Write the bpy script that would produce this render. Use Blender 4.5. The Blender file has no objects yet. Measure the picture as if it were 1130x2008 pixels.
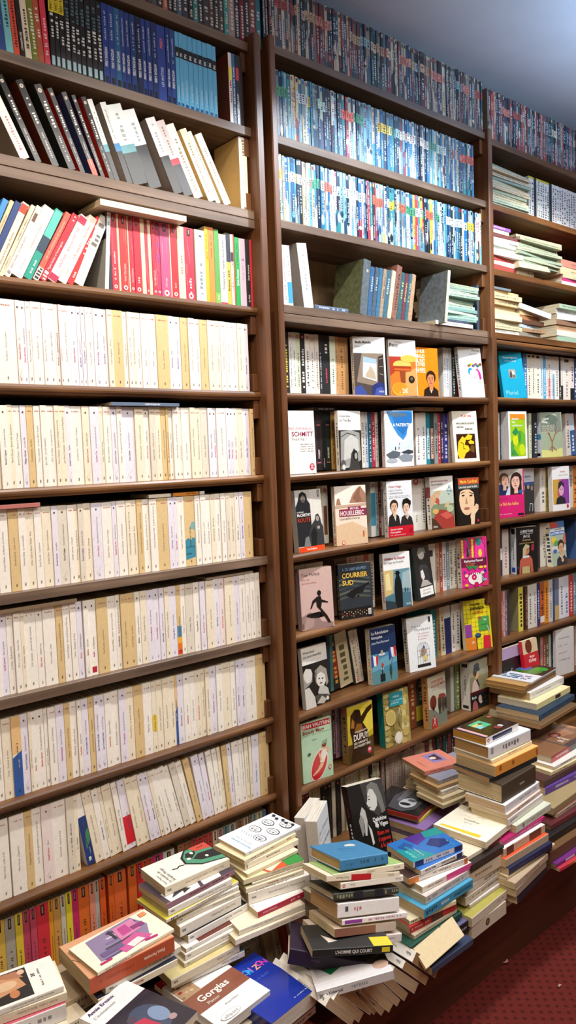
import bpy, math, random, re
from mathutils import Vector, Matrix
C = bpy.context.scene.collection
RNG = random.Random(7)
# ------------------------------------------------------------------ camera of the photograph (1130 x 2008)
FPX, D0, Z0 = 1510.0, 1.636, 1.467
YAW, PITCH, ROLL = 0.71088141, -0.07313787, -0.03693734
def _axes():
    cy, sy, cp, sp = math.cos(YAW), math.sin(YAW), math.cos(PITCH), math.sin(PITCH)
    F = Vector((sy*cp, cy*cp, sp)); R = Vector((cy, -sy, 0)); U = R.cross(F)
    c, s = math.cos(ROLL), math.sin(ROLL)
    return c*R + s*U, -s*R + c*U, F
CR, CU, CF = _axes()
EYE = Vector((0, -D0, Z0))
def ray(px, py): return CF*FPX + CR*(px-565) - CU*(py-1004)
def aty(px, py, y): d = ray(px, py); return EYE + d*((D0+y)/d.y)
def atz(px, py, z): d = ray(px, py); return EYE + d*((z-Z0)/d.z)
def pxof(P):
    d = Vector(P) - EYE; k = FPX/d.dot(CF)
    return 565 + d.dot(CR)*k, 1004 - d.dot(CU)*k
def xat(px, y, z):
    lo, hi = -1.0, 6.0
    for _ in range(40):
        m = (lo+hi)/2
        if pxof((m, y, z))[0] < px: lo = m
        else: hi = m
    return lo
# ------------------------------------------------------------------ materials
def hexc(c):
    if not isinstance(c, str): return c
    if len(c) == 3: c = ''.join(a*2 for a in c)
    return tuple(int(c[i:i+2], 16)/255 for i in (0, 2, 4)) + (1.0,)
def lin(c):
    f = lambda v: v/12.92 if v <= .04045 else ((v+.055)/1.055)**2.4
    c = hexc(c); return (f(c[0]), f(c[1]), f(c[2]), 1)
def mat(name, rough=.5, spec=.5, coat=0.0):
    m = bpy.data.materials.new(name); m.use_nodes = True
    N, L = m.node_tree.nodes, m.node_tree.links
    b = N['Principled BSDF']; b.inputs['Roughness'].default_value = rough
    b.inputs['Specular IOR Level'].default_value = spec; b.inputs['Coat Weight'].default_value = coat
    b.inputs['Coat Roughness'].default_value = .08
    return m, N, L, b
def noise(N, L, scale, detail=3, vec=None, rough=.5):
    n = N.new('ShaderNodeTexNoise'); n.inputs['Scale'].default_value = scale
    n.inputs['Detail'].default_value = detail; n.inputs['Roughness'].default_value = rough
    if vec is not None: L.new(vec, n.inputs['Vector'])
    return n
def mapped(N, L, sc, rot=(0, 0, 0)):
    t = N.new('ShaderNodeTexCoord'); m = N.new('ShaderNodeMapping')
    m.inputs['Scale'].default_value = sc; m.inputs['Rotation'].default_value = rot
    L.new(t.outputs['Object'], m.inputs['Vector']); return m.outputs['Vector']
def ramp(N, L, src, stops):
    r = N.new('ShaderNodeValToRGB'); e = r.color_ramp.elements
    while len(e) < len(stops): e.new(.5)
    for k, (p, c) in enumerate(stops): e[k].position = p; e[k].color = lin(c)
    L.new(src, r.inputs['Fac']); return r.outputs['Color']
def inked(name, rough, coat, amt):
    """printed card: the colour of each face comes from its own colour attribute, with faint paper mottling"""
    m, N, L, b = mat(name, rough, .5, coat)
    a = N.new('ShaderNodeVertexColor'); a.layer_name = 'Col'
    n = noise(N, L, 90, 4, mapped(N, L, (1, 1, 1)))
    mx = N.new('ShaderNodeMix'); mx.data_type = 'RGBA'; mx.blend_type = 'MULTIPLY'
    mx.inputs['Factor'].default_value = amt
    L.new(a.outputs['Color'], mx.inputs['A'])
    L.new(ramp(N, L, n.outputs['Fac'], [(.3, 'b8b0a4'), (.65, 'ffffff')]), mx.inputs['B'])
    L.new(mx.outputs['Result'], b.inputs['Base Color'])
    bp = N.new('ShaderNodeBump'); bp.inputs['Strength'].default_value = .06; bp.inputs['Distance'].default_value = .002
    n2 = noise(N, L, 30, 2, mapped(N, L, (1, 1, 1))); L.new(n2.outputs['Fac'], bp.inputs['Height'])
    L.new(bp.outputs['Normal'], b.inputs['Normal'])
    return m
M_CARD = inked('printed_card', .5, 0, .14)
M_GLOSS = inked('glossy_printed_card', .2, .25, .12)
M_CLOTH = inked('bookcloth', .8, 0, .75)
def paper():
    m, N, L, b = mat('page_edges', .85, .2)
    a = N.new('ShaderNodeVertexColor'); a.layer_name = 'Col'
    n = noise(N, L, 1, 2, mapped(N, L, (2600, 9, 9)))
    mx = N.new('ShaderNodeMix'); mx.data_type = 'RGBA'; mx.blend_type = 'MULTIPLY'; mx.inputs['Factor'].default_value = .8
    L.new(a.outputs['Color'], mx.inputs['A'])
    L.new(ramp(N, L, n.outputs['Fac'], [(.35, 'a08c70'), (.6, 'ffffff')]), mx.inputs['B'])
    L.new(mx.outputs['Result'], b.inputs['Base Color'])
    return m
M_PAGE = paper()
def wood(name, dark, mid, light, axis=0, rough=.42, wear=None, coat=.15):
    m, N, L, b = mat(name, rough, .5, coat); b.inputs['Coat Roughness'].default_value = .25
    sc = [38, 38, 38]; sc[axis] = 1.6
    v = mapped(N, L, sc); n = noise(N, L, 1.0, 6, v, .62)
    col = ramp(N, L, n.outputs['Fac'], [(.28, dark), (.5, mid), (.72, light)])
    n2 = noise(N, L, 4, 3, mapped(N, L, (1, 1, 1)))
    mx = N.new('ShaderNodeMix'); mx.data_type = 'RGBA'; mx.blend_type = 'MULTIPLY'; mx.inputs['Factor'].default_value = .55
    L.new(col, mx.inputs['A']); L.new(ramp(N, L, n2.outputs['Fac'], [(.35, '8a7464'), (.7, 'ffffff')]), mx.inputs['B'])
    L.new(mx.outputs['Result'], b.inputs['Base Color'])
    bp = N.new('ShaderNodeBump'); bp.inputs['Strength'].default_value = .25; bp.inputs['Distance'].default_value = .001
    L.new(n.outputs['Fac'], bp.inputs['Height']); L.new(bp.outputs['Normal'], b.inputs['Normal'])
    return m
W_SIDE = wood('stained_panel_wood', '4a2b18', '714727', '8f5f38', 2)
W_SHELF = wood('stained_shelf_wood', '4a2d1a', '764d28', '966a3d', 0)
W_GREY = wood('worn_shelf_wood', '54443a', '78624f', '967f6c', 0, .5)
W_BACK = wood('hardboard_back', '1f1510', '2c1e16', '3a2a1f', 2, .75, None, 0)
W_PALE = wood('pale_hardboard', '8a7452', 'a88f6a', 'b89f78', 2, .8, None, 0)
W_BENCH = wood('bench_wood', '43200f', '5a2c17', '6e3a1f', 0, .6)
def plain(name, col, rough=.5, metal=0):
    m, N, L, b = mat(name, rough); b.inputs['Base Color'].default_value = lin(col); b.inputs['Metallic'].default_value = metal
    n = noise(N, L, 120, 2, mapped(N, L, (1, 1, 1)))
    bp = N.new('ShaderNodeBump'); bp.inputs['Strength'].default_value = .05; L.new(n.outputs['Fac'], bp.inputs['Height'])
    L.new(bp.outputs['Normal'], b.inputs['Normal']); return m
M_STEEL = plain('zinc_screw', 'b0a898', .35, 1); M_IRON = plain('dark_iron', '3a322c', .5, .8)
# ------------------------------------------------------------------ mesh collecting
class MB:
    def __init__(s): s.v = []; s.f = []; s.c = []; s.m = []
    def face(s, pts, col=None, mi=0):
        k = len(s.v); s.v += [tuple(p) for p in pts]; s.f.append(tuple(range(k, k+len(pts)))); s.c.append(col); s.m.append(mi)
    def grid(s, rings, cols, closed=True, caps=None, mi=0):
        """rings: equal lists of points; quads between neighbouring rings; cols: colour per strip"""
        k = len(s.v); n = len(rings[0])
        for r in rings: s.v += [tuple(p) for p in r]
        for i in range(len(rings)-1):
            for j in range(n if closed else n-1):
                a, b = k+i*n+j, k+i*n+(j+1) % n
                s.f.append((a, b, b+n, a+n)); s.c.append(cols[j] if cols else None); s.m.append(mi)
        if caps:
            s.f.append(tuple(k+j for j in reversed(range(n)))); s.c.append(caps); s.m.append(mi)
            s.f.append(tuple(k+(len(rings)-1)*n+j for j in range(n))); s.c.append(caps); s.m.append(mi)
    def box(s, a, b, col=None, bev=0.0):
        (x0, y0, z0), (x1, y1, z1) = a, b
        if bev:
            e = bev
            prof = [(x0+e, y0), (x1-e, y0), (x1, y0+e), (x1, y1-e), (x1-e, y1), (x0+e, y1), (x0, y1-e), (x0, y0+e)]
            ins = [(x0+2*e, y0+e), (x1-2*e, y0+e), (x1-e, y0+2*e), (x1-e, y1-2*e), (x1-2*e, y1-e), (x0+2*e, y1-e), (x0+e, y1-2*e), (x0+e, y0+2*e)]
            s.grid([[(p[0], p[1], z0) for p in ins], [(p[0], p[1], z0+e) for p in prof], [(p[0], p[1], z1-e) for p in prof], [(p[0], p[1], z1) for p in ins]], [col]*8, True, col or True)
        else:
            p = [(x0, y0), (x1, y0), (x1, y1), (x0, y1)]
            s.grid([[(q[0], q[1], z0) for q in p], [(q[0], q[1], z1) for q in p]], [col]*4, True, col or True)
    def build(s, name, mats, parent=None, smooth=False):
        me = bpy.data.meshes.new(name); me.from_pydata(s.v, [], s.f)
        for m in (mats if isinstance(mats, (list, tuple)) else [mats]): me.materials.append(m)
        me.polygons.foreach_set('material_index', s.m)
        if any(c is not None and c is not True for c in s.c):
            a = me.color_attributes.new('Col', 'BYTE_COLOR', 'CORNER'); buf = []
            for f, c in zip(s.f, s.c):
                c = hexc(c) if (c is not None and c is not True) else (1, 1, 1, 1)
                buf.extend(c*len(f))
            a.data.foreach_set('color_srgb', buf)
        if smooth: me.polygons.foreach_set('use_smooth', [True]*len(me.polygons))
        me.update()
        o = bpy.data.objects.new(name, me); C.objects.link(o)
        if parent is not None: o.parent = parent
        return o
def tag(o, label, cat, group=None, kind=None):
    if label: o['label'] = label
    if cat: o['category'] = cat
    if group: o['group'] = group
    if kind: o['kind'] = kind
    return o
def empty(name, loc=(0, 0, 0), rz=0.0):
    o = bpy.data.objects.new(name, None); C.objects.link(o); o.location = loc; o.rotation_euler = (0, 0, rz); o.empty_display_size = .05
    return o
# ------------------------------------------------------------------ lettering: outlines of the built-in font, cached
_G = {}
def _font_setup():
    cu = bpy.data.curves.new('letter_outline', 'FONT'); cu.size = 1; cu.resolution_u = 2; cu.fill_mode = 'FRONT'
    return cu, bpy.data.objects.new('letter_outline', cu)
_FC, _FO = _font_setup()
def _mesh_of(s, bold):
    _FC.body = s; _FC.offset = .022 if bold else 0.0
    C.objects.link(_FO); dg = bpy.context.evaluated_depsgraph_get(); dg.update()
    ev = _FO.evaluated_get(dg); me = ev.to_mesh()
    v = [(a.co.x, a.co.y) for a in me.vertices]; f = [tuple(p.vertices) for p in me.polygons]
    ev.to_mesh_clear(); C.objects.unlink(_FO); return v, f
def glyph(ch, bold):
    k = (ch, bold)
    if k not in _G:
        v, f = _mesh_of(ch, bold) if ch.strip() else ([], [])
        a = _mesh_of('I'+ch+'I', False)[0]; b = _mesh_of('II', False)[0]
        adv = (max(p[0] for p in a)-min(p[0] for p in a)) - (max(p[0] for p in b)-min(p[0] for p in b))
        _G[k] = (v, f, adv)
    return _G[k]
def text_w(s, size, bold=False, cond=1.0, sp=0.0): return sum(glyph(c, bold)[2]*size*cond+sp for c in s)
def clip(poly, W, H):
    for ax, lim, sg in ((0, 0, 1), (0, W, -1), (1, 0, 1), (1, H, -1)):
        out = []
        for i in range(len(poly)):
            p, q = poly[i-1], poly[i]
            dp, dq = (p[ax]-lim)*sg, (q[ax]-lim)*sg
            if (dp >= 0) != (dq >= 0):
                t = dp/(dp-dq); out.append((p[0]+t*(q[0]-p[0]), p[1]+t*(q[1]-p[1])))
            if dq >= 0: out.append(q)
        poly = out
        if len(poly) < 3: return []
    return poly
def ell(cx, cy, rx, ry, n=18, rot=0, a0=0, a1=360):
    c, s = math.cos(math.radians(rot)), math.sin(math.radians(rot)); P = []
    full = a1-a0 >= 360
    for i in range(n if full else n+1):
        a = math.radians(a0+(a1-a0)*i/n); x, y = rx*math.cos(a), ry*math.sin(a); P.append((cx+x*c-y*s, cy+x*s+y*c))
    return P
class Face2D:
    """a printed face of a book: mm units, u to the right, v upwards"""
    def __init__(s, mb, O, U, V, N, W, H): s.mb, s.O, s.U, s.V, s.N, s.W, s.H, s.k = mb, Vector(O), Vector(U), Vector(V), Vector(N), W, H, 0
    def P(s, u, v, k): return s.O + s.U*(u*.001) + s.V*(v*.001) + s.N*(.00009*k)
    def poly(s, pts, col):
        s.k += 1; pts = clip(list(pts), s.W, s.H)
        if len(pts) > 2: s.mb.face([s.P(u, v, s.k) for u, v in pts], col)
    def text(s, u, v, size, st, col, rot=0, bold=False, cond=1.0, sp=0.0, al='l', fit=None):
        """size: cap height in mm; rot 90 reads upwards"""
        s.k += 1; em = size/.72
        w = text_w(st, em, bold, cond, sp)
        if fit and w > fit: cond *= fit/w; sp *= fit/w; w = fit
        x = {'l': 0, 'c': -w/2, 'r': -w}[al]
        c, sn = math.cos(math.radians(rot)), math.sin(math.radians(rot)); mb = s.mb
        for ch in st:
            gv, gf, adv = glyph(ch, bold); k = len(mb.v); ok = True; pv = []
            for (a, b) in gv:
                X, Y = x+a*em*cond, b*em; uu, vv = u+X*c-Y*sn, v+X*sn+Y*c
                if not (-.3 < uu < s.W+.3 and -.3 < vv < s.H+.3): ok = False
                pv.append(tuple(s.P(uu, vv, s.k)))
            if ok and pv:
                mb.v += pv
                for f in gf: mb.f.append(tuple(k+i for i in f)); mb.c.append(col); mb.m.append(0)
            x += adv*em*cond+sp
        return w
    def scrib(s, u, v, ln, th, col, rot=0, seed=0, gap=.35):
        """illegible small print: a broken run of dashes"""
        s.k += 1; r = random.Random(seed+int(u*7+v*13)); x = 0
        c, sn = math.cos(math.radians(rot)), math.sin(math.radians(rot))
        while x < ln:
            w = th*r.uniform(.35, .8)
            if r.random() > .16:
                hh = th*r.choice((.7, .7, .75, 1.0)); q = [(x, 0), (x+w, 0), (x+w, hh), (x, hh)]
                q = clip([(u+a*c-b*sn, v+a*sn+b*c) for a, b in q], s.W, s.H)
                if len(q) > 2: s.mb.face([s.P(a, b, s.k) for a, b in q], col)
            x += w+th*gap
    def art(s, ops):
        for o in ops:
            t = o[0]
            if t == 'r': s.poly([(o[1], o[2]), (o[3], o[2]), (o[3], o[4]), (o[1], o[4])], o[5])
            elif t == 'p': s.poly([(o[1][i], o[1][i+1]) for i in range(0, len(o[1]), 2)], o[2])
            elif t == 'e': s.poly(ell(o[1], o[2], o[3], o[4], 20, o[6] if len(o) > 6 else 0), o[5])
            elif t == 'l':
                P, w = o[1], o[2]
                for i in range(0, len(P)-2, 2):
                    dx, dy = P[i+2]-P[i], P[i+3]-P[i+1]; d = math.hypot(dx, dy) or 1; nx, ny = -dy/d*w/2, dx/d*w/2
                    s.poly([(P[i]+nx, P[i+1]+ny), (P[i]-nx, P[i+1]-ny), (P[i+2]-nx, P[i+3]-ny), (P[i+2]+nx, P[i+3]+ny)], o[3]); s.k -= 1
                s.k += 1
            elif t == 't': s.text(o[1], o[2], o[3], o[4], o[5], **(o[6] if len(o) > 6 else {}))
            elif t == 's': s.scrib(o[1], o[2], o[3], o[4], o[5], **(o[6] if len(o) > 6 else {}))
# ------------------------------------------------------------------ a book: spine faces -Y, front board faces +X, stands on z = 0
def cover_mesh(t, h, w, c, col, scol, rnd):
    """one folded cover: back board, spine and front board"""
    mb = MB(); r = min(rnd, t*.45); n = 3 if rnd > .0012 else 1
    out, cols = [(-t/2, w)], [col]
    for k in range(n+1):
        a = math.pi/2*k/n; out.append((-t/2+r-r*math.cos(a), r-r*math.sin(a))); cols.append(scol)
    for k in range(n+1):
        a = math.pi/2*k/n; out.append((t/2-r+r*math.sin(a), r-r*math.cos(a))); cols.append(scol if k < n else col)
    out.append((t/2, w)); cols.append('e9e2d2')
    inn = [(t/2-c, w), (t/2-c, c*1.4), (-t/2+c, c*1.4), (-t/2+c, w)]
    ic = 'e9e2d2'; ring = out+inn; cols += [ic, ic, ic, ic]
    cols = cols[:len(ring)]
    k = len(ring); v0 = [(x, y, 0) for x, y in ring]; v1 = [(x, y, h) for x, y in ring]
    mb.v = v0+v1
    for j in range(k):
        jn = (j+1) % k; mb.f.append((j, jn, k+jn, k+j)); mb.c.append(cols[j]); mb.m.append(0)
    # end strips between outer and inner outline
    no, ni = len(out), len(inn)
    io = [no+3, no+2, no+1, no]      # inner points in outer order
    half = no//2
    def nearest(j): return io[0] if j == 0 else io[1] if j < half else io[2] if j < no-1 else io[3]
    for base, flip in ((0, False), (k, True)):
        for j in range(no-1):
            a, b = nearest(j), nearest(j+1)
            f = [base+j, base+b, base+j+1] if a == b else [base+j, base+a, base+b, base+j+1]
            if flip: f = f[::-1]
            mb.f.append(tuple(f)); mb.c.append(col); mb.m.append(0)
    return mb
def book(name, label, cat, group, t, h, w, col, M, scol=None, spine=(), front=(), back=(), mat_=None, page='e6d7b4', hard=False, rnd=.0006, cut=None):
    """t thickness, h height, w width in metres; M places it"""
    c = .0026 if hard else .0005
    if t < 4*c: c = t*.2
    mb = cover_mesh(t, h, w, c, col, scol or col, max(rnd, .003) if hard else rnd)
    if spine: Face2D(mb, (-t/2, 0, 0), (1, 0, 0), (0, 0, 1), (0, -1, 0), t*1000, h*1000).art(spine)
    if front: Face2D(mb, (t/2, 0, 0), (0, 1, 0), (0, 0, 1), (1, 0, 0), w*1000, h*1000).art(front)
    if back: Face2D(mb, (-t/2, w, 0), (0, -1, 0), (0, 0, 1), (-1, 0, 0), w*1000, h*1000).art(back)
    o = empty(name); o.matrix_world = M
    mb.build('cover', mat_ or M_CARD, o)
    tag(o, label, cat, group)
    e, fe = (.003, .004) if hard else (.0002, .0003)
    pb = MB(); pb.box((-t/2+c, c*1.5, e), (t/2-c, w-fe, h-e), page)
    pb.build('page_block', M_PAGE, o)
    return o
def stand(x, y, z, yaw=0.0, lean=0.0, back=0.0):
    """on a shelf, spine to the room; lean > 0 tips the top to +x, back > 0 tips the top to the wall"""
    return Matrix.Translation((x, y, z)) @ Matrix.Rotation(yaw, 4, 'Z') @ Matrix.Rotation(-back, 4, 'X') @ Matrix.Rotation(lean, 4, 'Y')
FACEM = Matrix(((0, 1, 0, 0), (-1, 0, 0, 0), (0, 0, 1, 0), (0, 0, 0, 1)))    # front board turned to the room
LIE = Matrix(((0, 0, -1, 0), (0, 1, 0, 0), (1, 0, 0, 0), (0, 0, 0, 1)))      # on its back board, spine to the room, head to -x
# ------------------------------------------------------------------ room shell
def slab(name, a, b, m): o = MB(); o.box(a, b); o = o.build(name, m); o['kind'] = 'structure'; return o
def carpet():
    m, N, L, b = mat('red_carpet', .95, .1)
    t = N.new('ShaderNodeTexCoord'); sep = N.new('ShaderNodeSeparateXYZ')
    nz = noise(N, L, 40, 2, t.outputs['Object']); mxv = N.new('ShaderNodeMix'); mxv.data_type = 'VECTOR'
    mxv.inputs['Factor'].default_value = .006
    L.new(t.outputs['Object'], mxv.inputs['A']); L.new(nz.outputs['Color'], mxv.inputs['B']); L.new(mxv.outputs['Result'], sep.inputs['Vector'])
    def sn(o, k, ph=0):
        a = N.new('ShaderNodeMath'); a.operation = 'MULTIPLY_ADD'; a.inputs[1].default_value = k; a.inputs[2].default_value = ph; L.new(o, a.inputs[0])
        s = N.new('ShaderNodeMath'); s.operation = 'SINE'; L.new(a.outputs[0], s.inputs[0]); return s.outputs[0]
    p = N.new('ShaderNodeMath'); p.operation = 'MULTIPLY'; L.new(sn(sep.outputs['X'], 190), p.inputs[0]); L.new(sn(sep.outputs['Y'], 190), p.inputs[1])
    dots = ramp(N, L, p.outputs[0], [(.3, '6f2a24'), (.75, '50201b')])
    n2 = noise(N, L, 500, 3, t.outputs['Object']); mx = N.new('ShaderNodeMix'); mx.data_type = 'RGBA'; mx.blend_type = 'MULTIPLY'; mx.inputs['Factor'].default_value = .5
    L.new(dots, mx.inputs['A']); L.new(ramp(N, L, n2.outputs['Fac'], [(.3, '706060'), (.7, 'ffffff')]), mx.inputs['B']); L.new(mx.outputs['Result'], b.inputs['Base Color'])
    bp = N.new('ShaderNodeBump'); bp.inputs['Strength'].default_value = .6; bp.inputs['Distance'].default_value = .003; L.new(n2.outputs['Fac'], bp.inputs['Height']); L.new(bp.outputs['Normal'], b.inputs['Normal'])
    return m
def plaster(name, a, b_):
    m, N, L, b = mat(name, .9, .2); n = noise(N, L, 3, 4, mapped(N, L, (1, 1, 1)))
    L.new(ramp(N, L, n.outputs['Fac'], [(.3, a), (.7, b_)]), b.inputs['Base Color'])
    n2 = noise(N, L, 260, 3, mapped(N, L, (1, 1, 1))); bp = N.new('ShaderNodeBump'); bp.inputs['Strength'].default_value = .15; bp.inputs['Distance'].default_value = .002
    L.new(n2.outputs['Fac'], bp.inputs['Height']); L.new(bp.outputs['Normal'], b.inputs['Normal']); return m
M_CEIL = plaster('ceiling_paint', 'c3c6cf', 'd2d4db'); M_WALL = plaster('wall_paint', 'a89a86', 'b8aa96')
XL, XR, YF, ZC = -1.3, 4.6, -3.0, 2.79
slab('floor', (XL, YF, -.05), (XR, .3, 0), carpet())
slab('ceiling', (XL, YF, ZC), (XR, .3, ZC+.06), M_CEIL)
slab('wall_back', (XL, .225, 0), (XR, .3, ZC), M_WALL)
slab('wall_front', (XL, YF-.06, 0), (XR, YF, ZC), M_WALL)
slab('wall_left', (XL-.06, YF, 0), (XL, .3, ZC), M_WALL)
slab('wall_right', (XR, YF, 0), (XR+.06, .3, ZC), M_WALL)
# ------------------------------------------------------------------ bookcases
TH = .0225
def shelf_board(parent, x0, x1, z, yf=-.018, moulded=True, m=None, name='shelf'):
    z, dz = z if isinstance(z, tuple) else (z, 0)
    mb = MB(); b = z-TH; yb = .2
    if moulded: pr = [(yb, b), (yf+.012, b), (yf+.006, b+.001), (yf+.004, b+.006), (yf+.001, b+.0075), (yf, b+.012), (yf+.0005, z-.006), (yf+.0035, z-.0015), (yf+.008, z), (yb, z)]
    else: pr = [(yb, b), (yf+.001, b), (yf, b+.001), (yf, z-.001), (yf+.001, z), (yb, z)]
    mb.grid([[(x0, y, zz) for y, zz in pr], [(x1, y, zz+dz) for y, zz in pr]], [None]*len(pr), True, True)
    return mb.build(name, m or W_SHELF, parent)
def panel(parent, x0, x1, z0, z1, yf):
    mb = MB(); e = .003; yb = .2
    pr = [(x0, yb), (x0, yf+e), (x0+e, yf), (x1-e, yf), (x1, yf+e), (x1, yb)]
    mb.grid([[(x, y, z0) for x, y in pr], [(x, y, z1) for x, y in pr]], [None]*6, True, True)
    return mb.build('side_panel', W_SIDE, parent)
def screw(parent, x, y, z, ax):
    mb = MB(); n = 10; r = .0035
    d = {'x': Vector((-1, 0, 0)), 'y': Vector((0, -1, 0))}[ax]; u = Vector((0, 0, 1)); v = d.cross(u); o = Vector((x, y, z))
    mb.grid([[o+d*k+(u*math.cos(a)+v*math.sin(a))*r*q for a in [2*math.pi*i/n for i in range(n)]] for k, q in ((0, 1), (.0012, 1), (.0022, .6))], [None]*n, True, True)
    return mb.build('screw', M_STEEL, parent)
def bookcase(label, x0, x1, z0, z1, yf, shelves, lp=True, rp=True, grey=(), moulded=True, cl=(), lt=.021, rt=.024, yfl=None, back=None, scr=()):
    e = empty('bookcase', ((x0+x1)/2, 0, z0)); M = Matrix.Translation(e.location).inverted()
    tag(e, label, 'bookcase', 'wooden bookcases along the wall')
    if lp: panel(e, x0-lt, x0, z0, z1, yfl or yf)
    if rp: panel(e, x1, x1+rt, z0, z1, yf)
    b = MB(); b.box((x0, .2, z0), (x1, .215, z1)); b.build('back_panel', back or W_BACK, e)
    for i, z in enumerate(shelves): shelf_board(e, x0, x1, z, -.018, moulded and i not in grey, W_GREY if i in grey else None)
    for side, zz, up in cl:
        a = (x1-.017, x1) if side == 'r' else (x0, x0+.017)
        q = MB(); lo, hi = (zz+.0005, zz+.047) if up else (zz-TH-.05, zz-TH-.0005)
        q.box((a[0], -.008, lo), (a[1], .17, hi), None, .0015); q.build('shelf_cleat', W_SIDE, e)
    for s in scr: screw(e, *s)
    for o in e.children: o.data.transform(M)
    return e
X1, X2L, X2R, X3R = 1.3134, 1.394, 2.362, 3.36
ZA = dict(A=2.325, T=2.54, B=2.113, C=1.864, D=1.641, E=1.418, F=1.196, G=.974, H=.747, I=.529, J=.306,
          a=2.563, b=2.33, c=2.107, d=1.880, e=1.640, f=1.414, g=1.188, h=.953, i=.723, j=.513, k=.29,
          a3=2.552, b3=2.331, c3=2.104, d3=1.880, e3=1.65, f3=1.422, g3=1.205, h3=.982, i3=.755, j3=.53, k3=.3)
z = ZA
bookcase('upper bookcase holding the dark blue space novels', .495, X1, 2.0903, 2.556, -.043, [z['T'], z['A'], z['B']], grey=(0, 1, 2), moulded=False,
         cl=[('r', z['T'], 0), ('r', z['A'], 0), ('r', z['B'], 1)])
bookcase('lower bookcase filled with shelf upon shelf of cream paperbacks', .495, X1, .0, 2.09, -.043, [2.0895, z['C'], z['D'], z['E'], z['F'], z['G'], z['H'], z['I'], z['J']], grey=(0, 4, 5),
         cl=[('r', z[k], 0) for k in 'CDEFGHI'] + [('r', z[k], 1) for k in 'DEFGHI'], scr=[(1.357, -.0, 1.83, 'x')])
bookcase('upper bookcase packed with slim blue-spined paperbacks', X2L, X2R, 1.857, 2.573, -.031, [z['a'], z['b'], z['c'], z['d']], grey=(0, 1, 2, 3), moulded=False, yfl=-.035,
         cl=[('l', z['a'], 0), ('r', z['a'], 0), ('r', z['b'], 0), ('r', z['c'], 0), ('r', z['d'], 1)], rt=.0245, back=W_PALE)
bookcase('lower bookcase displaying paperbacks with covers turned outward', X2L, X2R, 0, 1.8568, -.036, [1.8562, (1.640, .007), (1.413, .010), (1.187, .016), (.958, .016), (.727, .018), (.511, .018), z['k']], grey=(0,), yfl=-.035,
         cl=[('l', 1.8555, 0), ('r', 1.8555, 0)]+[('r', q, u) for q in (1.647, 1.423, 1.203, .974, .745, .529) for u in (0, 1)], rt=.026)
bookcase('upper bookcase crammed with faded magazines lying flat', X2R+.0245, X3R, 1.8572, 2.562, -.031, [z['a3'], z['b3'], z['c3'], z['d3']], lp=False, moulded=False)
bookcase('lower bookcase at the far end with upright paperbacks', X2R+.026, X3R, 0, 1.8568, -.036, [1.8562]+[z[k] for k in ('e3', 'f3', 'g3', 'h3', 'i3', 'j3', 'k3')], lp=False)
# low bench in front of the cases
def bench():
    e = empty('bench', (1.4, -.2, 0)); tag(e, 'low dark brown bench carrying the piles of books', 'bench')
    M = Matrix.Translation(e.location).inverted()
    q = MB(); q.box((-.9, -.43, .178), (3.5, -.05, .2), None, .003); q.build('bench_top', W_BENCH, e)
    q = MB(); q.box((-.9, -.42, 0), (3.5, -.40, .178)); q.build('front_board', W_BENCH, e)
    for o in e.children: o.data.transform(M)
bench()
def scrap(label, px, py, sz, col, seed):
    P = atz(px, py, .004); r = random.Random(seed); mb = MB()
    pts = [(P.x+sz*(i-1)*.6+r.uniform(-.2, .2)*sz, P.y+sz*(j-1)*.45+r.uniform(-.2, .2)*sz, .002+r.random()*sz*.5) for j in range(3) for i in range(3)]
    mb.v = pts
    for j in range(2):
        for i in range(2): a = j*3+i; mb.f.append((a, a+1, a+4, a+3)); mb.c.append(col); mb.m.append(0)
    tag(mb.build('paper_scrap', M_CARD), label, 'paper scrap')
scrap('crumpled pink paper scrap on the carpet beside the bench', 990, 1886, .016, 'c88a80', 1)
scrap('tiny pale paper scrap out on the open carpet', 1098, 1932, .007, 'b89088', 2)
# ------------------------------------------------------------------ camera, light
cam = bpy.data.cameras.new('camera'); cam.sensor_fit = 'VERTICAL'; cam.sensor_height = 24; cam.lens = FPX/2008*24; cam.clip_start = .02
co = bpy.data.objects.new('camera', cam); C.objects.link(co)
co.matrix_world = Matrix(((CR.x, CU.x, -CF.x, EYE.x), (CR.y, CU.y, -CF.y, EYE.y), (CR.z, CU.z, -CF.z, EYE.z), (0, 0, 0, 1)))
bpy.context.scene.camera = co
def spot(x, y, zz, W, col, size, ang=110, blend=.4, tx=0, ty=.1):
    l = bpy.data.lights.new('ceiling_spot', 'SPOT'); l.energy = W; l.color = col; l.shadow_soft_size = size; l.spot_size = math.radians(ang); l.spot_blend = blend
    o = bpy.data.objects.new('ceiling_spot', l); C.objects.link(o); o.location = (x, y, zz)
    o.rotation_euler = Vector((tx, ty, -1)).to_track_quat('-Z', 'Y').to_euler(); return o
WARM, COOL = (1, .86, .70), (.62, .8, 1)
NEUT = (1, .93, .84)
for x_, e_, c_, an in ((.45, 38, (1, .87, .74), 112), (1.1, 39, (1, .89, .77), 112), (1.85, 70, (.86, .93, 1), 128), (2.75, 62, NEUT, 120)): spot(x_, -.62, 2.72, e_, c_, .03, an, .35)
def area(x, y, zz, sx, sy, W, col, rot=(0, 0, 0)):
    l = bpy.data.lights.new('ceiling_panel', 'AREA'); l.shape = 'RECTANGLE'; l.size = sx; l.size_y = sy; l.energy = W; l.color = col
    o = bpy.data.objects.new('ceiling_panel', l); C.objects.link(o); o.location = (x, y, zz); o.rotation_euler = rot; return o
area(1.2, -1.7, 2.76, 2.8, .8, 58, (1, .94, .87))  # broad overhead fill, added to lift the dark parts; not a fixture
area(2.6, -.95, 2.45, .5, .2, 26, (.45, .68, 1), (math.pi, 0, 0))  # unseen uplight, added to imitate bluish glare over the ceiling
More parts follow.
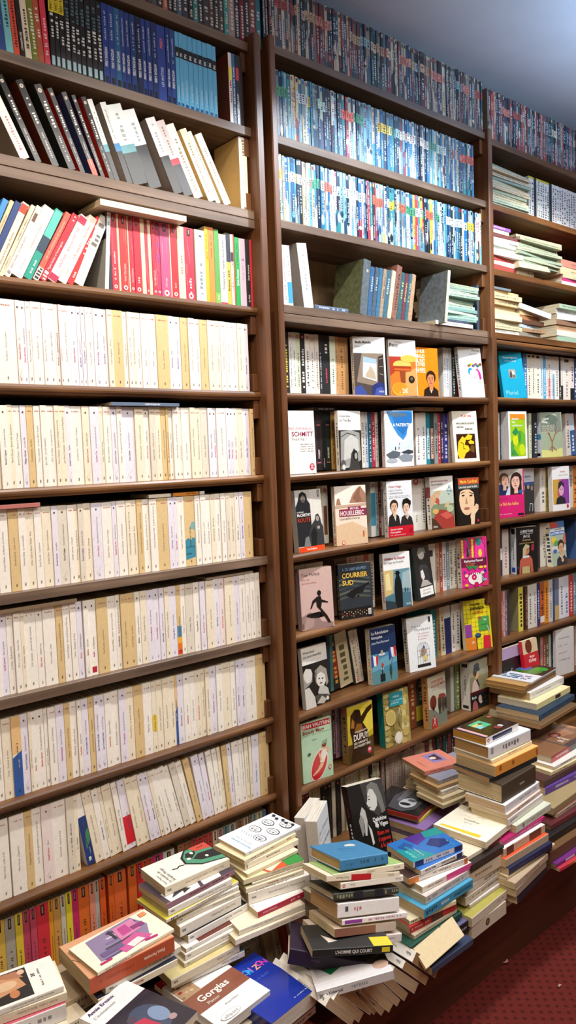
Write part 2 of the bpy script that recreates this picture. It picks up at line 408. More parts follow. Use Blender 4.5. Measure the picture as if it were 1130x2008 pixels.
w = bpy.data.worlds.new('room_air'); bpy.context.scene.world = w; w.use_nodes = True
w.node_tree.nodes['Background'].inputs[0].default_value = (.05, .05, .055, 1)
vs = bpy.context.scene.view_settings; vs.view_transform = 'Standard'; vs.look = 'None'; vs.gamma = 1; vs.use_curve_mapping = False; vs.exposure = 0
# ------------------------------------------------------------------ shelved books of the nearest case
def ordn(n): return '%d%s' % (n, 'th' if 10 <= n % 100 <= 20 else {1: 'st', 2: 'nd', 3: 'rd'}.get(n % 10, 'th'))
def lab(desc, title, n, row):
    """which one: its look, its printed title where one can be read, its place along its row"""
    row = row[4:] if row.startswith('the ') else row
    t = re.sub(r"[^\w' -]", ' ', title or '').split()[:3]
    if t and t[0] in ('Mermoz', 'Misia'): t = []
    tail = (ordn(n)+' from left, ' if n > 0 else ordn(-n)+' beyond the near end, ')+row
    while t and len(re.findall(r"[A-Za-z0-9][A-Za-z0-9'-]*", desc+' titled '+' '.join(t)+' '+tail)) > 16: t.pop()
    return desc+(' titled '+' '.join(t) if t else '')+', '+tail
FCOL = dict(w='f7f0e4', c='f2e6cd', y='dfc28c', l='ebe5ee', g='e3dac9', p='f1e1dd')
FNAM = dict(w='white paperback', c='cream paperback', y='yellowed paperback', l='lilac-white paperback', g='greyish cream paperback', p='pinkish white paperback')
INK = dict(k='2c2826', r='c8323c', m='b8286e', p='6a3c8c', b='33458c', o='d8683c')
def folio(xl, xr, z, code, txt, n, row, lean=0.0, art=None, y=None, h=None):
    r = random.Random(n*31+int(z*1000)); a = math.radians(lean)
    w = xr-xl-.0003; t = max(.0035, w*math.cos(a)-.0002); h = h or .178+r.uniform(-.0008, .0006); T = t*1000
    au, _, ti = txt.partition('|'); cc = FCOL[code[0]]; st = code[1] if len(code) > 1 else '1'
    cap = min(4.5, T*.43); u = T/2+cap/2; sp = []
    if art: sp += art(T, h*1000)
    if st == '1':
        ic = '38312a' if code[0] != 'y' else '5c4a34'
        sp += [('t', u, 48+r.uniform(-3, 8), cap*.92, au+('   '+ti if ti else ''), ic, dict(rot=90, fit=104, cond=.86))] if txt else []
        sp += [('t', u, 9, min(3.4, cap), 'folio', '2a2624', dict(rot=90, bold=True, cond=.8))]
        sp += [('s', T*.2, 164, T*.6, min(3.2, T*.25), 'b0685a', dict(seed=n))]
    elif st != '0':
        v = 44+r.uniform(-2, 10); cap2 = cap*.92
        w1 = text_w(au, cap2/.72, True, .8)*1.0
        sp += [('t', u, v, cap2, au, INK[st], dict(rot=90, bold=True, cond=.8, fit=56)), ('t', u, v+min(w1, 56)+6, cap2*.95, ti, '6a6462', dict(rot=90, cond=.8, fit=max(12, 150-v-min(w1, 56)-6)))]
        sp += [('t', u, 7, min(3.6, cap), 'folio', '5a5658', dict(rot=90, cond=.8)), ('r', T*.5-1.7, 161, T*.5+1.7, 165, '4a4644')]
        if r.random() > .6: sp += [('l', [T*.45, 9, T*.3, 16, T*.55, 24, T*.8, 30], .35, '8a8690')]
    else:
        sp += [('s', u, 42, 74, cap*.8, '5a5048', dict(rot=90, seed=n)), ('t', u, 8, min(3.2, cap), 'folio', '2a2624', dict(rot=90, bold=True, cond=.8))]
    yy = (y if y is not None else 0)+r.uniform(-.0015, .003)
    M = stand((xl+xr)/2, yy, z+.0003+abs(math.sin(a))*t/2, r.uniform(-.012, .012), a)
    return book('paperback', lab(FNAM[code[0]], ti or au if st == '1' else ti, n, row), 'paperback', 'cream paperbacks on the nearest bookcase', t, h, .108, cc, M, cc, sp, page='eadfc6' if code[0] != 'y' else 'd8bc88')
def bounds(z, y, segs):
    """segs: (px origin, px per unit, text); text: 'edge code words; ...' -> (x left, x right, code, words)"""
    out = []; prev = None
    for o, k, s in segs:
        for e in s.strip().split(';'):
            m = re.match(r'\s*(-?\d+)\s*(\S*)\s*(.*)', e, re.S)
            if not m: continue
            x = xat(o+k*int(m.group(1)), y, z)
            if prev is not None and m.group(2) != '>': out.append((prev, x, m.group(2), m.group(3).strip()))
            prev = x
    return out
def folio_row(zk, row, segs, art={}, leans={}):
    n = 0; off = 0
    for xl, xr, code, txt in bounds(ZA[zk], 0, segs):
        if code == '-' or xr-xl < .002: continue
        if pxof((xr, 0, ZA[zk]+.16))[0] < 0: off -= 1; k = off
        else: n += 1; k = n
        lean = 0
        if '@' in code: code, lean = code.split('@'); lean = float(lean)
        folio(xl, xr, ZA[zk], code, txt, k, row, lean, art.get(txt))
K = .2389
folio_row('D', 'the first shelf of cream paperbacks', [
 (0, K, "-150;-85 w1 Baricco|Novecento;-20 c1 Barbery|Une gourmandise;158 w1 Paul Baruch|Victoire d'ombre;197 pr Alessandro Baricco|Soie;243 lm Olivier Bourdeaut|La nouvelle Époque;285 w1 Muriel Barbery|Une gourmandise;372 w1 Alessandro Baricco|City;408 w1 Alessandro Baricco|Soie;478 w1 Julian Barnes|England, England;510 p0;532 p1 Nicolas Barreau|Paris;597 w1 Giorgio Bassani|Le jardin des Finzi-Contini;660 lm Bénédicte Belpois|Suiza;694 lb Alan Bennett|La reine des lectrices;727 lp Thomas Bernhard|Le neveu;790 w1 François Bizot|Le portail;848 lm Marlena de Blasi|Mille jours en Toscane;903 lp Karen Blixen|Le dîner de Babette;947 c1 Frédéric Beigbeder|99 francs;1033 y1 Blondin|Monsieur Jadis;1068 w1 Emmanuel Bove|Mes amis;1100 w1 Jorge Luis Borges|Le livre de sable"),
 (250, .2478, "52 w1 Richard Bohringer|C'est beau une ville la nuit;85 c1 Alain Bosquet|Un homme pour un autre;128 w1 George Bossi|Lachenal;188 w1 Boileau|Les Faisans;247 w1 Bolaño|Les Faux;347 y1 Bouvier|Les Thermes;387 lp André Breton|Nadja;441 lp Muriel Barbery|L'élégance du hérisson;500 y1 Bromfield|La Colline aux Cyprès;548 w1 Robert Bober|Quoi de neuf sur la guerre;590 w1 Robert Bober|Berg et Beck;650 y1 Lucien Bodard|L'Ânesse;712 c1 Karen Blixen|La ferme africaine;752 c1 Daniel Boulanger|L'autre rive;790 w1 Daniel Boulanger|Un été à la diable;828 w1 Jeanne Bourin|Les amours blessées;885 w1 Jeanne Bourin|Les compagnons d'éternité;925 c1 Bourbon Busset|La nature est un talisman;970 lp Pierre Benoit|Le dîner")])
folio_row('E', 'the second shelf of cream paperbacks', [
 (0, K, "-80;-30 w1 Cendrars|L'or;22 c1 Henri Calet|Le tout;97 wk Bernard Chapuis|Le rêve entouré d'eau;139 c1 Pierre Charras|Bonne nuit, doux prince;200 w1 Jerome Charyn|Marilyn la Dingue;250 lk Philippe Claudel|La petite fille;308 y1 Chrestomathe|Aziz Bey;362 w1 Tracy Chevalier|La jeune fille à la perle;414 w1 Jean Clair|Journal atrabilaire;474 w1 J.M.G. Le Clézio|Le chercheur d'or;515 c1 Pierre Clément|Quelques messages personnels;568 c1 Jean-Marie Colombani|Les infortunes de la République;605 lb Joseph Conrad|Typhon;703 w1 Jonathan Coe|Testament à l'anglaise;765 cr Catherine Cusset|Un brillant avenir;843 lm Jonathan Coe|La vie très privée de Mr Sim;873 c1 Colette|Dialogues de bêtes;935 w1 Bernard Comment|L'ombre de mémoire;983 lk Laurence Cossé|Les amandes amères;1028 w1 Crébillon|Les égarements du cœur et de l'esprit"),
 (250, .2478, "80 lk Anna Cabana|La rage d'une femme;150 c1 Catherine Cusset|Le problème avec Jane;195 wr Catherine Cusset|Un brillant avenir;238 g1 Eugène Dabit|L'Hôtel du Nord;283 c1 Didier Daeninckx|Le der des ders;323 y1 Roald Dahl|La grande entourloupe;345 y0;378 w1 Marie Darrieussecq|Truismes;428 w1 Alphonse Daudet|Lettres de mon moulin;450 c1 Dylan Thomas|Portrait;515 w1 Defoe|Moll Flanders;555 c1 Jean-François Deniau|L'Atlantique;600 c1 Dominique Desanti|La banquière des années folles;655 g1 Diderot|Jacques le fataliste;693 lb Diderot|Supplément au voyage;722 lr Jean-Paul Dubois|Hommes entre eux;795 w1 Jean Dutour|Le génie de la Bastille;825 lp Philippe Djian|Impuretés;850 lr Philippe Djian|Frictions;888 wm Philippe Djian|Impardonnables;932 c1 Philippe Djian|Échine;985 lb Philippe Djian|Vengeances;1015 y1 Duhamel|La passion de Joseph Pasquier")])
def fort(T, H): return [('p', [1, 16, T-1, 22, T-1, 70, T*.7, 72, T*.6, 66, T*.3, 72, 1, 66], '3c8ca4'), ('p', [T*.45, 95, T-1, 92, T-1, 112, T*.7, 112], '7cb0b0'), ('r', 1, 30, T*.6, 33, '2a6478'), ('r', 2, 48, T-2, 50, '2a6478')]
folio_row('F', 'the third shelf of cream paperbacks', [
 (0, K, "-90;5 c1 Gary|Clair de femme;100 w1 Arnaud Gelhem|Le Mystère de la Passion;182 y1 Benoîte Groult|Cœur novice;243 w1 Valentine Goby|La note sensible;312 c1 Arthur Gold et Robert Fizdale|Misia;375 w1 David Goodis|Cauchemar;453 c1 Romain Gary|Éducation européenne;505 lp Pascale Gautier|Les vieilles;583 gk Gérard Guégan|Fontenoy ne reviendra plus;635 w1 Camille Laurens|L'Avenir;670 c1 Paul Grimaud|Les choses de la vie;717 gp Robert Haddad|Le parfum de soleil;778 c1 Paul Claudel|L'échange;862 lr Joanne Harris|Des pêches pour Monsieur le curé;945 w1 Joanne Harris|Voleurs de plage;983 lr Raphaël Haroche|Retourner à la mer;1057 w1 Shirley Hazzard|Le Grand Incendie;1100 c1 Catherine Hermary-Vieille|Le grand vizir de la nuit"),
 (250, .2478, "48 c1 Catherine Hermary-Vieille|L'Infidèle;95 c1 Catherine Hermary-Vieille|Romy;143 y1 Catherine Hermary-Vieille|L'épiphanie des dieux;195 w1 Paula Jacques|Les femmes avec leur amour;253 w1 Catherine Hermary-Vieille|Le Jardin des Henderson;340 y1 Vicki Hesel|Le temps des parents;385 lp Anna Hope|Nos espérances;412 lm Hugo Claude|Gueux;470 w1 Angela Huth|L'invitation à la vie conjugale;552 y1 Joseph Kessel|Mermoz;595 w1 Sébastien Japrisot|Un long dimanche de fiançailles;638 w1 Sébastien Japrisot|La dame;677 w1 Alexandre Jardin|Le Zèbre;715 c1 Alexandre Jardin|Bille en tête;757 w1 Alexandre Jardin|Le Petit Sauvage;795 w1 Pascal Jardin|Le Nain Jaune;825 g1 Alexandre Jardin|Fanfan;868 c1 Alexandre Jardin|Autobiographie d'un amour;903 wk Ned Kaddour|Savoir;938 lb Maylis de Kerangal|Réparer les vivants;1003 y1 Arnaud|La Place")], {'Joseph Kessel|Mermoz': fort})
def sunset(T, H): return [('r', 0, 45, T, 75, '5a8ca8'), ('r', 0, 30, T, 47, 'f0b03c'), ('r', 0, 12, T, 31, 'e87a28'), ('r', 0, 3, T, 13, 'd8402c')]
def redlogo(T, H): return [('r', T*.2, 6, T*.8, 20, 'c02838')]
folio_row('G', 'the fourth shelf of cream paperbacks', [
 (0, K, "-70;25 w1 Lagerlöf|Le charretier;87 lm Camille Laurens|Dans ces bras-là;143 w1 Le Clézio|Étoile errante;197 w1 J.M.G. Le Clézio|Poisson d'or;233 c1 D.H. Lawrence|L'amazone;327 w1 D.H. Lawrence|L'Amant de lady Chatterley;383 wr Gilles Leroy|Alabama Song;487 w1 Artur London|L'aveu;543 y1 Garcia Lorca|La maison de Bernarda Alba;602 w1 Patrick Modiano|Rue des Boutiques Obscures;653 w1 Colette|Dialogues de bêtes;700 lo Molière|Le Malade imaginaire;710 -;752 wr Molière|Dom Juan;817 wm Amélie|La métaphysique;910 y1 Elsa Morante|L'île d'Arturo;975 w1 Richard Millet|L'amour des trois sœurs Piale;1013 wk David McNeil|Quelques pas dans les pas d'un ange;1077 y1 Malraux|La condition humaine"),
 (250, .2655, "20 y1 Henry Murger|Les Divas;75 y1 Renée Massip|Les Dieux;113 wk Molière|Le Bourgeois gentilhomme;162 c1 Molière|Le Tartuffe Dom Juan;210 lr Francesca Melandri|Plus haut que la mer;253 lm Tommaso Melilli|L'envers des jours;291 lk Pierric Bailly|La vérité quitte son pays;325 c1 Patrick Modiano|La Petite Bijou;378 lb Georges Miret|Avec le bonheur;412 y1 René Mayer|La ville d'or;447 w1 Molière|Les Fourberies de Scapin;505 g1 Montaigne|Essais;550 wk François Morel|Hôtel;590 lr Georges Navel|Travaux;593 -;655 c1 Anaïs Nin|Vénus erotica;693 lb Marie Nimier|La reine du silence;732 pr Amélie Nothomb|Stupeur;800 c1 Jean d'Ormesson|Histoire du Juif errant;840 lp Amos Oz|La troisième sphère;885 w1 Arto Paasilinna|La forêt des renards pendus;917 w1 Arto Paasilinna|Le lièvre de Vatanen;955 w1 Arto Paasilinna|La douce empoisonneuse;990 w1 Orhan Pamuk|Le château blanc")],
 {'René Mayer|La ville d\'or': sunset, 'Amélie|La métaphysique': redlogo})
def bluelow(T, H): return [('r', 0, 94, T, H, 'eec488'), ('p', [0, 0, T, 0, T, 100, 0, 86], '2f5ca4'), ('t', T*.7, 62, 4, 'Yann Quef', 'e8eef4', dict(rot=90, cond=.8, fit=34))]
def yellowart(T, H): return [('p', [0, 55, T, 50, T, 90, T*.5, 96, 0, 92], 'e8c83c')]
folio_row('H', 'the fifth shelf of cream paperbacks', [
 (0, K, "-60;-10 c1 Daniel Pennac|La fée carabine;48 w1 Daniel Pennac|Monsieur Malaussène;125 c1 Proust|Un amour de Swann;203 c0 ;263 lb Raymond Queneau|Zazie dans le métro;287 c1 Quignard|Le salon du Wurtemberg;330 wr Racine|Phèdre;393 wr Sébastien Japrisot|Un long dimanche de fiançailles;423 w1 Jean Racine|Britannicus;487 w1 Jean-Jacques Rousseau|Les Confessions;555 lm Edmond Rostand|Cyrano de Bergerac;605 y1 Radiguet|Le Bal du comte d'Orgel;660 w1 Philip Roth|La bête qui meurt;695 wr Atiq Rahimi|Syngué sabour;752 lb Jean-Christophe Rufin|Les causes perdues;797 y1 Jean-Christophe Rufin|La Salamandre;840 lb Jean-Christophe Rufin|Le Parfum de Cendrine;885 lb Jean-Christophe Rufin|Le tour du Congo;945 wr Yasmina Reza|Rapport aux bêtes;1000 w1 Bernhard Schlink|Le liseur;1063 lm Éric Reinhardt|Sarah, Susanne et l'écrivain"),
 (250, .2655, "8 c1 Noëlle Revaz|Rapport;65 c1 Maurice Rheims|Les greniers de Sienne;133 y1 Maurice Rheims|Le Saint Office;197 w1 Philip Roth|La tache;230 c1 Jules Romains|Knock;277 c1 Rousseau|Les Confessions I;328 c1 Rousseau|Les Confessions II;370 c1 Claude Roy|Léone et les siens;387 w0;432 lk Monica Sabolo|Summer;478 wm Shakespeare|Le Roi Lear;518 w1 Bernhard Schlink|Le liseur;562 cr Arts de Saint André|Les amants;592 c1 Thérèse de Saint Phalle|La mendigote;625 c1 Sabatier|Trois sucettes à la menthe;672 lp Nathalie Sarraute|Enfance;717 w1 Nathalie Sarraute|Enfance;775 c1 Sartre|Les mots;778 -;815 w1 Bernhard Schlink|La femme;840 lp Robert Seethaler|Le tabac;888 lk Robert Seethaler|Le Champ;963 w1 Jorge Semprun|L'Algarabie;1033 y1 Simon|Mémoires de ma vie")],
 {'': bluelow, 'Jules Romains|Knock': yellowart})
def bluebase(T, H): return [('r', 0, 0, T, 122, '1f3a7c'), ('p', [T*.3, 40, T, 60, T, 92, T*.5, 80], '3c8c6c'), ('r', T*.35, 10, T*.65, 20, 'e8e8e8'), ('t', T*.75, 26, 3, 'Tu, ma sœur', 'dde4f0', dict(rot=90, cond=.8))]
def redbase(T, H): return [('r', 0, 12, T, 84, 'd4202c')]
folio_row('I', 'the sixth shelf of cream paperbacks', [
 (0, K, "-40;5 c1 Semprun|Le grand voyage;105 w1 Gilbert Sinoué|La fille du Nil;113 -;232 w1 Gilbert Sinoué|L'Égyptienne;297 y1 Philippe Sollers|Portrait du Joueur;370 w1 Lao She|Quatre générations sous un même toit;457 pr Danielle Sarréra|Œuvre;570 w1 Zadie Smith|Sourires de loup;630 g0 Stendhal;667 c1 Sue|Mathilde;722 -;788 w0@-9 bb;860 c1@-9 William Styron|Le choix de Sophie;912 wb@-8.5 Antoine Tabucchi|Piazza;940 c1@-8.5 Emmanuel Tagnard|La porte;1012 c1@-8 Michel Tournier|Le Roi des Aulnes;1055 w1@-8 Michel Tremblay|Un ange;1128 lb@-7 Karin La Salle|Rouge"),
 (250, .2743, "115 c1@-9 Bernard Tirtiaux|Le passeur;167 c1@-9 Michel Tournier|Gilles et Jeanne;210 lm@-10 Michel Tournier|Le pied de la lettre;245 lk@-10.5 Michel Tournier|Vendredi;270 c1@-11 Elsa Triolet|Roses;312 w1@-12 Elsa Triolet|Le cheval blanc;318 -;380 w1@-13.5 John Updike|Bech est de retour;412 w1@-13.5 John Updike|Épouse-moi;455 g1@-13 Vailland|La loi;497 w1@-13 Fred Vargas|L'armée furieuse;540 y1@-12 Paul Vialar|La rose de la mer;590 lb@-10 Gary Victor|Le sang et la mer;625 lr@-9 Roger Vercel|Le capitaine;663 w1@-7.5 Villiers|Véra;695 w1@-6.5 Voltaire|Micromégas et l'Ingénu;718 c1@-5.5 Vian|L'automne;752 y1@-4.5 Roger Vrigny|Un ange passe;780 lp@-4 Kateb Yacine|Nedjma;828 w1@-3 Jean Wannsky|Concert;860 w1@-2.5 François Weyergans|Trois jours chez ma mère;887 c1@-1.5 François Weyergans|Je suis écrivain;905 c1@-1 Weil|Zone;955 lb Banana Yoshimoto|Kitchen;1022 y1 Zola|La bête humaine")],
 {'bb': bluebase, 'Karin La Salle|Rouge': redbase})

def deco(T, H, spec, seed=0):
    """print on a spine; v in fractions of the height"""
    ops = []
    for it in (spec or '').split('|'):
        p = it.split(':'); k = p[0]
        if k == 'T':
            v = float(p[3]) if len(p) > 3 else .12; ln = float(p[4]) if len(p) > 4 else .7; f = float(p[5]) if len(p) > 5 else .42
            cap = min(7, T*f); ops.append(('t', T*.5+cap/2, v*H, cap, p[2], p[1], dict(rot=90, bold=True, cond=.85, fit=ln*H)))
        elif k == 't':
            v = float(p[3]) if len(p) > 3 else .12; ln = float(p[4]) if len(p) > 4 else .7; cap = min(5, T*.36)
            ops.append(('t', T*.5+cap/2, v*H, cap, p[2], p[1], dict(rot=90, cond=.85, fit=ln*H)))
        elif k == 'd':   # reads downwards
            v = float(p[3]); ln = float(p[4]); cap = min(7, T*.45); ops.append(('t', T*.5-cap/2, v*H, cap, p[2], p[1], dict(rot=-90, bold=True, cond=.85, fit=ln*H)))
        elif k == 'S':
            cap = T*(float(p[4]) if len(p) > 4 else .4); ops.append(('s', T*.5+cap/2, float(p[2])*H, (float(p[3])-float(p[2]))*H, cap, p[1], dict(rot=90, seed=seed)))
        elif k == 'B': ops.append(('r', 0, float(p[2])*H, T, float(p[3])*H, p[1]))
        elif k == 'b': ops.append(('r', T*.2, float(p[2])*H, T*.8, float(p[3])*H, p[1]))
        elif k == 'O': ops += [('e', T/2, float(p[2])*H, T*.26, T*.26, p[1]), ('e', T/2, float(p[2])*H, T*.13, T*.13, p[3])]
        elif k == 'V2': ops += [('r', T*.34, float(p[2])*H, T*.66, float(p[3])*H, p[1]), ('r', T*.44, float(p[2])*H+4, T*.56, float(p[3])*H-3, 'a08874')]
        elif k == 'V': ops.append(('r', float(p[2])*T, 0, float(p[3])*T, H, p[1]))
        elif k == 'W':   # worn white creases
            r = random.Random(seed)
            for i in range(int(p[1])): u = r.uniform(.1, .9)*T; v = r.uniform(.05, .7)*H; ops.append(('l', [u, v, u+r.uniform(-.6, .6), v+r.uniform(.1, .3)*H], .25, 'e8c8c8'))
    return ops
def srow(zk, row, group, name, cat, desc, segs, h=.178, w=.11, y=0.0, mat_=None, lean=0.0, jit=.002, z=None):
    """a row of books; code = colour[/cover colour][@lean][^height][~y]; words = spine print | title | own description"""
    q_ = 0; off = 0; zz = ZA[zk] if z is None else z
    for xl, xr, code, txt in bounds(zz, y, segs):
        if code.startswith('-') or xr-xl < .0015: continue
        if pxof((xr, y, zz+.1))[0] < 0: off -= 1; n = off
        else: q_ += 1; n = q_
        r = random.Random(n*17+int(zz*999))
        m = re.match(r'([0-9a-f]+)(?:/([0-9a-f]+))?(?:@(-?[\d.]+))?(?:\^([\d.]+))?(?:~(-?[\d.]+))?(!?)(?:%([\d.]+))?', code)
        sc, cc = m.group(1), m.group(2) or m.group(1); a = math.radians(float(m.group(3) or lean)); hh = float(m.group(4) or h)+r.uniform(-.0008, .0006); yy = y+float(m.group(5) or 0)
        hard = m.group(6) == '!'; gw = xr-xl-.0003; t = max(.003, gw*math.cos(a)-.0002)
        if m.group(7): gw *= float(m.group(7)); xl = xr-gw; t = gw*math.cos(a)
        spec, _, rest = txt.partition('#'); title, _, ds = rest.partition('#')
        d = ds.strip() or desc(sc)
        M = stand((xl+xr)/2, yy+r.uniform(0, jit), zz+.0003+abs(math.sin(a))*t/2, r.uniform(-.01, .01), a)
        book(name, lab(d, title.strip(), n, row), cat, group, t, hh, w, cc, M, sc, deco(t*1000, hh*1000, spec.strip(), n), mat_=mat_, hard=hard)
def cname(c):
    """everyday colour word"""
    r, g, b, _ = hexc(c); import colorsys; h, l, s = colorsys.rgb_to_hls(r, g, b); h *= 360
    if l > .88 and s < .5: return 'white'
    if l < .16: return 'black'
    if s < .16: return 'white' if l > .8 else 'pale grey' if l > .6 else 'grey' if l > .3 else 'charcoal'
    if h < 16 or h > 345: return 'pale pink' if l > .72 else 'red' if l > .3 else 'dark red'
    if h < 42: return 'cream' if l > .74 else 'tan' if s < .5 and l > .4 else 'brown' if l < .4 else 'orange'
    if h < 68: return 'cream' if l > .74 and s < .75 else 'olive' if l < .38 or s < .35 else 'yellow'
    if h < 165: return 'pale green' if l > .7 else 'green'
    if h < 198: return 'pale turquoise' if l > .7 else 'turquoise' if l > .3 else 'dark teal'
    if h < 255: return 'pale blue' if l > .7 else 'blue' if l > .32 else 'navy blue'
    return 'lilac' if l > .7 else 'purple' if h < 300 else 'magenta'
E1 = '2a2c30'
BK = '1a1a1c'
PR = "T:e6eaf2:PERRY RHODAN:.22:.24:.5|S:a8b4cc:.55:.9:.3|b:0e1430:.02:.1"
srow('A', 'the shelf of space novels', 'space novels on the upper shelf', 'space_novel', 'paperback', lambda c: cname(c)+' slim space novel',
 [(0, .2301, "-130;-70 2c4a8c S:dddddd:.1:.8;-20 3c6cac@-3 S:dddddd:.1:.8;60 2c4a8c@-4 T:b8ccec:PERRY:.3:.3|S:b8ccec:.62:.9;125 7cc4c8@-4 S:1c4c6c:.3:.85:.45;180 e0543c@-4 S:4c1c18:.1:.9:.45;222 1e1a1c@-4 T:e8e4dc:L'INVASION DES:.08:.5|S:bbbbbb:.75:.9;280 e8dcc0@-4 S:3c342c:.12:.6:.4|T:3c342c:LES CAVES:.12:.45;335 7a8030@-4 S:e4e4c8:.08:.6:.5|B:d8c82c:.8:1;388 b85a40@-4 S:ecd8cc:.3:.65:.5|S:ecd8cc:.78:.95;440 d83c50@-3 S:f0c8cc:.12:.55:.45;485 1a1a1c B:e4d02c:.66:1|T:1a1a1c:PERRY RHODAN:.68:.3:.55|S:d8d8d8:.36:.62:.6|b:a8d0dc:.03:.14;525 1a1a1c B:e4d02c:.66:1|T:1a1a1c:PERRY RHODAN:.68:.3:.55|S:d8d8d8:.36:.62:.6|b:a8d0dc:.03:.14;570 1a1a1c B:e4d02c:.66:1|T:1a1a1c:PERRY RHODAN:.68:.3:.55|S:d8d8d8:.3:.6:.6|b:a8d0dc:.03:.14;"
  +';'.join('%d 1a1b1e S:4c6c78:.62:.97:.65|S:d8d8d8:.26:.58:.6|b:a8d0dc:.03:.14' % x for x in (620, 665, 705, 750, 800, 848, 892))+';'+';'.join('%d %s %s' % (x, c, PR) for x, c in ((945, '26408c'), (1000, '2a4690'), (1050, '2a6490')))),
  (240, .2832, ';'.join('%d %s %s' % (x, c, PR) for x, c in ((5, '28408c'), (38, '2a4288'), (72, '263c80'), (112, '24407c'), (152, '1c2848'), (183, '24408c'), (220, '263c80'), (260, '203468')))+";318 2c4496 T:e8705c:PERRY:.7:.2:.35|T:b8c4ec:LES MAÎTRES:.2:.35:.3;347 263c80 "+PR+";380 28488c "+PR+";384 -;"
  +';'.join('%d 62b0dc B:15181c:.66:.8|T:e8ecf0:FN:.68:.1:.55|t:d8ecf8:Le Grand %s:.12:.5|b:1c4c84:.02:.06' % (x, t) for x, t in ((410, 'Adieu'), (437, 'Labyrinthe'), (473, 'Chasseur'), (507, 'Cercle'), (540, 'Fleuve'), (572, 'Pacte'), (605, 'Envol'), (640, 'Dragon'), (668, 'Rivage')))
  +";752 -;776 e8e0d8/7c3c24 S:a02c30:.3:.7:.5|B:f0e464:.62:.8;800 3c6ca0 S:e0e8f0:.1:.8:.4;822 2c2630 T:d8d8dc:LES PLUMES DE LA NUIT:.06:.5:.55|B:c83c50:.64:.82;850 3a3436 ")], h=.176, y=-.012, mat_=M_GLOSS)
TOPC = ['2c6c74', '5c2420', '7c2c2c', '3c3c40', '504c44', '1c2028', 'b85c34', '2a2c2c', '24262c', '4c5c70', '30343c', '1c1c20', '2c7c7c', '26282c', '3a3434', '503c34', '262428', '4c4038', '3c8c88', 'a08078', '24303c', '6c1c24', '20242c', '7c3838']
srow('T', 'the topmost shelf above the space novels', 'pocket novels along the topmost shelf', 'pocket_novel', 'pocket novel', lambda c: cname(c)+' pocket novel',
 [(240, .2832, '60;'+';'.join('%d %s S:c8c4bc:.06:.6:.5' % (95+36*i+(i*7) % 9, TOPC[i % 24]) for i in range(25)))], h=.176, y=-.012, z=ZA['T'])
BL = 'S:e0dcd8:.5:.8:.4|O:d8d0c4:.93:8c7c70|S:b8b0ac:.1:.4:.25'
srow('B', 'the shelf of leaning black paperbacks', 'leaning paperbacks on the upper shelf', 'crime_paperback', 'paperback', lambda c: cname(c)+' glossy crime paperback',
 [(0, .2389, "-40;165 -;255 ece0cc/b0a898@-26 S:a05040:.1:.5:.3;350 0c0b0c/1c1a1c@-25%.6 "+BL+";495 0c0b0c/7c3820@-24%.45 "+BL+";630 0c0b0c/24302c@-23.5%.5 "+BL+";705 0c0b0c/b82420@-22.5%.6 "+BL+";810 0c0b0c/24406c@-22%.45 B:d84020:.0:.2|"+BL+";870 0c0b0c/3c2440@-21%.6 "+BL+";945 0c0b0c/c03024@-20.5%.6 "+BL+";990 1c2428/c8ccca@-20 B:dce4e4:.45:1|B:4c8ca0:.36:.45|S:8c9490:.5:.85:.25;1095 181e22/8c7c70@-20^.178%.5 B:dce0e0:.5:1|B:2c7cb4:.4:.5|S:8c9490:.55:.9:.25"),
  (240, .2478, "215 20282c/c0c4c4@-21 B:dce6e6:.5:1|B:5c98a4:.4:.5|S:9ca4a4:.55:.9:.25;325 1c2024/c8ccd0@-22 B:dce4e8:.55:1|S:9ca4a4:.6:.9:.25;490 181a1c/8c7868@-24^.178%.5 B:d4d8dc:.5:1|S:9ca4a8:.55:.9:.25;570 20242c/b8aca8@-25 B:c8c0c0:.5:1|B:c8283c:.42:.5|S:8c8484:.55:.9:.25;650 f0e8d8/e8d4a8@-26 S:8c7c64:.1:.8:.3;745 f0e4c0/e4c88c@-27%.65 S:8c7c64:.1:.8:.3;785 f0e6cc/ecd8ac@-27.5 S:8c7c64:.1:.8:.3;868 f4eee0/eed8a8@-28%.75 S:8c7c64:.1:.8:.3;943 -;1005 f8f2e4/d8b478@0^.186 S:8c8070:.75:.95:.3|S:8c8070:.02:.07:.5##yellowed book with printed back turned outward")], y=-.008, mat_=M_GLOSS)
RD = '|V2:3c1418:.89:.985|O:f0e8e4:.06:c02030'
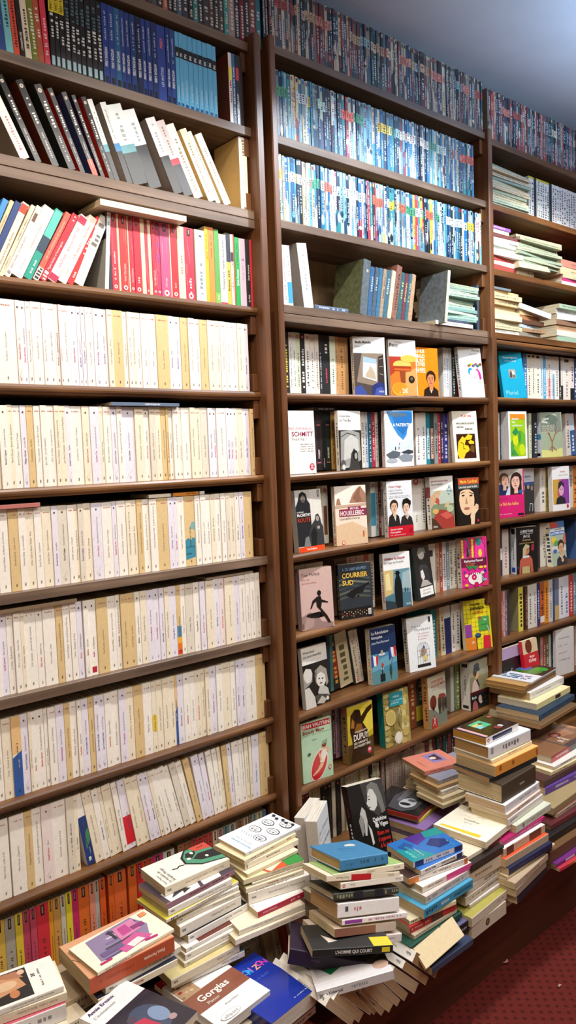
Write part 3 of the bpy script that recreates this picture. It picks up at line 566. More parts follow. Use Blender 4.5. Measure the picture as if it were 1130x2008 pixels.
srow('C', 'the shelf with the red paperbacks', 'paperbacks on the shelf with the red ones', 'mixed_paperback', 'paperback', lambda c: cname(c)+' paperback',
 [(0, .2389, "-230;-175 3c8cd0@25 ;-135 d8c49c@25.5 S:8c7c64:.1:.8;-75 24407c@26 t:d8dce8:La sieste assassinée:.1:.8;-10 f4e6cc@26 B:d03c28:.86:.98|t:4c4440:La comtesse et le manège d'hommes:.1:.7#La comtesse et le manège;30 e8d8b8@27 S:6c5c48:.5:.8:.3|t:6c5c48:LE GUERRIER DE LA:.1:.5;85 efe6d8@27.5 t:3a3430:Alfred Tonnelle   Les troubles adorés:.12:.6|b:6c4c3c:.78:.9|O:2c2c2c:.06:efe6d8#Les troubles adorés;190 f6efe2@28 t:7c7468:Livre tu par:.1:.3|t:7c7468:Un homme est une femme:.4:.5;265 1f9c88@28 B:2c4458:.38:.6|B:58c0b4:.6:.98|S:e0ecec:.08:.3:.3;320 e8604c@29 B:d8d4cc:.0:.18|S:2c2c2c:.02:.16:.7|S:f0a89c:.3:.9:.3;385 b82434@29.5 t:f0dcdc:Miguel Azulejo et l'extravagante:.16:.7|S:f0dcdc:.02:.1:.6|S:f0dcdc:.9:.97#L'extravagante;470 e4d4d4@30 B:b82c50:.01:.1|B:b82c50:.88:.98|S:c8a8ac:.15:.8:.35;550 f2e4d4@29 t:b07c6c:Eugène:.12:.16|S:c09c8c:.35:.6:.3|t:b07c6c:Ken Le Maître:.68:.25;605 e0282c@27.5 S:f8d8d4:.1:.16:.4|S:f8d8d4:.45:.7:.5|S:f8d8d4:.82:.95:.3;690 dcd6cc/c8c4b8@25 S:6c6860:.5:.85:.6;862 -;895 e6eef2/b4b4ac@5 S:4ca0b0:.7:.95:.4;930 3a3236 T:e8e4e4:HUGO:.45:.2:.55|S:b8b0b0:.68:.95:.3#Hugo;985 c42c3c S:f0d4d4:.15:.5:.25|W:2"+RD+";1003 f0dcb4 ;1070 c8302c t:f0d8d4:Victor Dal Juliana:.14:.45|W:9"+RD),
  (250, .2478, "25 c03038 W:6"+RD+";33 f0dcb4 ;70 b8283c t:f0d8d4:Chut Dal Juliana:.14:.35|W:2"+RD+";127 cc2438 S:e8b8b8:.12:.2:.3"+RD+";160 f0dcb4 ;185 c43444 W:4"+RD+";210 f0dcb4 ;243 cc2c40 t:f0d8d4:Une vieille bousille:.14:.4|W:3"+RD+";278 b43058 S:7c3c9c:.45:.7:.5|W:5"+RD+";355 c8507c t:f0d8d4:L'Étrange:.14:.3|W:3"+RD+";362 f0dcb4 ;415 c82830 t:f0d8d4:Soleil:.14:.25"+RD+";470 f2dcb8/e8cca0 S:9c7c5c:.35:.6:.3;545 cc2c44 V:a02030:.5:.52|S:f0d4d4:.1:.3:.25|W:6"+RD+";553 -;632 dce6e4/e8dcc0 S:7c8c90:.1:.5:.3|S:4c5c60:.9:.95:.4;662 e8b020/e8d4a0^.19 S:8c6c20:.55:.9:.3;705 f08c3c^.19 S:8c4c20:.6:.9:.3;745 5ca04c/e8dcb8^.188 B:7cb44c:.0:.15|S:e4ecd8:.03:.1;800 f0ece8 T:3c3434:Christophe André   Imparfaits, libres et heureux:.2:.72:.4|B:c83038:.0:.03#Imparfaits libres et heureux;833 d8b44c^.185 B:2c3440:.6:1|S:4c4028:.2:.5:.4;855 f4ecd4^.182 S:3c3830:.2:.6:.4|B:24304c:.62:.75;868 c85030^.185 ;905 1aa04c T:f0f4e8:Erich Fromm:.3:.25:.45|S:106c34:.6:.9:.3;953 e4cce0 T:5c4c8c:JL:.68:.05:.4|S:c4a8c0:.4:.6:.25;985 242428 T:d8d8d8:La Nuit:.08:.2:.4|T:d8d8d8:Faute de preuve:.4:.5:.4;1025 d02838 S:f0c8c8:.5:.7:.3|S:f0c8c8:.85:.95:.4")], y=0)
ORL = '|V2:2c1c14:.85:.985'
srow('J', 'the lowest row behind the piles', 'orange and red paperbacks behind the piles', 'school_paperback', 'paperback', lambda c: cname(c)+' paperback with black spine tag',
 [(0, .2478, ';'.join(['-60', '-10 d0a040 '+ORL]+['%d %s S:6c3c20:.12:.55:.25%s' % (x, c, ORL) for x, c in ((75, 'e0b850'), (155, 'b0a898'), (215, 'e4c83c'), (270, 'c04860'), (322, 'c44c64'), (418, 'd83440'), (452, 'e89c28'), (510, 'd09c50'), (550, 'd0c8b4'), (600, 'e4d430'), (650, 'c82c68'), (735, 'e06c28'), (780, 'e08c70'), (815, 'b8b4ac'), (862, 'dc5c24'))]+['885 -']+['%d %s S:8c3c18:.12:.6:.2%s' % (x, c, ORL) for x, c in ((930, 'dc6424'), (1025, 'e06830'))]+['1042 -', '1110 dc6828 '+ORL])),
  (250, .2743, ';'.join(['130 c82c34 '+ORL]+['%d %s %s' % (x, c, ORL) for x, c in ((170, 'd84c2c'), (205, 'd04030'), (278, 'c8387c'), (360, 'd8d4c8'))]+['385 -']+['%d %s %s' % (x, c, ORL) for x, c in ((420, 'a8784c'), (450, 'b86038'), (482, '986040'), (520, 'c03c34'), (560, 'c83838'), (595, 'cc4038'), (632, 'd04840'), (665, 'd8ccb4'), (705, 'c88c88'), (745, '5c94a0'), (795, 'a8b0a4'), (850, '9c6c48'), (885, 'b8a890'), (910, '7c6c5c'), (945, '88a49c'), (980, 'c8b890'), (1008, '4c7ca8'))]))], h=.178, y=.004)
# ------------------------------------------------------------------ middle and far cases
def head(cx, cy, s, skin, hair, long=0, face=0.0, dark='3a2a24', mouth='a05048', bob=True):
    """a drawn head: cx, cy centre of the face, s its height"""
    o = []
    if long: o.append(('p', [cx-.45*s, cy+.2*s, cx-.5*s, cy-long*s, cx+.5*s, cy-long*s, cx+.45*s, cy+.2*s], hair))
    o.append(('e', cx-face*.08*s, cy+.16*s, .46*s, .46*s, hair))
    o.append(('p', [cx-.13*s, cy-.3*s, cx+.13*s, cy-.3*s, cx+.17*s, cy-.75*s, cx-.17*s, cy-.75*s], skin))
    o.append(('e', cx+face*.06*s, cy-.02*s, .34*s, .47*s, skin))
    if bob: o.append(('p', [cx-.42*s, cy+.12*s, cx-.3*s, cy+.5*s, cx+.05*s, cy+.62*s, cx+.36*s, cy+.46*s, cx+.4*s, cy+.12*s, cx+.22*s, cy+.32*s, cx-.1*s, cy+.36*s], hair))
    for e in (-.14, .15):
        x = cx+(e+face*.1)*s
        o += [('e', x, cy+.04*s, .055*s, .026*s, dark), ('l', [x-.08*s, cy+.12*s, x+.08*s, cy+.13*s], .028*s, dark)]
    o += [('p', [cx+face*.12*s-.02*s, cy+.02*s, cx+face*.16*s-.05*s, cy-.14*s, cx+face*.16*s+.05*s, cy-.14*s], mouth), ('e', cx+face*.1*s, cy-.25*s, .1*s, .032*s, mouth)]
    return o
def figure(cx, y0, s, col):
    """a standing person seen small: feet at y0, s tall"""
    return [('e', cx, y0+.93*s, .06*s, .075*s, col), ('p', [cx-.13*s, y0+.82*s, cx+.13*s, y0+.82*s, cx+.15*s, y0+.45*s, cx+.1*s, y0, cx+.02*s, y0, cx, y0+.35*s, cx-.03*s, y0, cx-.1*s, y0, cx-.15*s, y0+.45*s], col)]
def T_(u, v, s, st, c, **k): return ('t', u, v, s, st, c, k)
CV = {}
CV['basile'] = [('r', 0, 0, 108, 128, '4c4440'), ('p', [8, 40, 30, 128, 108, 128, 108, 20, 60, 30], '8c7c6c'), ('p', [30, 55, 34, 118, 82, 110, 80, 42], 'dfe4ea'), ('p', [34, 118, 82, 110, 81, 96, 33, 100], '9cb8e0'), ('p', [40, 62, 60, 90, 74, 70, 78, 48, 42, 55], 'b8a890'), ('p', [84, 40, 88, 118, 108, 124, 108, 30], '3a3230'), ('l', [90, 110, 104, 114], 2, '9c9080'), ('l', [90, 88, 104, 88], 2, '9c9080'), ('l', [90, 66, 104, 62], 2, '9c9080'), ('p', [0, 0, 0, 24, 24, 30, 40, 10, 44, 0], '3c4c94'), ('p', [58, 0, 64, 30, 90, 42, 108, 30, 108, 0], '2a3470'), ('p', [70, 0, 76, 20, 96, 26, 108, 10, 108, 0], '44549c'), T_(7, 158, 7.4, 'Basile Mulciba', '3a4040', bold=True, fit=62), T_(7, 146, 6, 'Hors-saison', '7c98a4', fit=44), T_(86, 8, 7, 'folio', 'e8e8ec')]
CV['pouy'] = [('r', 0, 0, 110, 124, 'd8742c'), ('p', [0, 124, 0, 60, 40, 90, 70, 124], 'a83c2c'), ('p', [20, 0, 60, 70, 110, 90, 110, 0], 'e89c5c'), ('e', 52, 96, 38, 16, 'e8a040'), ('e', 52, 100, 36, 12, 'f0b860'), ('r', 16, 78, 88, 94, '9c3c1c'), ('r', 18, 80, 86, 86, 'c86030'), ('p', [40, 80, 64, 80, 62, 40, 44, 40], '8c4424'), ('e', 80, 118, 34, 12, 'f0b450'), ('e', 88, 52, 13, 12, '2c2420'), ('e', 88, 54, 6, 5, '6c5c50'), ('e', 38, 20, 34, 22, 'f0a438'), ('e', 38, 23, 30, 18, 'e88c28'), T_(46, 8, 15, '2€', 'f4ecd8', bold=True), T_(34, 8, 7, 'à', 'f4ecd8'), T_(3, 154, 13, 'Pouy', '2c2a2c'), T_(24, 168, 4, 'Jean-Bernard', '6c6460'), T_(4, 134, 6.5, 'La récréation grave', '9c8c84', fit=76)]
CV['rimbaud'] = [('r', 0, 0, 135, 160, 'f0871c')] + [T_(75, v, 12, s, 'f6ead4', bold=True, al='r', cond=.8, fit=70) for v, s in ((142, 'ARTHUR'), (126, 'RIMBAUD'), (112, 'LIONEL RAY'), (99, 'POÈTES D\'HIER'), (82, 'SEGHERS'))] + [('r', 8, 78, 76, 79.5, 'f6ead4'), ('p', [62, 0, 66, 22, 84, 32, 112, 32, 130, 20, 132, 0], '2c2018'), ('p', [90, 30, 98, 10, 108, 30], 'e8dccc')] + head(98, 56, 48, 'c88458', '34241c', face=-.2)
CV['willy'] = [T_(104, 164, 6, 'Willy Pasini', '3a3a3a', bold=True, al='r', fit=48), T_(104, 152, 5, 'Éloge de l\'intimité', '7c8088', al='r', fit=60)] + [('e', 44+i*7, 112+(i % 3)*3, 6, 5, c) for i, c in enumerate(('c83c28', '2c8c4c', 'e8c83c', '7c3c9c', '2c8c4c', 'c83c6c', '2c5c8c', '3c9c4c', '8c3c2c'))] + [('e', 49, 92, 11, 13, '1c94c4'), ('e', 54, 84, 9, 13, 'f4f0ea'), ('p', [70, 96, 84, 104, 96, 88, 100, 68, 90, 62, 88, 78, 78, 88], 'e0348c'), ('e', 76, 82, 9, 14, 'f6f2ec'), ('l', [56, 82, 62, 78, 58, 70, 46, 66], .8, '5c6c7c'), ('l', [72, 80, 66, 76, 70, 66, 84, 60], .8, '8c5c6c'), ('e', 84, 56, 3, 2, '58b8d8'), ('e', 92, 54, 3, 2, 'e8d84c'), ('s', 52, 20, 14, 2, 'b0b4b8'), ('s', 52, 15, 14, 2, 'b0b4b8')]
CV['schmitt'] = [T_(106, 124, 7.5, 'ÉRIC-EMMANUEL', 'b43c6c', al='r', fit=90, sp=.6), T_(106, 106, 13, 'SCHMITT', '8c1c50', al='r', bold=True, fit=92), T_(84, 94, 6.5, 'THÉÂTRE *', '3a3436', al='r', sp=1)] + [('s', 60, 82-i*6.5, 44, 3, '8c8486') for i in range(4)] + [('e', 97, 19, 8.5, 10, 'c8243c'), ('e', 97, 22, 5, 4, 'e8b0b8'), ('e', 97, 15, 6, 3, 'e8b0b8')]
CV['bobin'] = [('r', 0, 0, 108, 120, '2a2a2a'), ('p', [4, 4, 10, 116, 60, 120, 100, 112, 104, 30, 60, 10], '9c9c98'), ('p', [20, 30, 26, 90, 60, 108, 92, 92, 96, 60, 70, 40], 'c8c8c2'), ('p', [44, 0, 56, 50, 70, 66, 84, 52, 96, 0], '3c3c3a'), ('e', 76, 44, 12, 16, '1c1c1c'), ('e', 78, 42, 7, 10, 'a4a4a0'), ('e', 16, 18, 12, 14, '5a5a56'), ('e', 18, 10, 8, 8, 'd8d8d0'), ('l', [10, 100, 40, 112, 80, 104], 2, '4c4c4a'), T_(5, 160, 6, 'Christian Bobin', '3a3634', fit=60), T_(5, 146, 8.5, 'Le Très Bas', '4a4644', fit=66), T_(22, 8, 7, 'folio', 'f0f0ec')]
CV['patiente'] = [('r', 0, 0, 110, 178, 'f2f5f6'), ('p', [8, 176, 30, 130, 52, 100, 72, 84, 86, 100, 92, 130, 110, 140, 110, 178], '3c8cd0'), ('p', [30, 160, 50, 120, 72, 100, 90, 120, 110, 150, 110, 172, 60, 176], '2a74bc'), ('p', [0, 120, 30, 70, 110, 90, 110, 60, 0, 50], 'd4e2ec'), ('p', [10, 170, 40, 174, 90, 168, 84, 160, 30, 158], '5c7488'), T_(26, 128, 10, 'LA PATIENTE', 'f4f8fa', bold=True, fit=74), ('p', [2, 40, 30, 52, 60, 46, 54, 30, 20, 24], '5c6670'), ('p', [62, 46, 90, 54, 110, 50, 110, 42, 80, 38], '3a4450'), ('p', [48, 32, 80, 42, 110, 34, 104, 16, 66, 16], '8c96a0'), ('e', 26, 20, 22, 7, 'b0b8c0')] + figure(40, 52, 13, '1c1c20') + figure(54, 56, 9, '4c3030') + figure(56, 70, 7, '2a2a2c')
CV['platon'] = [('r', 0, 0, 108, 178, 'f4ecd8'), ('r', 12, 12, 98, 98, '3c1c14'), ('p', [12, 30, 20, 70, 40, 90, 56, 80, 48, 60, 64, 56, 70, 40, 50, 30, 40, 12, 20, 12], 'ecc828'), ('p', [50, 84, 66, 96, 86, 92, 80, 78, 60, 76], 'ecc828'), ('p', [66, 40, 80, 60, 92, 52, 88, 30], '6c4c20'), ('l', [30, 70, 44, 62, 40, 48, 52, 44], 2, '3c1c14'), ('p', [64, 70, 76, 76, 92, 70, 90, 62, 70, 62], 'ecc828'), T_(64, 157, 8, 'PLATON', 'd03438', al='c', bold=True, fit=48, sp=.5), T_(16, 132, 6, 'APOLOGIE DE SOCRATE', '24201c', bold=True, fit=82), T_(16, 119, 6, 'CRITON', '24201c', bold=True), T_(54, 112, 6, 'PHÉDON', '24201c', bold=True)]
CV['route'] = [('r', 0, 0, 108, 178, 'cfcac2'), ('r', 60, 90, 108, 178, 'dcd8d0'), ('p', [0, 16, 0, 130, 10, 146, 18, 168, 32, 174, 46, 166, 50, 148, 60, 136, 60, 60, 54, 16], '26282c'), ('e', 32, 154, 9, 12, '8c8480'), ('p', [24, 158, 32, 164, 40, 158, 40, 166, 32, 170, 24, 166], '1c1c20'), ('e', 32, 148, 7, 5, '5c5450'), ('p', [40, 14, 50, 60, 62, 78, 74, 88, 80, 104, 90, 106, 98, 94, 100, 80, 108, 66, 108, 14], '38393c'), ('e', 86, 92, 7, 8, '9c948c'), ('p', [54, 50, 70, 70, 80, 50, 74, 14, 56, 14], '1e1f22'), ('e', 88, 66, 6, 5, 'a8a098'), ('p', [22, 14, 30, 40, 44, 44, 50, 14], '7c7c7c'), ('r', 0, 0, 108, 14, 'e84c20'), T_(54, 4, 6, 'Prix Pulitzer', 'f8ece4', al='c', bold=True), T_(2, 112, 5, 'CORMAC', 'e8e4e0'), T_(2, 102, 8.5, 'McCARTHY', 'f0ece8', bold=True, fit=56), T_(2, 86, 12, 'ROUTE', 'd8482c', fit=54), ('r', 93, 156, 100, 175, '24262a'), ('r', 95, 158, 98, 173, 'dcd8d0')]
CV['houelle'] = [('r', 0, 0, 125, 190, 'eddcc8'), ('r', 0, 120, 125, 190, 'f2e8dc'), ('p', [52, 126, 66, 152, 84, 170, 96, 176, 108, 160, 125, 140, 125, 124], 'a87c64'), ('p', [66, 140, 84, 164, 96, 174, 92, 150, 100, 130, 80, 126], '8c6450'), ('p', [4, 122, 8, 140, 16, 142, 22, 122], 'a87c64'), ('p', [0, 120, 125, 124, 125, 116, 0, 112], 'c8a890'), ('p', [0, 60, 60, 70, 125, 40, 125, 0, 0, 0], 'e0c09c'), ('r', 14, 86, 120, 108, '8c2c4c'), ('r', 46, 104, 94, 115, '8c2c4c'), T_(70, 106, 7, 'MICHEL', 'f0dce0', al='c', bold=True), T_(67, 89, 14, 'HOUELLEBECQ', 'f4e4e8', al='c', bold=True, fit=100), T_(14, 77, 6.5, 'La possibilité d\'une île', '4c3c38', fit=74), ('e', 100, 28, 4, 8, 'd07c40'), ('e', 100, 36, 2.4, 3, '8c5c40'), ('e', 24, 8, 6, 6, 'c83040'), ('e', 24, 8, 4, 4, 'eddcc8')]
CV['hugo'] = [('r', 0, 34, 110, 178, 'e4e8ec'), T_(8, 157, 8, 'Victor Hugo', 'a82838', bold=True, fit=62), T_(8, 146, 6.5, 'Claire, Corinne', '4c4c50', fit=70), T_(8, 137, 6.5, 'à Juliette Drouet', '4c4c50', fit=66), ('s', 8, 129, 94, 2.6, '7c7c80'), ('s', 8, 124, 90, 2.6, '7c7c80'), ('p', [0, 34, 6, 66, 26, 80, 48, 66, 54, 34], '2a2624'), ('p', [22, 78, 32, 50, 38, 76], 'ece4dc'), ('p', [52, 34, 60, 62, 84, 72, 104, 58, 110, 34], '322c2c'), ('p', [72, 70, 84, 52, 94, 66], 'd8ccc0'), ('r', 0, 0, 110, 34, 'c81c30'), T_(8, 22, 6, 'Carnets secrets', 'f4dcdc', bold=True, fit=66), T_(8, 13, 6, 'd\'une passion', 'f4dcdc', bold=True, fit=60), ('s', 8, 5, 66, 3, 'e8b0b0'), ('e', 98, 17, 8, 8, 'a81428')] + head(28, 96, 38, 'e0b898', '3c2c20', bob=True) + head(80, 92, 36, 'e8c4a8', '1c1816', face=-.2) + [('p', [62, 102, 66, 118, 84, 122, 100, 112, 100, 98, 82, 110], '1c1816')]
CV['ispahan'] = [('r', 0, 0, 108, 130, '7c8c6c'), ('r', 0, 84, 108, 130, 'b8c4b4'), ('p', [0, 70, 40, 110, 50, 130, 30, 130, 0, 110], 'c8a47c'), ('p', [20, 90, 28, 108, 40, 100, 40, 80], 'b8503c'), ('e', 30, 112, 5, 6, 'd8b090'), ('p', [10, 40, 40, 66, 80, 60, 104, 40, 108, 0, 30, 0], 'a03c34'), ('p', [40, 48, 76, 58, 100, 40, 70, 30], 'c85c50'), ('p', [0, 0, 0, 40, 20, 30, 40, 8, 50, 0], '4c3424'), ('e', 20, 60, 14, 9, 'd0a860'), ('e', 88, 66, 16, 12, 'b0bc98'), ('p', [60, 70, 80, 74, 90, 90, 70, 88], 'c8b48c')] + [T_(5, 160, 6.5, 'Jean-Christophe Rufin', 'a83c4c', fit=98), T_(5, 149, 6.5, 'Sauver Ispahan', '4c4848', fit=64)] + [('e', 82+a, 132+b, 5, 5, '3c8c9c') for a, b in ((0, 0), (8, 10), (14, -2), (4, -12))] + [('e', 82+a, 132+b, 3, 3, 'f4efe6') for a, b in ((0, 0), (8, 10), (14, -2), (4, -12))] + [T_(5, 5, 8, 'folio', 'f4f0e8')]
CV['cardinal'] = [('r', 0, 0, 110, 165, '1e1a18'), ('e', 44, 88, 40, 54, 'ecc8a0'), ('p', [4, 116, 10, 140, 110, 146, 110, 90, 84, 110, 60, 124, 34, 126], '241c18'), ('p', [84, 120, 110, 130, 110, 66, 92, 70], '241c18'), ('l', [14, 112, 34, 116], 2.4, '2c2018'), ('l', [56, 114, 78, 108], 2.4, '2c2018'), ('e', 25, 104, 8, 3, '2c2018'), ('e', 66, 102, 8, 3, '2c2018'), ('p', [40, 100, 34, 76, 48, 74], 'b88c68'), ('e', 42, 58, 15, 4.5, 'b0685c'), ('p', [60, 0, 58, 30, 70, 56, 92, 72, 104, 66, 102, 50, 84, 36, 78, 0], 'f0d0a8'), ('l', [84, 66, 104, 62], 2, 'c89c74'), ('l', [84, 58, 104, 54], 2, 'c89c74'), ('p', [0, 0, 0, 50, 30, 34, 60, 20, 60, 0], '1c1614'), ('r', 0, 142, 110, 164, 'c05030'), T_(100, 147, 11, 'Marie Cardinal', 'f4c84c', al='r', bold=True, fit=92), ('r', 0, 126, 110, 142, '4c5450'), T_(100, 130, 8, 'Les mots pour le dire', 'ece8e0', al='r', bold=True, fit=98), ('e', 98, 12, 5, 5, 'c8283c')]
CV['mcnab'] = [('r', 0, 0, 108, 178, 'd4b4ac'), ('p', [0, 0, 0, 40, 30, 52, 54, 40, 70, 20, 108, 14, 108, 0], '9c807c'), ('p', [8, 0, 14, 34, 30, 44, 44, 36, 40, 10], 'b4988f'), T_(6, 156, 9, 'Tom McNab', '2a2426', fit=72), T_(6, 144, 6, 'Plus vite', 'b8706c', fit=40), T_(6, 134, 6, 'que son ombre', 'b8706c', fit=60), ('e', 64, 104, 7, 8, '1c1618'), ('p', [56, 94, 68, 96, 72, 84, 92, 76, 94, 72, 72, 76, 68, 60, 88, 36, 98, 18, 100, 12, 90, 14, 78, 34, 62, 50, 54, 40, 34, 42, 20, 46, 16, 40, 34, 34, 58, 32, 66, 52, 54, 64, 52, 80, 44, 76, 36, 62, 30, 60, 40, 84], '1c1618'), T_(6, 6, 6, 'folio', '3a3032', rot=90)]
CV['courrier'] = [('r', 0, 0, 110, 165, '2c343c')] + [('p', [0, 60+i*14, 40, 68+i*15, 110, 60+i*14, 110, 66+i*14, 50, 76+i*14, 0, 66+i*14], c) for i, c in enumerate(('4c5448', '5c6458', '3c4850', '6c7468', '4c585c'))] + [('p', [0, 0, 0, 30, 110, 34, 110, 0], '1a1a1c'), ('p', [22, 72, 40, 86, 84, 100, 108, 108, 106, 100, 90, 92, 84, 78, 60, 74, 54, 66, 40, 66], '16181c'), ('e', 46, 66, 3.5, 3.5, '0c0c0e'), ('e', 66, 68, 3.5, 3.5, '0c0c0e'), ('l', [50, 74, 48, 88], 1.2, '16181c'), ('l', [78, 76, 92, 98], 1.2, '16181c')] + [('e', 6+i*7.7 % 100, 8+(i*5) % 18, 1.6, 1.3, c) for i, c in enumerate(['e8c050', 'd84c30', 'e8e0c0']*9)] + [T_(12, 148, 9, 'A. DE SAINT-EXUPÉRY', '6c8ca8', bold=True, fit=86, cond=.8), T_(10, 126, 15, 'COURRIER', 'ecc04c', bold=True, fit=90), T_(10, 104, 15, 'SUD', 'ecc04c', bold=True), ('r', 96, 8, 107, 26, 'd8d4c8'), ('s', 97, 18, 9, 3, '2c2c2c'), ('s', 97, 12, 9, 3, '2c2c2c')]
CV['empoli'] = [('r', 0, 0, 108, 124, '6c94a4'), ('p', [0, 124, 0, 40, 34, 50, 40, 124], 'd0b878'), ('p', [6, 60, 6, 110, 22, 116, 28, 60], 'e8d8a0'), ('p', [0, 40, 60, 50, 108, 44, 108, 0, 0, 0], '4c7484'), ('p', [70, 60, 76, 110, 108, 118, 108, 58], 'a0b8bc'), ('p', [40, 0, 40, 60, 44, 90, 50, 104, 62, 104, 68, 90, 72, 60, 70, 0], '14181c'), ('e', 56, 108, 7, 8, '1c1a1a'), ('r', 44, 110, 68, 113, '101214'), ('r', 49, 112, 63, 119, '101214'), ('p', [0, 0, 0, 30, 40, 20, 46, 0], '2c3c44')] + figure(84, 48, 16, '2c3c44') + figure(94, 48, 14, '34444c') + [T_(5, 157, 8, 'Giuliano da Empoli', 'a83c4c', bold=True, fit=96), T_(5, 145, 7, 'Le mage du Kremlin', '4c4c50', fit=88), T_(84, 6, 8, 'folio', 'e8f0f4')]
CV['jules'] = [('r', 0, 0, 108, 178, '141416'), ('r', 4, 4, 104, 174, '1c1c20'), ('p', [20, 60, 30, 110, 54, 130, 86, 110, 90, 60], '2c2c30'), ('e', 52, 150, 20, 16, 'd0ccc4'), ('p', [24, 150, 40, 174, 76, 172, 84, 150, 64, 160], '88847c'), ('p', [26, 96, 60, 108, 84, 100, 78, 116, 40, 118], '3c3c40'), ('p', [34, 96, 50, 100, 58, 74, 44, 62, 34, 76], 'e4e0d8'), ('p', [22, 44, 40, 66, 70, 62, 96, 44], 'b4b0a8'), ('r', 14, 10, 100, 40, 'ecece6'), ('r', 16, 12, 98, 38, 'f6f6f2'), T_(57, 28, 5, 'JULIEN DUVIVIER', '4c4c4c', al='c', fit=66), T_(57, 17, 6.5, 'El Río del Mar', '2c2c2c', al='c', fit=62)]
CV['pancol'] = [('r', 0, 0, 110, 178, 'dc2c8c'), ('p', [0, 104, 0, 178, 110, 178, 110, 104], 'c42c60')] + [('e', 22, 140, 20, 40, '3c6c64'), ('e', 22, 138, 14, 34, 'dc2c8c')] + [('e', 8+a, 112+i*11, 5, 6, 'ecd03c') for i in range(6) for a in (0, 44)] + [('p', [58, 104, 66, 160, 84, 172, 104, 164, 110, 130, 106, 104], 'e83c9c'), ('p', [66, 176, 70, 150, 86, 146, 92, 160, 84, 176], '2c7c74'), ('e', 84, 120, 8, 14, 'ecd03c'), ('l', [106, 104, 104, 150, 90, 174], 3, '3c3c6c'), ('p', [24, 112, 30, 150, 36, 112], '1c3c34'), ('r', 0, 76, 110, 104, '6c1c3c'), T_(12, 91, 8.5, 'Katherine Pancol', 'f4ecf0', bold=True, fit=90), T_(18, 84, 4.6, 'Les Yeux jaunes', 'e8a04c', fit=70), T_(18, 78, 4.6, 'des crocodiles', 'e8a04c', fit=64), ('p', [20, 76, 34, 62, 48, 72, 60, 60, 70, 76], '2c8c4c'), ('e', 84, 70, 9, 5, 'ecc83c'), ('e', 102, 70, 6, 5, 'ecc83c'), ('e', 60, 30, 34, 22, 'ece8e4'), ('e', 52, 36, 11, 11, 'c41c5c'), ('e', 60, 10, 10, 9, 'c41c5c'), ('e', 52, 36, 3, 3, 'f0e0e8')] + [('l', [34+i*8, 46, 30+i*9, 52], 2.4, '1c1c1c') for i in range(7)] + [('l', [84, 38-i*6, 96, 42-i*6], 2.4, '1c1c1c') for i in range(5)] + [('e', 12, 58, 5, 4, '6c3c9c'), ('e', 100, 56, 6, 5, '3c2c8c'), ('e', 18, 44, 7, 6, 'ecd8b8'), ('e', 88, 50, 8, 5, 'dcd0c0'), ('e', 8, 30, 4, 5, 'e8408c'), ('p', [84, 8, 92, 18, 108, 16, 108, 4, 90, 2], 'd83c50'), ('e', 16, 10, 8, 5, 'd8c03c'), ('e', 96, 24, 10, 4, '8cb0b8')]
CV['interdits'] = [('r', 0, 0, 108, 128, '24221f'), ('p', [0, 60, 0, 128, 16, 128, 40, 100, 36, 76, 18, 66], '9c9890'), ('e', 20, 98, 18, 24, 'd8d4ca'), ('p', [0, 128, 0, 104, 14, 118, 36, 112, 40, 128], '1c1a18'), ('e', 74, 78, 22, 26, 'dcd8ce'), ('p', [48, 70, 50, 104, 76, 116, 100, 100, 104, 60, 94, 50, 92, 84, 76, 96, 60, 92], 'a09a8e'), ('p', [52, 60, 46, 90, 60, 110, 54, 84], '6c685f'), ('p', [56, 40, 66, 56, 84, 54, 100, 42, 104, 20, 60, 22], 'c4c0b6'), ('e', 66, 78, 4, 2, '24221f'), ('e', 80, 76, 4, 2, '24221f'), ('e', 72, 64, 6, 2, '5c5850'), ('p', [0, 0, 0, 60, 20, 62, 40, 30, 44, 0], 'cfcbc0'), ('p', [40, 30, 60, 34, 100, 24, 104, 8, 50, 6], '4c4942'), ('p', [46, 8, 70, 26, 90, 12, 76, 2], 'b8b4a8'), ('e', 94, 14, 5, 6, 'e4e0d6'), T_(5, 160, 6.5, 'William Boyd', '3a3634', fit=56), T_(5, 148, 8, 'Les jeux interdits', '4c4844', fit=84)]
CV['revol'] = [('r', 0, 0, 110, 178, '1f3358'), ('r', 0, 0, 110, 96, '4c8ca8'), ('p', [0, 70, 110, 92, 110, 60, 0, 40], '6ca4b8'), ('p', [0, 0, 110, 0, 110, 30, 0, 40], '5c8c94'), T_(6, 158, 9.5, 'La Révolution', 'eef2f6', bold=True, fit=84), T_(6, 144, 9.5, 'française', 'eef2f6', bold=True, fit=58), T_(6, 128, 7.5, 'Jean-Paul Bertaud', 'dce4ec', fit=90), ('p', [0, 90, 8, 94, 10, 60, 0, 54], '2c4c9c'), ('p', [8, 94, 20, 88, 20, 58, 10, 60], 'eceef0'), ('p', [20, 88, 30, 92, 28, 66, 20, 58], 'c83038'), ('p', [74, 100, 84, 108, 88, 76, 76, 66], '2c4c9c'), ('p', [84, 108, 96, 106, 100, 74, 88, 76], 'eceef0'), ('p', [96, 106, 106, 112, 108, 80, 100, 74], 'c83038'), ('l', [106, 112, 78, 40], 1.2, '3c2c20'), ('e', 46, 92, 14, 4, 'e0e4e8'), ('e', 46, 98, 5, 8, 'b0a48c'), ('e', 46, 58, 5, 6, 'c04038'), ('r', 34, 6, 54, 30, '1c2430'), ('e', 44, 46, 5, 5, 'd8dce0'), ('r', 42, 30, 46, 52, '283038'), ('e', 44, 46, 3, 3, '4c6c78'), ('e', 80, 36, 5, 18, '2c4c44'), ('r', 79, 8, 81, 30, '2c3c30')]
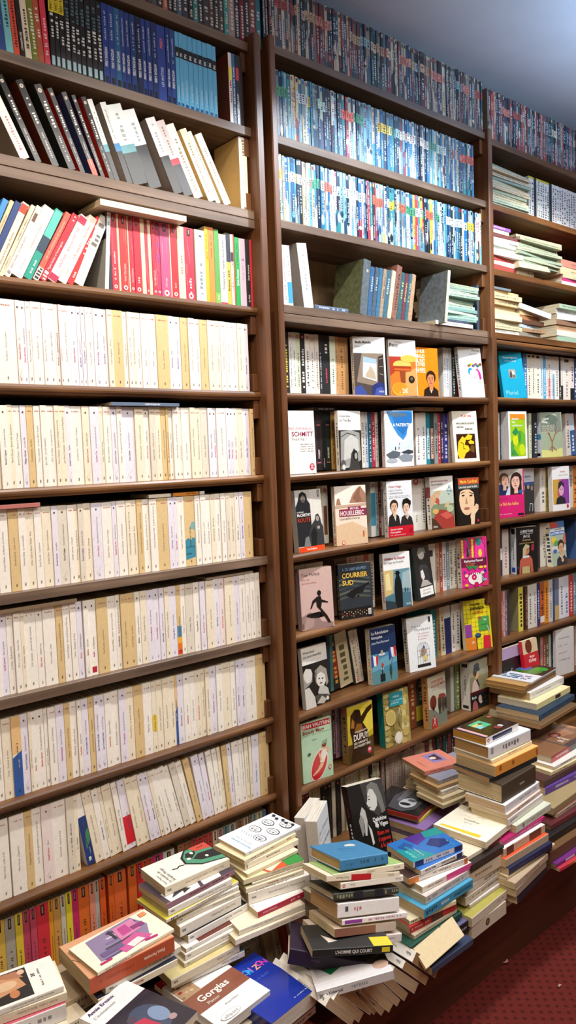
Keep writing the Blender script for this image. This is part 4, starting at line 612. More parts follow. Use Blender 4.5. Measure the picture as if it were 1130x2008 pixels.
CV['murakami'] = [('r', 0, 0, 108, 178, 'edf0f0'), T_(20, 144, 8, 'Haruki', '2a2c30', sp=2.4), T_(32, 131, 9.5, 'Murakami', '2a2c30', sp=2), T_(44, 119, 6, 'Chroniques', 'c04c44', sp=1), T_(44, 110, 6, 'de l\'oiseau', 'c04c44', sp=1), T_(44, 101, 6, 'à ressort', 'c04c44', sp=1), ('p', [34, 10, 34, 20, 90, 20, 92, 10], '2a2a2c')] + [('l', [38+i*10, 20, 38+i*10, 66, 42+i*8, 84, 56+i*3, 92], .8, '3a3c40') for i in range(6)] + [('l', [36, 46, 90, 46], .8, '3a3c40'), ('l', [36, 66, 90, 66], .8, '3a3c40'), ('p', [50, 50, 54, 72, 70, 74, 76, 56, 66, 48], '9c8c80'), ('p', [58, 70, 64, 82, 72, 74], '4c5c8c'), ('r', 62, 30, 74, 48, 'e0c868'), ('p', [54, 64, 60, 58, 66, 66], 'c8584c'), ('r', 94, 156, 101, 174, '24262a')]
CV['serpe'] = [('r', 0, 0, 108, 178, 'e8d828')] + [('l', [0, 18+i*16, 108, 18+i*16], .8, '6c6414') for i in range(10)] + [('l', [12+i*18, 0, 12+i*18, 178], .8, '6c6414') for i in range(6)] + [('r', 0, 46, 28, 92, '8c3c94'), ('r', 60, 64, 108, 116, '4c9c4c'), ('p', [0, 0, 0, 44, 44, 44, 50, 0], 'd87c28'), ('p', [74, 0, 78, 46, 108, 46, 108, 0], 'cc2438'), ('r', 44, 0, 48, 46, '3a3010'), ('e', 54, 50, 13, 9, '24345c'), ('e', 54, 53, 10, 6, '3c5c8c'), ('p', [62, 112, 68, 118, 74, 112, 68, 104], 'd03028'), ('l', [82, 106, 96, 100], 2, 'dce8dc'), ('l', [84, 100, 96, 106], 2, 'dce8dc'), ('l', [98, 80, 104, 58], 3, 'c8ccc8'), ('s', 72, 86, 26, 3, '2c5c2c'), ('l', [22, 26, 32, 30, 36, 24], 2, 'f0e8dc'), ('l', [26, 20, 34, 32], 2, 'f0e8dc'), T_(28, 158, 8.5, 'PHILIPPE', '26220c', bold=True, fit=52), T_(28, 143, 11, 'JAENADA', '26220c', bold=True, fit=62), T_(40, 129, 8, 'LA SERPE', 'c04c20', bold=True, fit=52), ('r', 95, 156, 102, 175, '24262a')]
CV['vautrin'] = [('r', 0, 0, 110, 178, 'b4d4b4'), ('r', 4, 156, 106, 174, 'b82434'), T_(55, 159.5, 11, 'JEAN VAUTRIN', 'f4e4dc', al='c', bold=True, fit=98), T_(5, 142, 11, 'Bloody Mary', '8c2c30', bold=True, fit=86), ('l', [4, 138, 106, 138], .6, '4c5c4c'), ('l', [106, 138, 106, 156], .6, '4c5c4c'), T_(38, 120, 4.5, 'Roman', '4c5c4c'), ('e', 60, 44, 28, 50, 'f0dcd0', -26), ('e', 60, 43, 25, 46, 'c42830', -26), ('p', [62, 50, 70, 82, 84, 88, 90, 70, 78, 48], 'ece0d4'), ('e', 80, 94, 8, 8, 'd8a484'), ('e', 80, 98, 8, 6, '7c2c20'), ('p', [66, 50, 78, 48, 72, 36, 56, 24, 36, 14, 34, 18, 54, 32], 'e4b08c'), ('p', [58, 76, 64, 80, 70, 56, 64, 54], 'e4b08c'), ('p', [90, 90, 100, 84, 94, 74, 88, 78], 'e4b08c'), ('e', 25, 82, 6, 5, '3c5044'), ('e', 88, 108, 4, 8, '8ca890'), ('e', 78, 106, 3, 7, '8ca890'), ('e', 98, 28, 5.5, 7, 'b82434'), ('e', 98, 28, 3.5, 4.5, 'b4d4b4')]
CV['dupuy'] = [('r', 0, 0, 110, 178, '4c3c1c'), ('p', [0, 60, 0, 178, 110, 178, 110, 70, 60, 60], 'c8b034'), ('p', [40, 150, 70, 170, 100, 178, 110, 178, 110, 90, 80, 80], 'e8d44c'), ('p', [10, 100, 14, 150, 34, 166, 56, 158, 60, 140, 84, 160, 108, 168, 108, 154, 88, 142, 66, 118, 86, 90, 90, 40, 96, 0, 8, 0, 20, 50, 16, 80], '34200f'), ('e', 44, 146, 14, 18, '24160c'), ('p', [30, 100, 40, 120, 60, 116, 66, 96, 50, 84], '8c5c28'), ('p', [14, 112, 20, 140, 30, 128, 28, 108], 'a87030'), T_(55, 92, 5, 'MARIE-BERNADETTE', 'ece4dc', al='c', bold=True, fit=78, cond=.8), T_(55, 68, 20, 'DUPUY', 'f4ece4', al='c', bold=True, fit=90, cond=.7), T_(24, 56, 7.5, 'LES AMANTS', 'f0e4d4', bold=True, fit=64), T_(24, 45, 7.5, 'DU PRESBYTÈRE', 'f0e4d4', bold=True, fit=72), ('e', 90, 26, 9, 11, 'd83048'), ('e', 90, 28, 6, 5, 'f0c8cc')]
CV['verne'] = [('r', 0, 0, 110, 178, 'a89858')] + [('e', (i*37) % 110, (i*53) % 178, 9+(i % 4)*4, 7+(i % 3)*4, c) for i, c in enumerate(['c8b878', '8c7c40', 'd4c88c', 'b09c54', '948850', 'c0ac64']*7)] + [('e', 26, 94, 22, 26, 'd0bc70'), ('e', 26, 94, 16, 20, 'c4b068'), ('r', 24, 128, 82, 172, '2c98a4'), T_(53, 155, 6.5, 'VERNE', 'e4f0ec', al='c', bold=True), T_(30, 144, 5.5, 'Le tour du monde', 'e4f0ec', fit=48), T_(30, 136, 5.5, 'en 80 jours', 'e4f0ec', fit=36), ('e', 54, 24, 17, 20, 'ddd8c4'), ('e', 54, 26, 11, 14, 'eae6d6'), ('l', [60, 120, 66, 60], 2, '5c5c8c'), ('e', 66, 76, 6, 20, '8c8450'), ('e', 88, 70, 8, 12, 'b0a060')]
CV['lieues'] = [('r', 0, 0, 110, 178, 'c4bea8'), T_(20, 152, 9, '20 000 LIEUES', 'b82c28', bold=True, fit=84), T_(20, 138, 9, 'SOUS LES MERS', 'b82c28', bold=True, fit=84), T_(24, 127, 4, 'Jules Verne', '5c5448'), ('p', [0, 0, 0, 70, 30, 64, 60, 40, 110, 50, 110, 0], '7c8474'), ('e', 28, 88, 20, 24, '6c2418'), ('p', [14, 74, 28, 56, 42, 74], '4c1c14'), ('p', [10, 0, 16, 30, 30, 44, 44, 30, 48, 0], 'b83028'), ('l', [20, 8, 40, 36], 3, 'e8e0d0'), ('l', [36, 6, 26, 38], 3, 'e8e0d0')] + figure(66, 40, 66, '3c342c') + figure(86, 44, 60, '4c4034') + figure(102, 48, 50, '34302a') + [('p', [56, 96, 70, 108, 96, 104, 106, 92, 80, 90], '8c3c2c')]
CV['buck'] = [('r', 0, 0, 110, 178, '8c8864'), ('r', 0, 120, 110, 178, '9c9a80'), ('p', [10, 60, 16, 96, 28, 110, 40, 104, 50, 86, 54, 60], 'd8bcb4'), ('e', 40, 124, 12, 17, 'd8a888'), ('p', [20, 130, 24, 150, 40, 158, 58, 150, 60, 138, 44, 136, 34, 116], '2c2824'), ('e', 42, 158, 16, 9, '34302c'), ('p', [36, 106, 44, 112, 56, 84, 54, 74], '3a3430'), ('r', 0, 54, 110, 66, '4c1c20'), ('r', 0, 0, 110, 54, '1e2422'), T_(8, 40, 10, 'Buck', 'd8d8d4', bold=True), ('p', [10, 0, 14, 26, 26, 36, 40, 20, 42, 0], 'b0605c'), ('e', 56, 34, 10, 14, 'd0b4a4'), ('e', 60, 22, 8, 6, 'e0c8b8'), ('l', [80, 30, 96, 38], 1.5, '5c6c64'), ('l', [84, 14, 98, 20], 1.5, '5c6c64')]
CV['pluriel'] = [('r', 0, 0, 110, 178, '1c9cbc'), T_(55, 152, 6.5, 'François Vigouroux', 'eef6f8', al='c', bold=True, fit=78), T_(55, 140, 5, 'Grand-père décédé', 'dcecf0', al='c', fit=56), ('r', 38, 76, 72, 110, 'a09890'), ('p', [40, 78, 46, 104, 56, 96, 52, 78], '4c4440'), ('e', 60, 96, 6, 8, 'd8ccc0'), ('p', [54, 78, 58, 90, 68, 88, 70, 78], '5c7060'), T_(12, 12, 17, 'Pluriel', '9cd4e0', fit=84)]
CV['green'] = [('r', 0, 0, 110, 178, 'f2f4f0'), ('r', 10, 10, 100, 168, '9cc81c'), ('p', [10, 10, 10, 60, 40, 90, 30, 40, 60, 10], '4ca03c'), ('p', [50, 60, 70, 110, 100, 90, 100, 40, 70, 44], '6cb42c'), ('e', 40, 70, 16, 20, 'd8dc1c'), ('e', 78, 34, 18, 22, 'c8e01c'), ('p', [20, 100, 44, 120, 60, 100, 40, 86], '2c8c4c'), ('r', 10, 148, 100, 168, 'e08c28'), T_(20, 146, 9, 'Antoine', 'f4f4e8', bold=True, fit=56), T_(20, 134, 7, 'Bello', 'f4f4e8', bold=True), T_(20, 122, 7, 'Les falsificateurs', 'f4f4e8', bold=True, fit=66), ('e', 64, 84, 8, 22, '3c9444'), ('e', 26, 26, 10, 8, '3c9444')]
CV['tree'] = [('r', 0, 0, 110, 178, '98a488'), ('r', 0, 100, 110, 178, '7c8478'), ('e', 40, 160, 50, 22, 'a8b49c'), ('p', [0, 0, 110, 0, 110, 36, 60, 26, 0, 30], 'ccc87c'), ('l', [54, 20, 58, 60, 44, 90, 30, 112], 6, '8c5c40'), ('l', [58, 60, 76, 90, 84, 120], 4, '8c5c40'), ('l', [44, 90, 50, 128, 40, 150], 3, '6c4c3c'), ('l', [76, 90, 98, 104], 2.5, '8c5c40'), ('l', [40, 26, 56, 44, 80, 24], 4, '9c644c'), ('l', [84, 120, 74, 146], 2.5, '6c4c3c'), ('e', 60, 150, 34, 18, '647064'), ('e', 30, 130, 24, 14, '748070'), T_(8, 150, 8, 'François', 'f0f0e8', bold=True), T_(8, 136, 8, 'Cheng', 'f0f0e8', bold=True)] + [('s', 8, 122-i*8, 60, 4, 'ece8c8') for i in range(4)]
CV['folles'] = [('r', 0, 0, 125, 180, 'b4a89c'), ('p', [0, 84, 4, 120, 26, 130, 52, 116, 60, 84], '1c2c54'), ('p', [40, 84, 52, 110, 80, 118, 116, 108, 125, 84], 'c8d0d8')] + head(36, 138, 48, 'd8a890', '5c4434', long=.2, face=.9) + head(90, 132, 58, 'e0b4a0', '34201c', long=1.0, face=-.5) + [('e', 112, 94, 10, 7, '2c5ca4'), ('r', 0, 0, 125, 84, 'd0246c'), T_(6, 68, 6, 'Victoria Mas', '6c1c40', fit=48), T_(5, 46, 11.5, 'Le Bal des folles', 'ecb45c', bold=True, fit=94), ('s', 6, 12, 60, 3, 'f0b4c8'), ('r', 94, 5, 123, 13, '24141c')]
CV['disparu'] = [('r', 0, 0, 110, 178, '3c4450'), ('p', [0, 20, 20, 110, 40, 124, 60, 112, 74, 124, 96, 120, 110, 90, 110, 0, 0, 0], '26282c'), ('e', 30, 104, 10, 12, '8c8078'), ('e', 64, 108, 10, 12, 'a8988c'), ('e', 92, 100, 9, 11, '8c8078'), ('r', 0, 124, 110, 178, 'e0e4ea'), ('r', 0, 112, 110, 124, '3c64a4'), T_(20, 158, 6, 'Patrick', '8c9098', fit=30), T_(8, 142, 10, 'Une disparue', '3c64a4', bold=True, fit=92), ('s', 20, 132, 60, 3, '9c9ca0'), ('l', [70, 10, 76, 40, 96, 36, 94, 8], 3, 'dce0e4')]
CV['violet'] = [('r', 0, 126, 110, 178, 'eceae8'), ('r', 0, 0, 110, 30, 'eceae8'), ('r', 4, 26, 106, 126, '8c3c9c'), ('p', [4, 126, 4, 26, 40, 26, 50, 126], 'c8a040'), ('p', [40, 26, 30, 70, 44, 126, 60, 126, 60, 26], 'b85c60'), ('p', [20, 26, 26, 50, 50, 60, 78, 50, 84, 26], '24202c'), ('e', 56, 84, 16, 24, 'd8a4b8'), ('p', [36, 84, 38, 112, 56, 120, 74, 108, 72, 90, 60, 104], '34243c'), ('e', 50, 86, 3, 1.6, '24202c'), ('e', 62, 86, 3, 1.6, '24202c'), T_(50, 154, 7, 'Simenon', 'c83c40', fit=44), ('s', 40, 142, 60, 3.4, '9c9ca0'), ('e', 94, 16, 7, 8, 'c8283c')]
CV['jacq'] = [('r', 0, 0, 110, 178, '1a1718'), T_(55, 157, 10, 'CHRISTIAN', 'eceae6', al='c', fit=70), ('r', 22, 152, 88, 153, 'eceae6'), T_(55, 138, 10, 'JACQ', 'eceae6', al='c', fit=34), T_(55, 125, 5.5, 'HOREMHEB', 'd8c078', al='c', sp=.6), T_(55, 114, 4.6, 'LE RETOUR DE LA LUMIÈRE', 'd8b868', al='c', fit=92), ('p', [14, 0, 18, 50, 34, 66, 72, 66, 84, 50, 88, 0, 76, 0, 72, 34, 70, 0, 28, 0, 26, 34, 24, 0], 'b85c48'), ('p', [28, 0, 30, 26, 68, 26, 72, 0], 'b8a870'), ('e', 54, 88, 14, 18, 'c47c58'), ('p', [32, 58, 34, 96, 48, 112, 66, 108, 70, 98, 52, 96, 48, 70, 50, 58], 'b8b088'), ('e', 60, 90, 3, 1.4, '1c1414'), ('r', 34, 60, 66, 68, 'd4d8d8'), ('p', [78, 84, 80, 108, 92, 110, 92, 86], '9c2c40'), ('r', 4, 20, 10, 30, '2c4ca0')]
CV['school'] = [('r', 0, 0, 110, 178, 'a8b8a0'), ('r', 0, 150, 110, 178, '3c78b8'), ('p', [0, 178, 40, 178, 70, 162, 50, 152, 0, 156], 'c84c40'), ('r', 0, 140, 110, 152, 'e8e8e0'), T_(60, 142, 7, 'JEAN L\'HÔTE', '2c3c5c', al='c', bold=True, fit=50), ('r', 0, 124, 110, 140, '2c6cb0'), T_(55, 127, 10, 'LA COMMUNALE', 'e4ecf4', al='c', bold=True, fit=102), ('e', 22, 104, 18, 14, 'e0c83c'), ('e', 40, 90, 20, 12, '5c9c54'), ('r', 0, 56, 110, 80, 'd8d4c8'), ('e', 24, 60, 16, 8, '3c68a8'), ('p', [30, 0, 34, 26, 60, 40, 92, 38, 108, 24, 108, 0], '1c2434'), ('p', [56, 38, 70, 24, 86, 38, 72, 44], 'ecece4')] + head(72, 70, 54, 'dca884', '2c2018') + [('e', 74, 20, 10, 8, 'dca884'), ('p', [88, 90, 100, 130, 110, 128, 110, 86], 'c86c60')]
FO = [  # key, x, y, yaw, back, w, h, t, colour, spine colour, spine print, label
('basile', 1.687, -.007, -15, 2.5, .115, .178, .016, 'f0f0ee', 'dcd8d0', 'S:4c4844:.1:.8', 'white-topped novel showing a bright window and blue cushions, cover outward'),
('pouy', 1.85, -.006, -9, 3, .112, .178, .012, 'f2f0ec', 'e4dcd0', '', 'novel with orange bar stools on its cover, priced at two euros'),
('rimbaud', 1.957, .008, -6, 2, .135, .16, .012, 'f0871c', 'd87414', '', 'orange poetry book with a black portrait of a young man'),
('willy', 2.222, -.005, -10, 7.4, .108, .178, .018, 'f8faf8', 'dcd8d4', 'S:3a3a3a:.15:.85', 'white book with blue-haired and pink-haired faces drawn on it'),
('schmitt', 1.396, -.006, -6, 1.8, .112, .178, .022, 'f4f0ea', 'e4dcd2', '', 'plain white theatre book with crimson lettering, beside the dark post'),
('bobin', 1.614, -.006, 6, 1, .108, .178, .014, 'f2f0ea', 'e8e2d4', 'S:4c4844:.1:.8', 'white-topped novel with a grey cave scene on the cover'),
('patiente', 1.815, -.006, -12, .5, .113, .178, .018, 'f2f5f6', 'd8d0cc', 'S:9c8c88:.2:.8', 'pale novel with blue watercolour clouds above grey stones'),
('platon', 2.172, -.006, -12, 5, .112, .178, .016, 'f4ecd8', 'e4d8c0', '', 'cream book with a yellow and brown painting under black lettering'),
('route', 1.442, -.004, 4, 3.8, .108, .178, .02, 'cfcac2', 'c0bab0', '', 'grey novel with a hooded man and child, orange base band'),
('houelle', 1.592, -.005, -10, 2.2, .115, .178, .018, 'f0e4d4', 'e4d4c0', 'S:a07060:.1:.6|O:c83040:.06:f0e4d4', 'beach-coloured novel with a brown rock and a crimson name plate'),
('hugo', 1.821, -.005, -5.5, 1.6, .11, .178, .018, 'e4e8ec', 'dcd8d0', 'S:7c7c80:.1:.8', 'pale book with a couple in black above a red base'),
('ispahan', 2.06, .012, -8, 2.9, .108, .178, .022, 'f4efe6', 'e8e2d8', 'S:4c4848:.1:.8|B:a83c4c:.6:.8', 'white-topped novel with a painted red turban and green landscape'),
('cardinal', 2.188, -.006, -4, 1.9, .11, .165, .014, '1e1a18', '2c2420', '', 'dark novel with a large pale face resting on a hand'),
('mcnab', 1.447, .0, -10, 2.8, .112, .178, .022, 'd4b4ac', 'c8aca4', '', 'pinkish novel with the black silhouette of a runner'),
('courrier', 1.603, .0, -15, 3.4, .117, .168, .014, '2c343c', '20262c', 'S:c8b070:.1:.8', 'dark worn novel with a night plane and yellow capitals'),
('empoli', 1.801, -.004, -9, 4, .111, .178, .018, 'f0f0ee', 'd8d4cc', 'S:a83c4c:.12:.45|S:4c4c50:.5:.8', 'novel with a man in a black overcoat on a snowy street'),
('jules', 1.968, .0, 9, 7.7, .108, .178, .016, '141416', '2c3c3c', '', 'black book with a woman in a hat and a white plate below'),
('pancol', 2.213, .006, -17, 3.6, .116, .178, .028, 'dc2c8c', 'd8ccc0', 'S:4c4044:.1:.7', 'pink patterned novel with yellow paws and a wine-red title band'),
('interdits', 1.448, -.003, 4.4, 4.7, .108, .178, .014, 'f0ece2', 'd8d0c0', '', 'white-topped novel with a black and white photo of a girl'),
('revol', 1.738, .004, -5, 3.3, .11, .178, .022, '1f3358', 'e0d4bc', 'S:b89c60:.1:.8', 'dark blue history book with waving tricolour flags'),
('murakami', 1.916, .002, -10, 5, .113, .178, .024, 'edf0f0', 'dcd4c8', 'S:4c4c50:.1:.8', 'white novel with a bird cage drawn at its foot'),
('serpe', 2.236, .01, -17, 6.2, .116, .178, .02, 'e8d828', 'd8d0a8', '', 'yellow gridded novel with purple, green, orange and red squares'),
('vautrin', 1.43, .0, -6.4, 1.8, .11, .178, .012, 'b4d4b4', 'c8c87c', '', 'mint green novel with a woman lying in a red bathtub'),
('dupuy', 1.613, -.005, -1.1, 1.1, .11, .178, .028, 'c8b034', '8c6a3c', 'S:3c2c18:.2:.8|O:c83038:.93:8c6a3c', 'thick yellow and brown novel with a woman lifting her arm'),
('verne', 1.786, .0, -6.4, 3.6, .11, .178, .03, '1f8480', '1f8480', '', 'patterned golden adventure book with a teal title square and spine'),
('lieues', 2.002, -.006, 5.8, 2.4, .11, .178, .026, 'c4bea8', 'c89458', 'S:6c4424:.1:.9', 'worn sea adventure book with red lettering and dark figures'),
('buck', 2.239, .0, -1.2, 1.3, .11, .178, .042, '8c8864', 'e8e4dc', 'b:2c2824:.88:.95|b:2c2824:.04:.1|S:5c5854:.3:.7:.12', 'thick white-spined novel showing a woman with upswept black hair'),
('pluriel', 2.487, .004, -14, 10, .113, .178, .016, '1c9cbc', '178aa8', '', 'glossy turquoise book with a small square photograph'),
('green', 2.501, -.004, -4.3, 1, .11, .178, .036, 'f2f4f0', 'd0ccc8', 'S:b8b0b0:.3:.7:.12', 'white-framed bright green book standing by the divider'),
('tree', 2.727, -.004, -15, 4.1, .115, .178, .04, '98a488', 'e8ecf0', 'B:4c9ccc:.4:.52|b:1c1c1c:.04:.1', 'grey-green book with a bare twisting tree'),
('folles', 2.44, .008, -15, 1.4, .13, .18, .016, 'd0246c', 'a81c54', '', 'pink-based novel with two young women side by side'),
('disparu', 2.609, .022, 2.9, .5, .11, .178, .02, 'e0e4ea', 'd0ccc8', '', 'pale-topped blue novel tucked behind the pink-based one'),
('violet', 2.804, -.003, -6.7, 1.5, .11, .178, .02, 'eceae8', 'dcd4cc', '', 'white novel with a violet and gold portrait'),
('jacq', 2.544, .0, -12, .3, .113, .178, .03, '1a1718', 'd8dce0', 'b:241c1c:.86:.98|S:5c5c6c:.3:.7:.2|b:2c4ca0:.04:.14', 'black novel with an Egyptian figure in red'),
('school', 2.799, -.003, 0, 4.7, .11, .178, .026, 'a8b8a0', 'e4dcc0', 'S:2c3c5c:.1:.9:.6', 'colourful novel with a schoolboy in a dark coat'),
]
TL_ = {'e': (1.640, 1.647), 'f': (1.413, 1.423), 'g': (1.187, 1.203), 'h': (.958, .974), 'i': (.727, .745), 'j': (.511, .529)}
def zrow(k, x):
    if k in TL_: a, b = TL_[k]; return a+(b-a)*min(1, max(0, (x-X2L)/(X2R-X2L)))
    return {'e3': 1.65, 'f3': 1.422, 'g3': 1.205, 'h3': .982, 'i3': .755}.get(k, ZA.get(k))
ROWK = {}
for k, ks in (('e', 'basile pouy rimbaud willy'), ('f', 'schmitt bobin patiente platon'), ('g', 'route houelle hugo ispahan cardinal'), ('h', 'mcnab courrier empoli jules pancol'), ('i', 'interdits revol murakami serpe'), ('j', 'vautrin dupuy verne lieues buck'), ('e3', 'pluriel'), ('f3', 'green tree'), ('g3', 'folles disparu violet'), ('h3', 'jacq school')):
    for q in ks.split(): ROWK[q] = k
for key, x, y, yaw, bk, w, h, t, col, sc, sp, lb in FO:
    a = math.radians(yaw); yr = y+w*math.sin(a)
    if yr < -.017: d = -.017-yr; x *= (D0+y+d)/(D0+y); y += d
    z = zrow(ROWK[key], x+w/2)+.0004
    M = Matrix.Translation((x, y, z)) @ Matrix.Rotation(a, 4, 'Z') @ Matrix.Rotation(-math.radians(bk), 4, 'X') @ FACEM @ Matrix.Translation((-t/2, 0, 0))
    book('display_book', lb, 'paperback', 'paperbacks displayed cover outward', t, h, w, col, M, sc, deco(t*1000, h*1000, sp, 3), CV[key], mat_=M_GLOSS)
# ------------------------------------------------------------------ long rows of slim novels
def slim_row(zk, row, name, group, desc, x0, x1, pal, bands, seed, h=.176, y=-.012, wr=(.0075, .0135), print_c=('c4ccd0', '1c2430'), m=None, z=None, bandp=.75):
    r = random.Random(seed); x = x0; n = 0; zz = ZA[zk] if z is None else z
    run, bc = 0, None
    while x < x1:
        w = r.uniform(*wr)*(1.8 if r.random() < .02 else 1)
        n += 1; c = r.choice(pal); t = w-.0005; T, H = t*1000, (h+r.uniform(-.003, .001))*1000
        if run <= 0: run, bc = r.choice((1, 1, 2, 3, 4)), (r.choice(bands) if r.random() < bandp else None)
        run -= 1; dark = sum(hexc(c)[:3]) < 1.35
        ink = print_c[0] if dark else r.choice((print_c[1], '8c2c3c', '2c4c8c'))
        ops = []
        c2 = r.choice(pal)
        if r.random() < .6: ops.append(('p', [0, 0, T, 0, T, r.uniform(.2, .5)*H, 0, r.uniform(.2, .5)*H], c2))
        if r.random() < .4: ops.append(('e', T/2, r.uniform(.1, .4)*H, T*.5, H*r.uniform(.03, .1), r.choice(pal)))
        ops.append(('s', T*.8, H*r.uniform(.05, .2), H*.38, T*.42, ink, dict(rot=90, seed=n)))
        ops.append(('r', T*.2, H*.92, T*.8, H*.98, r.choice(pal)))
        if bc: v = r.uniform(.6, .64); ops += [('r', 0, H*v, T, H*(v+.15), bc), ('s', T*.75, H*(v+.02), H*.1, T*.5, '2c2c30', dict(rot=90, seed=n))]
        else: ops.append(('s', T*.8, H*.6, H*.25, T*.55, ink, dict(rot=90, seed=n+5)))
        M = stand(x+w/2, y+r.uniform(0, .003), zz+.0003, 0, math.radians(r.uniform(-.6, .6)))
        book(name, lab(desc(c, bc), '', n, row), 'paperback', group, t, H/1000, .108, c, M, c, ops, mat_=m or M_GLOSS)
        x += w
SEA = ['24588c', '1f68a0', '3c88b4', '74a8c0', 'c4d0d0', 'd8dcdc', '18243c', '1f3044', '184c64', '3c8890', '98b0b8', '243434', 'a8bcb0', '2c709c', '58849c', '748c90', 'c0c4b4', '181c24', '8c2438', 'd0c098', '141c30', '2c4860', '20303c']
BND = ['f4f0e4', 'ecd03c', 'ec6c4c', '74b8d8', 'e8e4dc', 'b8dcd4', 'f0a08c', 'ece8a0', '4c9c74', 'c8d8e4']
dsl = lambda c, b: cname(c)+' slim novel'+(', '+cname(b)+' band' if b else '')
slim_row('b', 'the upper shelf of slim blue novels', 'slim_novel', 'slim novels on the middle case', dsl, X2L+.019, 2.295, SEA, BND, 11)
slim_row('c', 'the lower shelf of slim blue novels', 'slim_novel', 'slim novels on the middle case', dsl, X2L+.002, 2.335, SEA+['d8e4e8', 'e0e8ec', 'd0dce4', 'c8d4d8', 'd4dce0', 'b8ccd4', 'b84450', 'd0c050', 'd8b4bc', '4c98c4', '78b4cc'], BND, 12)
DIM = ['1c242c', '2c3c44', '24303c', '3c4c54', '4c3438', '6c3c3c', '8c5048', '5c6464', 'a89c8c', '2c5054', '40585c', 'c4b8a4', '1c1c20', '7c2c34', '34445c', 'b8a890', '8c7c6c']
DB = ['c87c6c', 'a84c48', 'd8c8a8', 'b89c7c', '8ca4a8', 'c4a894']
do = lambda c, b: cname(c)+' old novel'+(', '+cname(b)+' band' if b else '')
slim_row('a', 'the topmost row of the middle case', 'old_novel', 'old novels on top of the middle case', do, X2L+.001, 2.355, DIM, DB, 13, h=.172, m=M_CARD)
slim_row('a3', 'the topmost row of the far case', 'old_novel', 'old novels on top of the far case', do, X2R+.028, 3.16, DIM+['8c3438', 'a05048', 'b87c70'], DB, 14, h=.17, m=M_CARD, bandp=.4)
for i, (xx, zt, c) in enumerate(((1.315, 2.5565, '5c2024'), (1.325, 2.5565, '24344c'), (1.375, 2.5735, '1c2c44'), (1.384, 2.5735, '202428'))):
    book('pocket_novel', ('dark red', 'slate blue', 'navy blue', 'black')[i]+' pocket novel standing on top of the dark posts', 'paperback', 'pocket novels over the posts', .009, .17, .108, c, stand(xx+.0045, -.01, zt), c, deco(9, 170, 'S:c8c4bc:.06:.6:.5', i))
# a thick pair standing out at the start of the middle case's top row
# ------------------------------------------------------------------ upright books behind the displayed ones
S4 = .39823
up = lambda c: cname(c)+' upright paperback'
LP = '|O:c83844:.94:f0dcd4'
def brow(k, row, segs, y=.052, h=.175, **kw):
    srow('e', row, 'upright paperbacks behind the displayed ones', 'shelved_paperback', 'paperback', up, segs, h=h, y=y, z=zrow(k, 2.0)+.0002, **kw)
C1 = lambda s: [(540, S4, s)]
brow('e', 'the shelf with the orange bar stool novel', C1("50;75 1c1c1c S:e4d040:.1:.8;92 ecece4 S:4c4c4c:.1:.8:.3"+LP+";110 e8e8e0 S:4c4c4c:.1:.7:.3;132 d8e4c0 S:4c5c3c:.1:.7:.3"+LP+";155 1c1a1a S:e8e0dc:.1:.75:.45"+LP+";178 f0ece0 S:4c4040:.1:.7"+LP+";200 e8e4dc S:6c6464:.1:.7:.3|O:e8904c:.9:e8e4dc;222 e4d8c8 S:6c5c4c:.1:.7:.3;236 24282c S:c8ccd0:.1:.7;275 181818 T:e0485c:Le marabout:.2:.45|S:d8d8d8:.7:.85:.4;303 dce8cc S:5c6c4c:.1:.6:.3;318 c89c6c S:7c5430:.1:.8:.3;350 c4945c S:7c5430:.1:.8:.3|B:b8844c:.85:1;366 c09868 ;832 -;845 e8e4dc S:5c5c5c:.2:.8;858 e0e4ec S:4c5c8c:.2:.8;872 c8c8c4 ;893 2c3c3c S:c8ccc8:.1:.8;906 8c2428 "), y=.045)
brow('f', 'the shelf with the blue watercolour novel', C1("195;206 1c1a1c ;236 241c20 B:3c3034:.1:.85|b:c86470:.12:.78|b:2c2024:.14:.76|T:ece0e0:POIRET:.2:.5:.3;252 1c1c1c S:c8c0b8:.05:.2;281 1c2824 b:c86c74:.12:.78|b:2c3830:.14:.76|T:e4ece4:AURORE:.2:.5:.3;300 c89c50 S:6c4c20:.1:.8;312 7c4c34 ;430 -;446 e8e0cc S:5c5444:.1:.8;463 c8d8e4 S:2c4c7c:.1:.8;480 1c5c74 S:dce4e4:.1:.8;497 b02c44 S:f0dcdc:.1:.8;512 ece8e0 S:4c4c4c:.1:.8;524 2c2c2c ;697 -;722 ece8e0 S:5c5c5c:.1:.7:.3|B:f4f0e8:.0:.1;748 e8e8e4 S:5c6c7c:.1:.7:.3;766 148090 b:c8d8d8:.1:.7|S:14404c:.2:.6;786 1c3c44 b:d0a48c:.1:.7|S:3c2c24:.2:.6;805 8c8c88 S:2c2c2c:.1:.8;818 a82c3c S:f0dcdc:.1:.8;832 2c2834 S:d8c8e0:.1:.8;856 3c3c8c S:e4e4f0:.1:.8:.5;880 d8c8b4 S:6c5c4c:.1:.7"), y=.045)
brow('g', 'the shelf with the hooded figures novel', C1("215;240 c8c0a8 ;268 e0e0d4 b:7c4c34:.15:.65|O:c83844:.92:e0e0d4;475 -;498 dcdcd4 B:3c8ca8:.2:.8|O:c83844:.94:dcdcd4;514 b0c0c0 S:3c4c5c:.1:.8;528 7c1c24 S:e8d0d0:.1:.8;540 d8d4c8 ;676 -;722 e4e0d4 S:8c8478:.1:.4:.15|O:c8404c:.95:e4e0d4|B:f0ece4:.3:.7;745 dcd8cc S:5c5c5c:.1:.8;1012 -;1030 2c2c34 S:a8a8b0:.1:.8"), y=.048)
